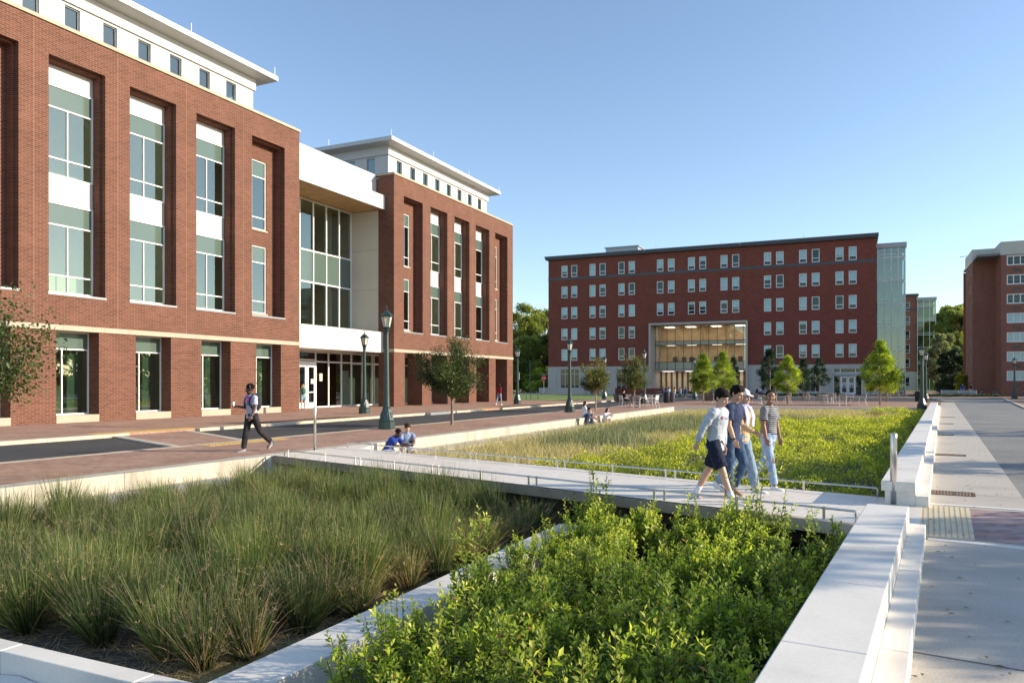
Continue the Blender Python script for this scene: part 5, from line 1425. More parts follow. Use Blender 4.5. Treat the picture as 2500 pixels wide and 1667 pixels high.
def rotx(a): return Matrix.Rotation(a, 3, 'X')
def person(label, loc, face, H=1.75, fem=False, skin='light', hair='short', hairm='hair_black', top=('tee', 'navy'), bottom=('jeans', 'jean'),
           shoes='shoe', lean=3, legs=((20, 15, 0), (-20, 5, 0)), arms=((20, 6, 15), (-20, 6, 15)), head=(0, 0), seat=None, voxel=.012,
           smile=False, abd=(2, 2), hands=True, wide=1., foot=(0, 0), group=None, fingers=None, yaw_off=0):
    """legs/arms: (left, right) each (swing forward deg, knee or elbow bend deg, extra);  face: world direction the body faces"""
    k = H / 1.75
    root = empty('person', (loc[0], loc[1], loc[2]), math.atan2(-face[0], face[1]) + yaw_off, label, 'person', group)
    V_ = Vector
    fine = voxel < .01
    J = {}
    # legs ------------------------------------------------------------
    hipw = .095 * k
    th, sh = .43 * k, .425 * k
    res = []
    for i, s in enumerate((-1, 1)):
        a, kn = R(legs[i][0]), R(legs[i][1]); ab = R(abd[i])
        td = V_((s * math.sin(ab), math.sin(a) * math.cos(ab), -math.cos(a) * math.cos(ab)))
        sd = V_((s * math.sin(ab) * .5, math.sin(a - kn), -math.cos(a - kn))).normalized()
        res.append((td, sd))
    low = min((res[i][0] * th + res[i][1] * sh).z for i in (0, 1)) - .085 * k
    pz = -low if seat is None else seat + .10 * k
    pel = V_((0, 0, pz))
    for i, s in enumerate((-1, 1)):
        hip = pel + V_((s * hipw, 0, -.02)); kne = hip + res[i][0] * th; ank = kne + res[i][1] * sh
        J['hip%d' % i], J['kne%d' % i], J['ank%d' % i] = hip, kne, ank
    # spine -----------------------------------------------------------
    ln = R(lean); up = V_((0, math.sin(ln), math.cos(ln))); fw = V_((0, math.cos(ln), -math.sin(ln)))
    ln2 = R(lean * .9); 
    waist = pel + up * .14 * k; chest = pel + up * .36 * k; neckb = pel + up * .52 * k + fw * .0
    shw = (.175 if not fem else .155) * k * wide
    hc = neckb + V_((0, math.sin(ln + R(8)), math.cos(ln + R(8)))) * .155 * k
    yaw, pit = R(head[0]), R(head[1])
    HM = Matrix.Rotation(yaw, 3, 'Z') @ Matrix.Rotation(-pit, 3, 'X')
    A = []
    for i, s in enumerate((-1, 1)):
        sp_ = neckb + V_((s * shw, 0, 0)) - up * .055 * k
        a, ab, el = R(arms[i][0]), R(arms[i][1]), R(arms[i][2]); inn = R(arms[i][3]) if len(arms[i]) > 3 else 0
        ud = V_((s * math.sin(ab), math.sin(a) * math.cos(ab), -math.cos(a) * math.cos(ab)))
        fd = V_((-s * math.sin(inn) + s * math.sin(ab) * .4, math.sin(a + el), -math.cos(a + el))).normalized()
        e = sp_ + ud * .272 * k; w = e + fd * .240 * k
        A.append((sp_, e, w, fd, s))
    up_ = [neckb]
    # body mesh ---------------------------------------------------------
    b = MB()
    tw = (.155 if not fem else .148) * k * wide; td_ = (.105) * k
    def sec(p, rx, ry): return (p, rx, ry)
    def torso(mb, S):
        n = 18; vs = []; fs = []
        for p, rx, ry in S:
            for q in range(n):
                t = 2 * PI * q / n; vs.append(p + V_((rx * math.cos(t), 0, 0)) + fw * (ry * math.sin(t)))
        for j in range(len(S) - 1):
            for q in range(n): fs.append((j * n + q, j * n + (q + 1) % n, (j + 1) * n + (q + 1) % n, (j + 1) * n + q))
        fs.append(tuple(range(n))[::-1]); fs.append(tuple((len(S) - 1) * n + q for q in range(n)))
        mb.add(vs, fs)
    bust = .018 * k if fem else 0
    torso(b, [(pel - up * .09 * k, tw * .75, td_ * .85), (pel, tw * 1.03, td_ * 1.05), (waist, tw * .86, td_ * .88), (chest, tw * 1.04, td_ * 1.08), (neckb - up * .07 * k, tw * 1.0, td_ * .8), (neckb - up * .01 * k, tw * .45, td_ * .6), (neckb + up * .03 * k, .055 * k, .055 * k)])
    b.tube([neckb - up * .04 * k, neckb + up * .05 * k, hc - HM @ V_((0, .015, .07)) * k], [.062 * k, .052 * k, .05 * k], 12)
    # head
    Hk = k * 1.06
    b.ell(hc + HM @ V_((0, -.012, .028)) * Hk, (.076 * Hk, .094 * Hk, .088 * Hk), HM, 18, 12)
    b.ell(hc + HM @ V_((0, .026, -.03)) * Hk, (.060 * Hk, .066 * Hk, .088 * Hk), HM, 16, 11)
    b.ell(hc + HM @ V_((0, .052, -.092)) * Hk, (.030 * Hk, .030 * Hk, .024 * Hk), HM, 10, 8)
    b.tube([hc + HM @ V_(q) * Hk for q in ((0, .084, .018), (0, .096, -.012), (0, .106, -.032), (0, .088, -.042))], [.008 * Hk, .010 * Hk, .013 * Hk, .009 * Hk], 8)
    b.ell(hc + HM @ V_((0, .078, .030)) * Hk, (.046 * Hk, .014 * Hk, .010 * Hk), HM, 10, 6)
    for s in (-1, 1):
        b.ell(hc + HM @ V_((s * .077, -.012, -.008)) * Hk, (.010 * Hk, .020 * Hk, .031 * Hk), HM, 8, 6)
        b.ell(hc + HM @ V_((s * .036, .068, -.030)) * Hk, (.020 * Hk, .020 * Hk, .022 * Hk), HM, 8, 6)
    # arms and hands
    for sp_, e, w, fd, s in A:
        b.ell(sp_ + V_((-s * .008, 0, .0)), (.058 * k, .055 * k, .055 * k))
        b.tube([neckb - up * .05 * k + V_((s * .06 * k, 0, 0)), sp_ + V_((-s * .01, 0, .01))], [.05 * k, .05 * k], 10)
        b.tube([sp_, sp_.lerp(e, .4), e, e.lerp(w, .3), w], [.050 * k, .047 * k, .038 * k, .040 * k, .026 * k], 12)
        b.ell(e, .038 * k)
        md = V_((-s, 0, 0)); md = (md - fd * md.dot(fd)).normalized(); ac = fd.cross(md).normalized()      # palm faces the thigh; ac across the fingers
        if ac.y < 0: ac = -ac                                                                              # thumb side forward
        pe = w + fd * .088 * k
        b.tube([w - fd * .01, w + fd * .03 * k, w + fd * .07 * k, pe], [(.017 * k, .024 * k), (.018 * k, .034 * k), (.016 * k, .040 * k), (.012 * k, .037 * k)] if False else [.022 * k, .026 * k, .027 * k, .02 * k], 10)
        for q, (o_, l_) in enumerate(((.030, .9), (.0105, 1.0), (-.0095, .94), (-.029, .76))):
            st = w + fd * .078 * k + ac * o_ * k; bend = R(16 + 6 * q + (0 if fine else 6)); d = fd; pts_ = [w + fd * .03 * k + ac * o_ * .7 * k, st]
            for j, ll in enumerate((.038, .026, .022)):
                d = (Matrix.Rotation(bend * (1 if ac.dot(V_((0, 1, 0))) * 1 >= 0 else 1), 3, ac) @ d)
                if j == 0 and (d - fd).dot(md) < 0: bend = -bend; d = Matrix.Rotation(2 * bend, 3, ac) @ d
                pts_.append(pts_[-1] + d * ll * l_ * k)
            b.tube(pts_, [.0090 * k] * 3 + [.0082 * k, .0068 * k], 8)
        tb = w + fd * .028 * k + ac * .024 * k
        td2 = (fd * .75 + ac * .55 + md * .3).normalized()
        b.tube([w + fd * .015 * k, tb, tb + td2 * .034 * k, tb + (td2 * .034 + fd * .026 + md * .006) * k], [.015 * k, .0125 * k, .0108 * k, .0085 * k], 8)
    for i in (0, 1):
        hip, kn_, an = J['hip%d' % i], J['kne%d' % i], J['ank%d' % i]
        bk = V_((0, -1, 0))
        b.tube([hip + V_((0, 0, .03)), hip.lerp(kn_, .35), kn_, kn_.lerp(an, .28) + V_((0, -.012, 0)), an], [.088 * k, .075 * k, .052 * k, .054 * k, .034 * k], 14)
        b.ell(kn_, .052 * k)
        f_ = R(foot[i]); fd = V_((0, math.cos(f_), -math.sin(f_)))
        b.tube([an + V_((0, 0, .01)), an - V_((0, .02, .03)) * k, an + fd * .07 * k - V_((0, 0, .05)) * k, an + fd * .14 * k - V_((0, 0, .062)) * k], [.034 * k, .034 * k, .03 * k, .02 * k], 8)
    bake(b, 'body', SK[skin], root, voxel if fine else voxel, 3 if fine else 2)
    body = root.children[0]
    # eyes, brows, mouth --------------------------------------------------
    if voxel < .02:
        for s in (-1, 1):
            e = MB(); e.ell(hc + HM @ V_((s * .031, .0795, .006)) * Hk, (.0135 * Hk, .006 * Hk, .0065 * Hk), HM, 10, 6)
            eo = e.build('eye', CL['eye'], root, True); q = MB(); q.ell(hc + HM @ V_((s * .031, .0845, .006)) * Hk, (.0062 * Hk, .003 * Hk, .006 * Hk), HM, 8, 6); q.build('iris', CL['dark'], eo)
            q = MB(); q.tube([hc + HM @ V_((s * x, y, z)) * Hk for x, y, z in ((.014, .093, .026), (.034, .090, .031), (.05, .078, .026))], [.0035 * Hk, .004 * Hk, .002 * Hk], 6); q.build('eyebrow', CL[hairm if hairm != 'hair_blond' else 'hair_brown'], root)
        mo = MB(); mo.ell(hc + HM @ V_((0, .088, -.064)) * Hk, (.026 * Hk if smile else .021 * Hk, .010 * Hk, .0085 * Hk if smile else .006 * Hk), HM, 12, 6); mo_ = mo.build('mouth', CL['lip'], root, True)
        if smile: t = MB(); t.ell(hc + HM @ V_((0, .093, -.063)) * Hk, (.024 * Hk, .009 * Hk, .0065 * Hk), HM, 10, 6); t.build('teeth', CL['teeth'], mo_)
    # hair --------------------------------------------------------------
    h = MB(); rnd = random.Random(hash(label) % 1000 if False else len(label))
    P_ = lambda x, y, z: hc + HM @ V_((x, y, z)) * Hk
    if hair in ('short', 'fringe', 'curly', 'wave'):
        h.ell(P_(0, -.022, .046), (.085 * Hk, .096 * Hk, .086 * Hk), HM, 20, 12)
        if hair != 'curly': h.ell(P_(0, -.050, .0), (.078 * Hk, .062 * Hk, .075 * Hk), HM, 16, 10)
        if hair == 'fringe':
            h.ell(P_(0, .026, .076), (.080 * Hk, .060 * Hk, .050 * Hk), HM, 14, 8); h.ell(P_(0, -.03, .05), (.094 * Hk, .10 * Hk, .088 * Hk), HM, 16, 10)
            for q in range(16):
                x = -.07 + .14 * q / 15; h.tube([P_(x * .8, .05, .10), P_(x, .080 - abs(x) * .4, .072), P_(x * 1.05 + .006, .085 - abs(x) * .45, .040 + .01 * math.sin(q * 2.1))], [.012 * Hk, .010 * Hk, .004 * Hk], 6)
        elif hair == 'curly':
            for q in range(60):
                a_, z_ = rnd.uniform(0, 6.28), rnd.uniform(-.1, 1); r_ = math.sqrt(max(0, 1 - z_ * z_))
                h.ell(P_(.078 * r_ * math.cos(a_), -.024 + .092 * r_ * math.sin(a_), .046 + .082 * z_), .018 * Hk, None, 6, 4)
        else:
            h.ell(P_(0, .03, .085), (.068 * Hk, .055 * Hk, .035 * Hk), HM, 14, 8)
            for q in range(14):
                x = -.062 + .124 * q / 13; h.tube([P_(x * .7, -.02, .125), P_(x, .040, .108), P_(x + .010, .074, .078 + .012 * math.sin(q * 1.9))], [.014 * Hk, .012 * Hk, .006 * Hk], 6)
        for s in (-1, 1): h.ell(P_(s * .077, .008, .022), (.012 * Hk, .022 * Hk, .03 * Hk), HM, 8, 6)
    elif hair == 'buzz':
        h.ell(P_(0, -.018, .036), (.0795 * Hk, .096 * Hk, .086 * Hk), HM, 18, 12)
    elif hair in ('long', 'bun', 'tied'):
        h.ell(P_(0, -.022, .040), (.083 * Hk, .094 * Hk, .084 * Hk), HM, 18, 12); h.ell(P_(0, -.05, .0), (.078 * Hk, .06 * Hk, .075 * Hk), HM, 16, 10)
        if hair == 'long':
            for q in range(12):
                x = -.08 + .16 * q / 11; h.tube([P_(x, -.04, .04), P_(x * 1.1, -.075, -.06), P_(x * 1.15, -.085 + .01 * math.sin(q * 3), -.20 - .03 * math.sin(q * 2.2))], [.026 * Hk, .026 * Hk, .008 * Hk], 7)
            for s in (-1, 1): h.tube([P_(s * .075, .02, .05), P_(s * .088, .0, -.05), P_(s * .085, .0, -.17)], [.02 * Hk, .02 * Hk, .007 * Hk], 7)
        else: h.ell(P_(0, -.105, .01), (.035 * Hk, .035 * Hk, .035 * Hk), HM, 10, 8)
    elif hair == 'cap':
        h.ell(P_(0, -.03, .028), (.080 * Hk, .09 * Hk, .08 * Hk), HM, 16, 10)
    hv = max(voxel * .9, .007)
    bake(h, 'hair', CL[hairm], root, hv, 2, .006 if fine else 0, .02)
    if hair == 'cap':
        c = MB(); c.ell(P_(0, -.018, .062), (.086 * Hk, .100 * Hk, .070 * Hk), HM, 18, 10); c.tube([P_(0, .06, .052), P_(0, .13, .042), P_(0, .16, .036)], [(.065 * Hk, .006 * Hk), (.058 * Hk, .006 * Hk), (.03 * Hk, .005 * Hk)], 10)
        bake(c, 'cap', CL['white'], root, hv, 2)
    # top -----------------------------------------------------------------
    kind, cm = top
    g_ = (.014 if kind in ('tee', 'crop') else .016) * k; lo = {'tee': -.07, 'sweater': -.10, 'crop': .03, 'polo': -.06}.get(kind, -.06)
    T = MB()
    torso(T, [(pel + up * lo * k, tw * 1.04 + g_ * 1.2, td_ * 1.08 + g_ * 1.3), (pel + up * (lo + .05) * k, tw * 1.03 + g_, td_ * 1.05 + g_), (waist + up * .03 * k, tw * .93 + g_ * 1.1, td_ * .95 + g_), (chest, tw * 1.05 + g_, td_ * 1.1 + g_ + bust), (neckb - up * .07 * k, tw * 1.02 + g_, td_ * .85 + g_), (neckb - up * .012 * k, tw * .5 + g_, td_ * .66 + g_ * .6), (neckb + up * .016 * k, .062 * k, .062 * k)])
    for sp_, e, w, fd, s in A:
        T.ell(sp_ + V_((-s * .012, 0, -.004)), (.054 * k + g_, .052 * k + g_, .050 * k + g_))
        T.tube([neckb - up * .055 * k + V_((s * .06 * k, 0, 0)), sp_ + V_((-s * .01, 0, .005))], [.052 * k + g_ * .7, .05 * k + g_], 10)
        if kind in ('sweater', 'long'):
            T.tube([sp_, sp_.lerp(e, .5), e, e.lerp(w, .5), w - fd * .012], [.054 * k + g_, .052 * k + g_, .044 * k + g_, .042 * k + g_, .034 * k + g_ * .5], 12); T.ell(e, .042 * k + g_)
        else:
            T.tube([sp_, sp_.lerp(e, .72)], [.053 * k + g_, .052 * k + g_ * 1.6], 14)
    sh_ = bake(T, 'sweatshirt' if kind == 'sweater' else 'shirt', CL[cm], root, max(voxel, .009), 2 if fine else 1, .024 if fine else .012, .085)
    # bottom ------------------------------------------------------------
    bk_, bm = bottom; B_ = MB(); gb = .014 * k
    torso(B_, [(pel - up * .10 * k, tw * .78 + gb, td_ * .85 + gb), (pel, tw * 1.04 + gb, td_ * 1.06 + gb), (pel + up * .075 * k, tw * .95 + gb, td_ * .98 + gb)])
    for i in (0, 1):
        hip, kn_, an = J['hip%d' % i], J['kne%d' % i], J['ank%d' % i]
        if bk_ in ('shorts',):
            B_.tube([hip + V_((0, 0, .04)), hip.lerp(kn_, .4), hip.lerp(kn_, .86)], [.095 * k + gb, .09 * k + gb, .082 * k + gb * 1.4], 14)
        elif bk_ == 'skirt':
            B_.tube([hip + V_((0, 0, .04)), hip.lerp(kn_, .6)], [.095 * k + gb, .10 * k + gb], 14)
        else:
            wd = {'jeans': 1., 'slim': .82, 'loose': 1.15}[bk_]
            if bk_ == 'slim': gb2 = gb * .6
            else: gb2 = gb
            en = kn_.lerp(an, .94)
            B_.tube([hip + V_((0, 0, .04)), hip.lerp(kn_, .4), kn_, kn_.lerp(an, .35), en], [.092 * k + gb2, .080 * k + gb2, .060 * k * wd + gb2, .060 * k * wd + gb2, .052 * k * wd + gb2], 14); B_.ell(kn_, .058 * k * wd + gb2)
    bo = bake(B_, {'shorts': 'shorts', 'skirt': 'shorts'}.get(bk_, 'trousers'), CL[bm], root, max(voxel, .009), 2 if fine else 1, .020 if fine else .01, .075)
    # shoes -------------------------------------------------------------
    for i in (0, 1):
        an = J['ank%d' % i]; f_ = R(foot[i]); S_ = MB(); S2 = MB()
        M3 = Matrix.Rotation(-f_, 3, 'X')
        def ring(mb, secs, z0, n=12):
            vs = []; fs = []
            for (y, hw, z1) in secs:
                for q in range(n):
                    t = 2 * PI * q / n; zz = z0 + (z1 - z0) * (.5 + .5 * math.sin(t)) if True else 0
                    xx = hw * (abs(math.cos(t)) ** .6) * (1 if math.cos(t) >= 0 else -1)
                    vs.append(an + M3 @ (V_((xx, y, zz)) * k))
            for j in range(len(secs) - 1):
                for q in range(n): fs.append((j * n + q, j * n + (q + 1) % n, (j + 1) * n + (q + 1) % n, (j + 1) * n + q))
            fs.append(tuple(range(n))[::-1]); fs.append(tuple((len(secs) - 1) * n + q for q in range(n))); mb.add(vs, fs)
        ring(S_, [(-.065, .025, .0), (-.055, .036, .018), (-.01, .040, .02), (.05, .042, -.015), (.11, .047, -.035), (.165, .043, -.045), (.195, .026, -.058)], -.085)
        ring(S2, [(-.07, .027, -.065), (-.055, .040, -.062), (.05, .042, -.064), (.115, .050, -.064), (.17, .046, -.064), (.202, .027, -.068)], -.088)
        so_ = S_.build('shoe', CL[shoes], root, True); S2.build('sole', CL['sole'], so_, True)
    J.update(neck=neckb, chest=chest, pel=pel, up=up, fw=fw, hc=hc, HM=HM, A=A, k=k, tw=tw, td=td_, shirt=sh_, body=body, bottom=bo, Hk=Hk)
    return root, J

def decal(mb_or_obj, target, origin, xdir, ydir, ndir, off=.004):
    """drape a flat mesh (its x,y) onto the target surface of the same person"""
    o = mb_or_obj; bv = BVHTree.FromPolygons([v.co[:] for v in target.data.vertices], [p.vertices[:] for p in target.data.polygons])
    for v in o.data.vertices:
        p = origin + xdir * v.co.x + ydir * v.co.y + ndir * .35
        hit = bv.ray_cast(p, -ndir)
        q = hit[0] if hit[0] is not None else origin + xdir * v.co.x + ydir * v.co.y
        v.co = q + ndir * (off + v.co.z)
    o.data.update(); return o
def text_mesh(body, size, mat, name='lettering', parent=None, spacing=1., shear=0., res=3):
    c = bpy.data.curves.new(name, 'FONT'); c.body = body; c.size = size; c.space_character = spacing; c.shear = shear; c.resolution_u = res; c.align_x = 'LEFT'
    o = bpy.data.objects.new(name, c); COL.objects.link(o)
    dg = bpy.context.evaluated_depsgraph_get(); me = bpy.data.meshes.new_from_object(o.evaluated_get(dg)); bpy.data.objects.remove(o)
    me.materials.clear(); me.materials.append(mat); n = bpy.data.objects.new(name, me); COL.objects.link(n)
    if parent: n.parent = parent
    return n
def grid_patch(w, h, n, name, mat, parent, shape=None):
    mb = MB(); vs = [(-w / 2 + w * i / n, -h / 2 + h * j / n, 0) for i in range(n + 1) for j in range(n + 1)]
    fs = [(i * (n + 1) + j, (i + 1) * (n + 1) + j, (i + 1) * (n + 1) + j + 1, i * (n + 1) + j + 1) for i in range(n) for j in range(n)]
    if shape: fs = [f for f in fs if shape(sum(vs[q][0] for q in f) / 4 / w * 2, sum(vs[q][1] for q in f) / 4 / h * 2)]
    mb.add(vs, fs); return mb.build(name, mat, parent)
def backpack(root, J, mat, col='pack'):
    k = J['k']; up, fw = J['up'], J['fw']; c = J['chest'] - fw * (.17 * k) - up * .03
    b = MB(); Mx = Matrix((Vector((1, 0, 0)), fw, up)).transposed()
    b.ell(c, (.145 * k, .085 * k, .23 * k), Mx, 16, 12); b.ell(c - fw * .05 - up * .06, (.11 * k, .06 * k, .12 * k), Mx, 12, 8)
    p = bake(b, 'backpack_body', CL[col], None, .014, 2)
    bp = empty('backpack', root.location[:], root.rotation_euler.z, mat, 'backpack'); p.parent = bp
    for s in (-1, 1):
        t = MB(); q = J['neck'] + Vector((s * .105 * k, 0, 0)) - up * .0
        t.tube([c + up * .19 + Vector((s * .07, 0, 0)), q + up * .028, q + fw * .105 - up * .09, q + fw * .135 - up * .22, q - up * .36 + fw * .07 + Vector((s * .045, 0, 0)), c - up * .16 + Vector((s * .13, 0, 0))], [(.028, .008)] * 6, 8)
        t.build('strap', CL[col], bp)
    return bp

BD = (.747, -.664)
root, J = person('young man in grey long-sleeved sweatshirt and navy shorts on the footbridge', (3.07, 11.5, .017), BD, 1.77, hair='fringe', top=('sweater', 'heather'), bottom=('shorts', 'navyshort'),
    legs=((-22, 8), (24, 3)), foot=(20, -6), arms=((-6, 2, 10), (-30, 12, 8)), head=(-10, 24), lean=7, voxel=.0065, skin='light')
k = J['k']
def sock(root, J, i, mat, h=.13):
    s = MB(); an, kn_ = J['ank%d' % i], J['kne%d' % i]; d = (kn_ - an).normalized()
    s.tube([an - d * .02, an + d * h], [.042, .048], 12); s.build('sock', mat, root, True)
for i in (0, 1): sock(root, J, i, CL['white'])
for i in (0, 1):                                    # three dark bars on the white trainers
    so_ = [c for c in root.children if c.name.startswith('shoe')][i]; f_ = R((20, -6)[i]); M3 = Matrix.Rotation(-f_, 3, 'X')
    for s in (-1, 1):
        for q in range(3):
            t = MB(); a = J['ank%d' % i] + M3 @ Vector((s * .0455, .035 + q * .024, -.055)); b_ = J['ank%d' % i] + M3 @ Vector((s * .036, .018 + q * .024, -.016))
            t.tube([a, b_], [(.006, .005)] * 2, 6); t.build('shoe_stripe', CL['dark'], so_)
# chest lettering
red = basic('emblem_red', (.50, .02, .05), .7, var=0); nav = basic('lettering_navy', (.03, .04, .12), .7, var=0)
fwd, up = J['fw'], J['up']; org = J['chest'] + up * .03 * k
lx = Vector((-1, 0, 0))                                  # reading direction when seen from the front
t = text_mesh('hampion', .068, nav, 'chest_lettering', root, 1.05, .25); decal(t, J['shirt'], org - lx * .045 - up * .02, lx, up, fwd, .006)
p = grid_patch(.062, .052, 12, 'chest_emblem', nav, root, lambda x, y: x * x + y * y < 1 and not (x > .25 and abs(y) < .42)); decal(p, J['shirt'], org - lx * .085, lx, up, fwd, .005)
p = grid_patch(.040, .034, 10, 'chest_emblem', red, root, lambda x, y: x * x + y * y < 1 and x < .5); decal(p, J['shirt'], org - lx * .089, lx, up, fwd, .008)

root, J = person('young man in navy tee and dark jeans, second of the four on the footbridge', (3.44, 11.95, .017), BD, 1.76, hair='wave', top=('tee', 'navy'), bottom=('jeans', 'jean'),
    shoes='tanshoe', legs=((22, 48), (2, 2)), foot=(18, 0), arms=((-6, 4, 12), (2, 6, 20)), head=(-4, 26), lean=6, voxel=.0065, skin='tan')
w = J['A'][1]; q = MB(); q.tube([w[2] - w[3] * .022, w[2] + w[3] * .004], [.034, .032], 14); q.build('wristwatch', CL['dark'], root, True)
root, J = person('young woman in white cap and lavender scarf behind the navy-tee walker', (3.75, 12.48, .017), BD, 1.72, True, hair='cap', hairm='hair_brown', top=('long', 'tancl'), bottom=('loose', 'lightjean'),
    legs=((16, 4), (-14, 22)), foot=(-4, 22), arms=((-8, 4, 16), (14, 6, 52)), head=(-12, 10), lean=3, voxel=.0068, skin='olive', smile=True)
s = MB(); nb, k = J['neck'], J['k']; up, fwd = J['up'], J['fw']
s.tube([nb + Vector((-.11, .02, .0)), nb + fwd * .085 + up * .01, nb + Vector((.11, .02, .0)), nb - fwd * .08 + up * .02, nb + Vector((-.11, .02, .0))], [.035] * 5, 10)
for x in (-1, 1): s.tube([nb + Vector((x * .09, .08, -.01)), nb + Vector((x * .11, .135, -.16)), nb + Vector((x * .10, .13, -.34))], [(.05, .022), (.065, .02), (.05, .014)], 10)
bake(s, 'scarf', CL['lav'], root, .01, 2, .012, .06)
root, J = person('smiling young woman in striped tee and ripped pale jeans on the footbridge', (4.36, 12.95, .017), (.62, -.78), 1.70, True, hair='tied', hairm='hair_black', top=('crop', 'stripe'), bottom=('jeans', 'palejean'),
    legs=((-18, 26), (14, 2)), foot=(30, 0), arms=((4, 8, 8), (2, 9, 14)), head=(-52, 2), lean=2, voxel=.0065, skin='brown', smile=True)
# torn knee: skin showing through and frayed threads
kn_ = J['kne1']; q = MB(); q.ell(kn_ + Vector((0, .012, .0)), (.05, .072, .085)); q.build('bare_knee', SK['brown'], root, True)
q = MB(); rr = random.Random(4)
for i in range(26):
    a = rr.uniform(-1.3, 1.3); z = rr.choice((-.09, .085)) + rr.uniform(-.02, .02); p = kn_ + Vector((.066 * math.sin(a), .068 * math.cos(a), z)); q.tube([p, p + Vector((rr.uniform(-.02, .02), .012, -rr.uniform(.03, .07)))], .0035, 4)
q.build('frayed_threads', CL['white'], root)

root, J = person('man in grey graphic tee and black jeans with headphones crossing the brick plaza', (-6.85, 20.05, .002), (-.60, -.80), 1.80, hair='curly', top=('tee', 'grey'), bottom=('jeans', 'blackjean'),
    shoes='greyshoe', legs=((-24, 24), (13, 4)), foot=(38, -2), arms=((6, 8, 22), (6, 10, 92)), head=(-38, 8), lean=3, voxel=.0095, skin='dark')
# legs: left is the trailing, near-camera leg
hc, HM, Hk = J['hc'], J['HM'], J['Hk']; P_ = lambda x, y, z: hc + HM @ Vector((x, y, z)) * Hk
q = MB(); q.tube([P_(.098, -.01, .0), P_(.09, -.02, .09), P_(0, -.02, .142), P_(-.09, -.02, .09), P_(-.098, -.01, .0)], .009, 8)
for s in (-1, 1): q.lathe([(.001, 0)], 3) if False else q.ell(P_(s * .099, -.008, -.008), (.018, .034, .04), HM)
hp = empty('headphones', root.location[:], root.rotation_euler.z, 'dark over-ear headphones worn by the man in the grey graphic tee', 'headphones'); q.build('headband', CL['dark'], hp)
mg = basic('print_magenta', (.55, .03, .45), .7, var=.3, scale=25); yl = basic('print_yellow', (.75, .52, .05), .7, var=.1); tl = basic('print_teal', (.05, .25, .30), .7, var=.2)
org = J['chest'] + J['up'] * .03; lx = Vector((-1, 0, 0))
p = grid_patch(.25, .20, 14, 'chest_print', mg, root, lambda x, y: abs(x) < .86 and y > -.75 - .2 * x); decal(p, J['shirt'], org, lx, J['up'], J['fw'], .006)
p = grid_patch(.23, .05, 10, 'chest_print', tl, root, lambda x, y: x * x + y * y * .5 < .9); decal(p, J['shirt'], org - J['up'] * .10, lx, J['up'], J['fw'], .007)
p = grid_patch(.09, .13, 14, 'chest_print', yl, root, lambda x, y: abs(x - .45 * math.sin(y * 4)) < .42); decal(p, J['shirt'], org, lx, J['up'], J['fw'], .011)
backpack(root, J, 'dark backpack on the man in the grey graphic tee')
w = J['A'][1]; cup = empty('drink_cup', root.location[:], root.rotation_euler.z, 'small white cup in the hand of the man in the graphic tee', 'cup')
cc = w[2] + w[3] * .085 + Vector((0, 0, .045)); q = MB(); q.tube([cc - Vector((0, 0, .055)), cc + Vector((0, 0, .055))], [.03, .038], 14); q.build('cup_body', CL['white'], cup, True)
q = MB(); q.tube([cc + Vector((0, 0, .056)), cc + Vector((0, 0, .066))], [.041, .038], 14); q.build('cup_lid', CL['sole'], cup)

# seated pair on the step by the footbridge
root, J = person('man in royal blue polo and striped shorts hunched over on the step by the footbridge', (-3.72, 22.55, -.33), (.93, -.36), 1.80, hair='buzz', top=('tee', 'blue'), bottom=('shorts', 'palestripe'), shoes='greyshoe',
    seat=0., legs=((78, 74), (84, 80)), abd=(10, 8), arms=((46, 4, 42, 10), (44, 6, 46, 10)), head=(-6, 26), lean=34, voxel=.012, skin='dark', wide=1.08)
root, J = person('curly haired young man in grey-blue tee sitting beside the man in the blue polo', (-3.28, 23.5, -.33), (.42, -.91), 1.78, hair='curly', hairm='hair_brown', top=('tee', 'greyblue'), bottom=('shorts', 'palestripe'), shoes='greyshoe',
    seat=0., legs=((84, 84), (88, 88)), abd=(8, 16), arms=((40, 6, 40, 20), (30, 12, 30, -5)), head=(-10, 22), lean=14, voxel=.012, skin='light')
cap = empty('baseball_cap', (-3.02, 23.0, -.02), .6, 'black and white cap held at the knee of the seated curly haired man', 'cap')
q = MB(); q.lathe([(.09, 0), (.088, .05), (.06, .09), (.01, .105)], 14); q.build('crown', CL['dark'], cap, True); q = MB(); q.prism([(-.07, .06), (.07, .06), (.05, .17), (-.05, .17)], 0, .012); q.build('peak', CL['white'], cap)
# seated trio
person('brown haired woman in white sitting on the upper wall behind the slate-tee man', (3.72, 39.6, .012), (.95, .1), 1.68, True, hair='long', hairm='hair_brown', top=('long', 'white'), bottom=('jeans', 'jean'),
    seat=0., legs=((80, 70), (84, 76)), arms=((30, 6, 50), (28, 6, 50)), head=(-8, 6), lean=6, voxel=.016)
person('man in slate tee and grey shorts seated on the step, middle of the trio', (3.75, 38.5, -.33), (.88, -.42), 1.78, hair='short', hairm='hair_brown', top=('tee', 'slate'), bottom=('shorts', 'slate'), shoes='shoe',
    seat=0., legs=((98, 84), (72, 60)), arms=((56, 8, 18), (56, 8, 18)), head=(-12, 10), lean=12, voxel=.015)
person('woman in pale top and shorts hunched forward on the step, rightmost of the trio', (5.05, 41.6, -.33), (.45, -.85), 1.66, True, hair='long', hairm='hair_brown', top=('long', 'white'), bottom=('shorts', 'white'),
    seat=0., legs=((104, 100), (104, 100)), arms=((52, 6, 60, 20), (52, 6, 60, 20)), head=(10, 16), lean=26, voxel=.015)
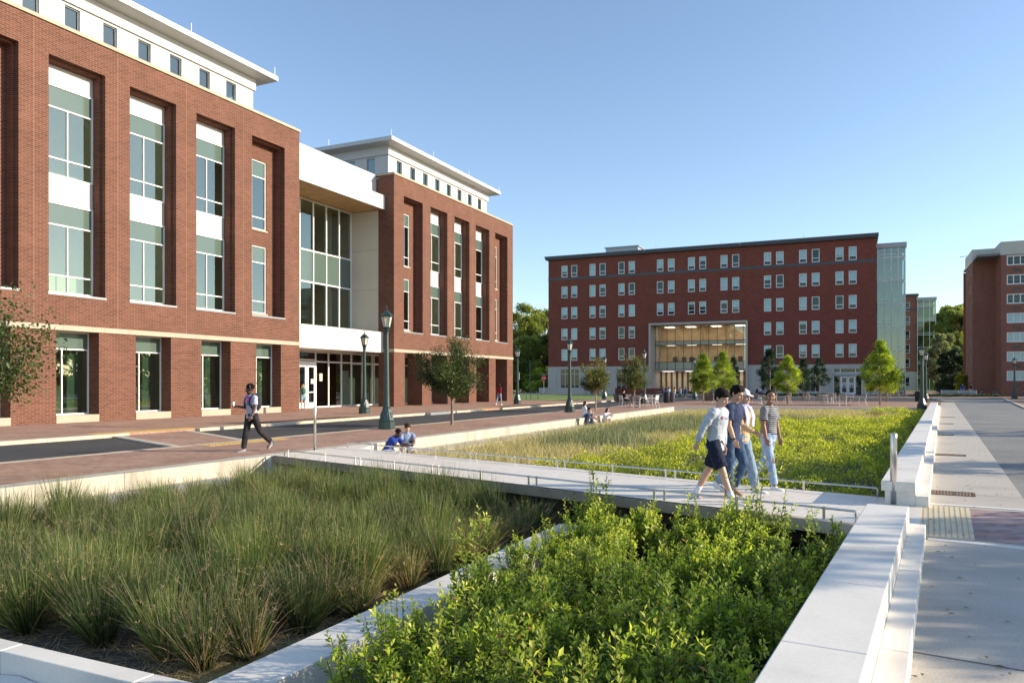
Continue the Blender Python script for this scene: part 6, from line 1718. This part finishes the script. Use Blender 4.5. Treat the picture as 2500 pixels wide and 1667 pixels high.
# people by the buildings
root, J = person('blond woman with backpack and denim shorts walking to the white doors', (-14.15, 51.6, .03), (-.35, .9), 1.78, True, hair='long', hairm='hair_blond', top=('tee', 'green'), bottom=('skirt', 'lightjean'), shoes='greyshoe',
    legs=((-20, 20), (24, 4)), foot=(30, 0), arms=((18, 6, 40), (20, 6, 60)), lean=3, voxel=.016)
backpack(root, J, 'teal backpack on the blond woman at the doors', 'packblue')
person('woman in dark red sweater and jeans walking along the arcade', (-1.05, 62.2, .03), (.5, .86), 1.74, True, hair='long', hairm='hair_brown', top=('sweater', 'red'), bottom=('slim', 'lightjean'), legs=((-14, 14), (14, 4)), foot=(18, 0), lean=2, voxel=.018)
person('man in bright blue shirt and jeans by the far bicycles, left one of two', (60.0, 101.5, .02), (-.5, -.8), 1.78, hair='short', top=('tee', 'blue'), bottom=('jeans', 'lightjean'), legs=((-10, 10), (16, 4)), voxel=.022)
person('man in black top beside the one in bright blue by the far bicycles', (60.9, 101.2, .02), (.6, -.7), 1.80, hair='short', top=('tee', 'black'), bottom=('shorts', 'heather'), legs=((-16, 12), (20, 4)), voxel=.022)
# at the cafe tables
person('reader in dark tee and white sneakers sitting at the cafe table under the bushy tree', (8.33, 56.6, .0), (.95, .1), 1.72, hair='short', top=('tee', 'black'), bottom=('shorts', 'black'), seat=.44, legs=((84, 70), (96, 84)), arms=((40, 6, 70), (40, 6, 70)), head=(0, 16), lean=-6, voxel=.018)
person('dark haired person in black at the far cafe table behind the walkers', (21.3, 66.4, .003), (.9, .3), 1.66, True, hair='long', hairm='hair_black', top=('tee', 'black'), bottom=('jeans', 'heather'), seat=.44, legs=((84, 84), (84, 84)), arms=((40, 6, 40), (40, 6, 40)), lean=8, voxel=.022)
person('dark haired person in white at the far cafe table behind the walkers', (22.9, 66.9, .003), (-.7, .4), 1.70, hair='short', top=('tee', 'white'), bottom=('jeans', 'heather'), seat=.44, legs=((84, 84), (84, 84)), arms=((46, 6, 30), (46, 6, 30)), lean=4, voxel=.022)
person('person in pale blue on the bench before the stone base', (33.6, 103.2, .01), (.2, -.95), 1.72, hair='short', top=('tee', 'lav'), bottom=('jeans', 'jean'), seat=.45, legs=((84, 84), (84, 84)), arms=((30, 6, 60), (30, 6, 60)), lean=4, voxel=.024)
GR = 'students around the picnic table'
for i, (x, y, c, lab) in enumerate(((18.65, 94.0, 'slate', 'student in slate top at the picnic table, leftmost of the row'), (19.35, 94.0, 'lav', 'student in lavender at the picnic table behind the dark trash can'),
                               (20.05, 94.0, 'tancl', 'student in tan top in the middle of the picnic table'), (20.75, 94.0, 'greyblue', 'student in blue-grey at the picnic table, second from its right end'), (21.45, 94.0, 'navy', 'student in navy at the right end of the picnic table'))):
    person(lab, (x, y, .01), (0.1, 1), 1.7, i % 2 == 0, hair='long' if i in (1, 2) else 'short', hairm=('hair_black', 'hair_brown', 'hair_brown', 'hair_black', 'hair_black')[i], top=('tee', c), bottom=('jeans', 'jean'), seat=.45,
           legs=((80, 80), (80, 80)), arms=((50, 6, 40), (50, 6, 40)), lean=12, voxel=.026, group=GR)
# ------------------------------------------------------------------ furniture and small things
M['chair_white'] = basic('white_powder_coat', (.66, .64, .62), .45, var=.04)
M['chair_slat'] = basic('taupe_slats', (.36, .25, .22), .6, var=.12, scale=8)
def make_chair(slat):
    root = empty('cafe_chair', (0, 0, 0))
    s = MB()
    for i in range(6): s.box(-.22, .22, -.22 + i * .075, -.22 + i * .075 + .06, .43, .452)
    s.build('seat', M[slat], root)
    b = MB()
    for i in range(6):
        z = .56 + i * .055; y = -.235 - (z - .45) * .18; b.box(-.225, .225, y - .01, y + .01, z, z + .043)
    b.build('backrest', M[slat], root)
    for sx in (-1, 1):
        f = MB(); f.tube([(sx * .24, .22, 0), (sx * .235, .20, .44), (sx * .235, .19, .66)], .016, 8); f.build('leg', M['chair_white'], root)
        f = MB(); f.tube([(sx * .25, -.36, 0), (sx * .24, -.23, .44), (sx * .24, -.31, .90)], .018, 8); f.build('leg', M['chair_white'], root)
        f = MB(); f.tube([(sx * .24, .20, .66), (sx * .25, .08, .685), (sx * .25, -.14, .675), (sx * .24, -.27, .64)], [(.024, .012)] * 4, 8); f.build('armrest', M['chair_white'], root)
    f = MB(); f.box(-.235, .235, .18, .205, .405, .43); f.box(-.235, .235, -.245, -.22, .405, .43); f.box(-.24, .24, -.325, -.30, .875, .90)
    f.build('rail', M['chair_white'], root)
    return root
def make_table():
    root = empty('cafe_table', (0, 0, 0))
    t = MB()
    for i in range(8): t.box(-.45 + i * .113, -.45 + i * .113 + .103, -.45, .45, .715, .74)
    t.build('tabletop', M['chair_white'], root)
    t = MB(); t.tube([(0, 0, .02), (0, 0, .715)], .035, 12); t.build('pedestal', M['frame_grey'], root)
    for k in range(4):
        a = k * PI / 2 + PI / 4; t = MB(); t.tube([(0, 0, .05), (.38 * math.cos(a), .38 * math.sin(a), .02)], [.028, .02], 8); t.build('foot', M['frame_grey'], root)
    return root
cw, cs, tb = make_chair('chair_white'), make_chair('chair_slat'), make_table()
used = set()
def put(proto, loc, rz, label, cat, group):
    o = proto if proto.name not in used else copy_tree(proto)
    used.add(proto.name); o.location = (loc[0], loc[1], .004); o.rotation_euler.z = rz; tag(o, label, cat, group); return o
# chair's front is local +y
def toward(a, b): return math.atan2(-(b[0] - a[0]), b[1] - a[1])
CG = 'cafe chairs on the brick plaza'; TG = 'cafe tables on the brick plaza'
T1, T2, T3, T4 = (9.45, 56.7), (27.9, 68.2), (26.85, 61.2), (22.1, 67.0)
put(tb, T1, .2, 'cafe table beside the seated reader under the bushy tree', 'table', TG); put(tb, T2, .4, 'cafe table left of the pair right of the striped-shirt walker, farther one', 'table', TG)
put(tb, T3, .1, 'cafe table nearest the end wall, before the double doors', 'table', TG); put(tb, T4, .3, 'cafe table behind the four walkers', 'table', TG)
for t, off, pr, lab in ((T1, (-1.12, -.1), cw, 'white chair the reader sits on'), (T1, (-.35, -.95), cs, 'taupe slatted chair with its back to the camera beside the reader'), (T1, (.72, .55), cw, 'white chair at the far side of the reader\'s table'),
                        (T1, (1.0, -.5), cw, 'bright white chair at the right end of the reader\'s table'),
                        (T2, (-1.15, .1), cs, 'chair turned right at the left end of the row before the double doors'), (T2, (.15, -.85), cs, 'taupe chair seen from behind at the farther table before the doors'), (T2, (.9, .5), cs, 'taupe chair at the far side of the farther table before the doors'),
                        (T3, (-.55, -.65), cs, 'large looking taupe armchair nearest the end wall'), (T3, (.45, .55), cs, 'taupe slatted chair at the right of the nearest table before the doors'), (T3, (1.2, -.15), cs, 'rightmost chair, turned left, beside the largest feathery tree'),
                        (T4, (-.75, -.55), cs, 'chair under the person in black behind the walkers'), (T4, (.85, -.1), cs, 'chair under the person in white behind the walkers'), (T4, (-3.9, .6), cs, 'lone taupe chair showing left of the walkers\' heads'), (T4, (2.2, .3), cs, 'empty chair right of the striped-shirt walker\'s head')):
    p = (t[0] + off[0], t[1] + off[1]); put(pr, p, toward(p, t) + (.25 if off[0] < 0 else -.2), lab, 'chair', CG)
# trash cans and planters
def can(x, y, r_, h, mat, label, sq=False):
    root = empty('trash_can', (x, y, .0), .3, label, 'trash can')
    b = MB(); b.lathe([(r_ * .86, 0), (r_ * .9, .05), (r_, h * .86), (r_ * .98, h * .88)], 20 if not sq else 8); b.build('body', mat, root, smooth=not sq)
    b = MB(); b.lathe([(r_ * 1.06, h * .88), (r_ * 1.06, h * .93), (r_ * .8, h), (r_ * .45, h * 1.02), (r_ * .4, h * .96)], 20); b.build('lid', mat, root)
    b = MB()
    for k in range(14):
        a = 2 * PI * k / 14; b.tube([(r_ * .93 * math.cos(a), r_ * .93 * math.sin(a), .06), (r_ * 1.02 * math.cos(a), r_ * 1.02 * math.sin(a), h * .86)], .01, 4)
    b.build('slats', mat, root)
can(14.15, 69.7, .29, 1.0, M['black'], 'black trash can in front of the picnic group')
can(14.9, 70.9, .27, .98, M['fascia_dark'], 'grey trash can just right of the black one by the picnic group')
can(39.7, 74.4, .33, 1.0, M['black'], 'dark trash can beside the two right lamp posts')
def planter(x, y, w, h, label):
    root = empty('planter', (x, y, .0), .2, label, 'planter')
    b = MB(); b.lathe([(w * .42, 0), (w * .5, h * .9), (w * .53, h * .92), (w * .53, h), (w * .46, h), (w * .45, h * .85)], 4, rot=.5); b.build('pot', M['black'], root)
    s = MB(); s.box(-w * .3, w * .3, -w * .3, w * .3, h * .8, h * .86); s.build('earth', M['soil'], root)
planter(10.6, 75.5, 1.25, .75, 'black planter behind the bushy tree, left one'); planter(12.2, 75.8, 1.25, .75, 'black planter right of the bushy tree trunk')
planter(19.7, 76.5, 1.1, .95, 'black planter behind the bright feathery tree trunk')
# picnic table
root = empty('picnic_table', (20.0, 94.75, .01), .05, 'long picnic table where the students sit', 'table')
t = MB(); t.box(-1.9, 1.9, -.35, .35, .72, .76); t.build('tabletop', M['frame_grey'], root)
for sy in (-.72, .72): t = MB(); t.box(-1.9, 1.9, sy - .14, sy + .14, .41, .45); t.build('bench', M['frame_grey'], root)
for sx in (-1.4, 1.4): t = MB(); t.tube([(sx, -.7, 0), (sx, -.2, .72)], .04, 6); t.tube([(sx, .7, 0), (sx, .2, .72)], .04, 6); t.box(sx - .03, sx + .03, -.85, .85, .36, .41); t.build('leg_frame', M['frame_grey'], root)
# benches
def bench(x, y, rz, label, L_=2.4):
    root = empty('park_bench', (x, y, .01), rz, label, 'bench', 'slatted benches before the halls')
    s = MB()
    for i in range(5): s.box(-L_ / 2, L_ / 2, -.22 + i * .09, -.22 + i * .09 + .075, .43, .46)
    s.build('seat', M['frame_grey'], root)
    s = MB()
    for i in range(5): s.box(-L_ / 2, L_ / 2, .24 + i * .015, .26 + i * .015, .50 + i * .08, .565 + i * .08)
    s.build('backrest', M['frame_grey'], root)
    for sx in (-1, 0, 1):
        s = MB(); s.box(sx * (L_ / 2 - .05) - .025, sx * (L_ / 2 - .05) + .025, -.22, -.17, 0, .43); s.box(sx * (L_ / 2 - .05) - .025, sx * (L_ / 2 - .05) + .025, .2, .25, 0, .9); s.box(sx * (L_ / 2 - .05) - .024, sx * (L_ / 2 - .05) + .024, -.17, .2, .39, .43); s.build('leg', M['frame'], root)
b3r = B3['rot']
bench(33.6, 103.4, b3r, 'bench carrying the person in pale blue'); bench(38.2, 101.5, b3r, 'bench left of the double doors, behind the cafe chairs')
bench(47.8, 99.5, b3r, 'grey bench half behind the largest feathery tree', 3.0); bench(57.2, 97.5, b3r, 'long grey bench between lamp posts and bicycles', 4.0)
# bicycles
def make_bike():
    root = empty('bicycle', (0, 0, 0))
    for x in (-.52, .52):
        w = MB(); n = 22
        w.tube([(x + .33 * math.cos(2 * PI * k / n), 0, .34 + .33 * math.sin(2 * PI * k / n)) for k in range(n + 1)], .018, 6, cap=False)
        wo = w.build('wheel', M['black'], root); s = MB()
        for k in range(12):
            a = PI * k / 12; s.tube([(x + .32 * math.cos(a), 0, .34 + .32 * math.sin(a)), (x - .32 * math.cos(a), 0, .34 - .32 * math.sin(a))], .0025, 3)
        s.build('spokes', M['steel'], wo)
    f = MB()
    for a, b in (((-.52, 0, .34), (-.08, 0, .30)), ((-.08, 0, .30), (-.2, 0, .78)), ((-.2, 0, .78), (.36, 0, .80)), ((-.08, 0, .30), (.38, 0, .72)), ((-.52, 0, .34), (-.2, 0, .74)), ((.52, 0, .34), (.35, 0, .88))): f.tube([a, b], .02, 6)
    f.build('frame', M['bike'], root)
    h = MB(); h.tube([(.35, 0, .88), (.33, 0, 1.0)], .015, 6); h.tube([(.28, -.28, 1.02), (.36, -.1, 1.0), (.36, .1, 1.0), (.28, .28, 1.02)], .014, 6); h.build('handlebar', M['black'], root)
    s = MB(); s.tube([(-.2, 0, .76), (-.22, 0, .92)], .013, 6); s.ell((-.24, 0, .94), (.14, .07, .035)); s.build('saddle', M['black'], root)
    return root
M['bike'] = basic('blue_grey_enamel', (.12, .17, .25), .35, var=.2)
bk = make_bike(); BG = 'bicycles parked before the halls'
bikes = [((48.2, 96.9), .2, 'bicycle leaning by the corner of the hall, left of the lamp posts'), ((49.6, 97.3), .4, 'second bicycle at the racks behind the dark trash can'),
         ((56.5, 101.0), 0.1, 'pale bicycle side-on just left of the man in bright blue'), ((57.6, 101.5), .3, 'bicycle touching the left side of the man in bright blue'),
         ((62.0, 102.3), 1.3, 'upright looking bicycle just right of the two men'), ((63.3, 102.8), .9, 'dark bicycle, second right of the two men'), ((65.2, 102.9), 1.45, 'bicycle with pale frame seen end-on before the brick wall'),
         ((67.3, 102.6), 1.0, 'dark bicycle near the lit slots of the brick wall'), ((68.8, 102.6), .7, 'bicycle with basket second from the right end'), ((70.9, 102.4), 1.2, 'last bicycle at the right by the lamp post')]
for i, ((x, y), rz, lab) in enumerate(bikes):
    o = bk if i == 0 else copy_tree(bk)
    o.location = (x, y, .012); o.rotation_euler = (R(4), 0, rz); tag(o, lab, 'bicycle', BG)
for i, (x, y, lab) in enumerate(((8.1, 107, 'bicycle by the stone base behind the small round tree'), (9.2, 107.3, 'red-marked bicycle behind the lamp and small round tree'))):
    o = copy_tree(bk); o.location = (x + 4.6, y + 14, .012); o.rotation_euler = (0, 0, 1.2 + i * .3); tag(o, lab, 'bicycle', BG)
# hoop racks on the lawn edge
for i, (x, y, lab) in enumerate(((1.16, 83.0, 'hoop bicycle rack beside the lamp with a notice'), (2.45, 83.2, 'hoop bicycle rack farther right on the lawn edge'), (48.9, 95.9, 'steel hoop rack by the hall corner bicycles'))):
    t = MB(); n = 12; pts_ = [(x - .38, y, 0), (x - .38, y, .55)] + [(x - .38 * math.cos(PI * k / n), y, .55 + .38 * math.sin(PI * k / n)) for k in range(1, n)] + [(x + .38, y, .55), (x + .38, y, 0)]
    t.tube(pts_, .03, 8); tag(t.build('bike_rack', M['fascia_dark'], smooth=True), lab, 'bike rack')
# stop sign
root = empty('stop_sign', (4.95, 118.5, .02), .05, 'red stop sign in front of the sunlit bush', 'sign')
t = MB(); t.tube([(0, 0, 0), (0, 0, 3.0)], .035, 8); t.build('post', M['frame_grey'], root)
M['stop_red'] = basic('sign_red', (.42, .02, .03), .5, var=.03)
t = MB(); vs = [(.38 * math.cos(PI / 8 + k * PI / 4), -.05, 2.55 + .38 * math.sin(PI / 8 + k * PI / 4)) for k in range(8)]; vs2 = [(x, -.02, z) for x, y, z in vs]
t.add(vs + vs2, [tuple(range(8)), tuple(range(8, 16))[::-1]] + [(k, k + 8, (k + 1) % 8 + 8, (k + 1) % 8) for k in range(8)]); sg = t.build('sign_plate', M['stop_red'], root)
tx = text_mesh('STOP', .3, M['white'], 'lettering', sg)
xs = [v.co.x for v in tx.data.vertices]; cx_ = (min(xs) + max(xs)) / 2
for v in tx.data.vertices: v.co = Vector((v.co.x - cx_, -.056, 2.55 - .1 + v.co.y))
t = MB(); t.box(-.5, .5, -.03, .0, 3.02, 3.2); t.build('street_name_plate', M['fascia_dark'], root)
# dark lamp mast behind
root = empty('light_mast', (3.05, 128, 0), 0, 'thin dark mast with arm in front of the woodland left of the hall', 'mast')
t = MB(); t.tube([(0, 0, 0), (0, 0, 5.6)], .07, 8); t.build('pole', M['fascia_dark'], root); t = MB(); t.tube([(0, 0, 5.5), (-.9, 0, 5.55)], .035, 6); t.box(-1.3, -.85, -.12, .12, 5.5, 5.6); t.build('arm', M['fascia_dark'], root)
# low wall before the hall's left part
t = MB(); t.prism([(4.5, 127.6), (16.5, 122.4), (16.6, 122.75), (4.6, 127.95)], 0, 1.05); tag(t.build('low_wall', M['stone_pale'], bevel=.01), 'low grey ramp wall between lawn and the hall', 'wall')
t = MB(); t.prism([(16.6, 125.5), (25.0, 121.8), (25.1, 122.2), (16.7, 125.9)], 0, .95); tag(t.build('low_wall', M['brick_dark']), 'low dark brick planter wall before the hall', 'wall')
# small camera on the first building
t = MB(); t.prism([(0, 0), (.12, 0), (.12, .2), (0, .2)], 0, .1)
# manhole / drain inlet at far kerb
t = MB(); t.prism(uvp((38.2, -23.2), (40.6, -23.2), (40.6, -23.85), (38.2, -23.85)), -.2, .075); tag(t.build('drain_inlet', M['frame_grey'], bevel=.01), 'grey storm drain inlet in the far kerb beyond the slim tree', 'drain inlet')
t = MB(); t.prism(uvp((33.0, -18.3), (35.4, -18.3), (35.4, -18.75), (33.0, -18.75)), -.1, -.06); tag(t.build('drain_grate', M['rust']), 'dark grate in the asphalt beside the brick plaza, left of the trio', 'drain grate')
# round stone planter under the portal
root = empty('stone_urn', (28.1, 108.5, 0), 0, 'round tan patterned planter at the right end of the portal', 'planter')
t = MB(); t.lathe([(.5, 0), (.55, .3), (.8, .5), (.95, 1.3), (1.05, 1.7), (.95, 1.7), (.8, 1.4)], 20); t.build('bowl', M['stone'], root, smooth=True)
t = MB()
for k in range(10):
    a = 2 * PI * k / 10; t.ell((.9 * math.cos(a), .9 * math.sin(a), 1.1), (.14, .14, .3))
t.build('relief', M['stone'], root, smooth=True)
SUN_E = 19; SUN_AZY = -.10; SUN_P = 3.5; SKY_P = .120; SKY_DUST = .4; SKY_OZ = 2.6; EXPO = 1.07; SKY_SAT = .93
OFF_TREES = [(16.2, 8.0, 4.0, 1.9, 'shade tree outside the frame beside the near walkway'), (14.6, 4.6, 4.0, 2.1, 'shade tree outside the frame right of the viewer'), (17.2, 6.2, 4.4, 2.0, 'second row shade tree outside the frame to the right'),
             (12.6, 1.2, 3.9, 2.0, 'shade tree outside the frame behind the viewer to the right'), (18.6, 15.6, 5.4, 2.0, 'shade tree outside the frame across the right road'),
             (27.0, 26.5, 5.2, 1.8, 'shade tree outside the frame farther along the right road')]
# ------------------------------------------------------------------ shade trees outside the frame
for i, (x, y, H, rd, lab) in enumerate(OFF_TREES):
    off_tree(lab, x, y, H, rd, 60 + i)
# ------------------------------------------------------------------ light, sky, camera
SUN_EL = R(SUN_E)
az = Vector((.988, SUN_AZY, 0)).normalized()                # horizontal direction towards the sun
to_sun = Vector((az.x * math.cos(SUN_EL), az.y * math.cos(SUN_EL), math.sin(SUN_EL)))
sl = bpy.data.lights.new('sun', 'SUN'); sl.energy = SUN_P; sl.angle = R(.55); sl.color = (1., .86, .66)
so = bpy.data.objects.new('sun', sl); COL.objects.link(so); so.rotation_euler = (-to_sun).to_track_quat('-Z', 'Y').to_euler()
w = bpy.data.worlds.new('World'); SC.world = w; w.use_nodes = True
nt = w.node_tree; nt.nodes.clear()
out = nt.nodes.new('ShaderNodeOutputWorld'); bg = nt.nodes.new('ShaderNodeBackground'); sk = nt.nodes.new('ShaderNodeTexSky')
sk.sky_type = 'NISHITA'; sk.sun_disc = False; sk.sun_elevation = SUN_EL; sk.sun_rotation = math.atan2(az.x, az.y)
sk.altitude = 100; sk.air_density = 1.0; sk.dust_density = SKY_DUST; sk.ozone_density = SKY_OZ
bg.inputs['Strength'].default_value = SKY_P
hs = nt.nodes.new('ShaderNodeHueSaturation'); hs.inputs['Saturation'].default_value = SKY_SAT; nt.links.new(sk.outputs[0], hs.inputs['Color']); nt.links.new(hs.outputs[0], bg.inputs[0]); nt.links.new(bg.outputs[0], out.inputs[0])
cam = bpy.data.cameras.new('camera'); co = bpy.data.objects.new('camera', cam); COL.objects.link(co)
cam.sensor_width = 36; cam.lens = 36 * 1860 / 2500; cam.shift_y = (935 - 833.5) / 2500; cam.shift_x = 0
cam.clip_start = .1; cam.clip_end = 3000
co.location = (0, 0, 1.8); co.rotation_euler = (R(90), 0, 0)
SC.camera = co
SC.view_settings.view_transform = 'Standard'; SC.view_settings.look = 'None'; SC.view_settings.gamma = 1; SC.view_settings.exposure = EXPO
SC.cycles.max_bounces = 8; SC.cycles.transparent_max_bounces = 12; SC.cycles.diffuse_bounces = 3; SC.cycles.glossy_bounces = 3
SC.cycles.use_denoising = True
SC.cycles.sample_clamp_indirect = 6
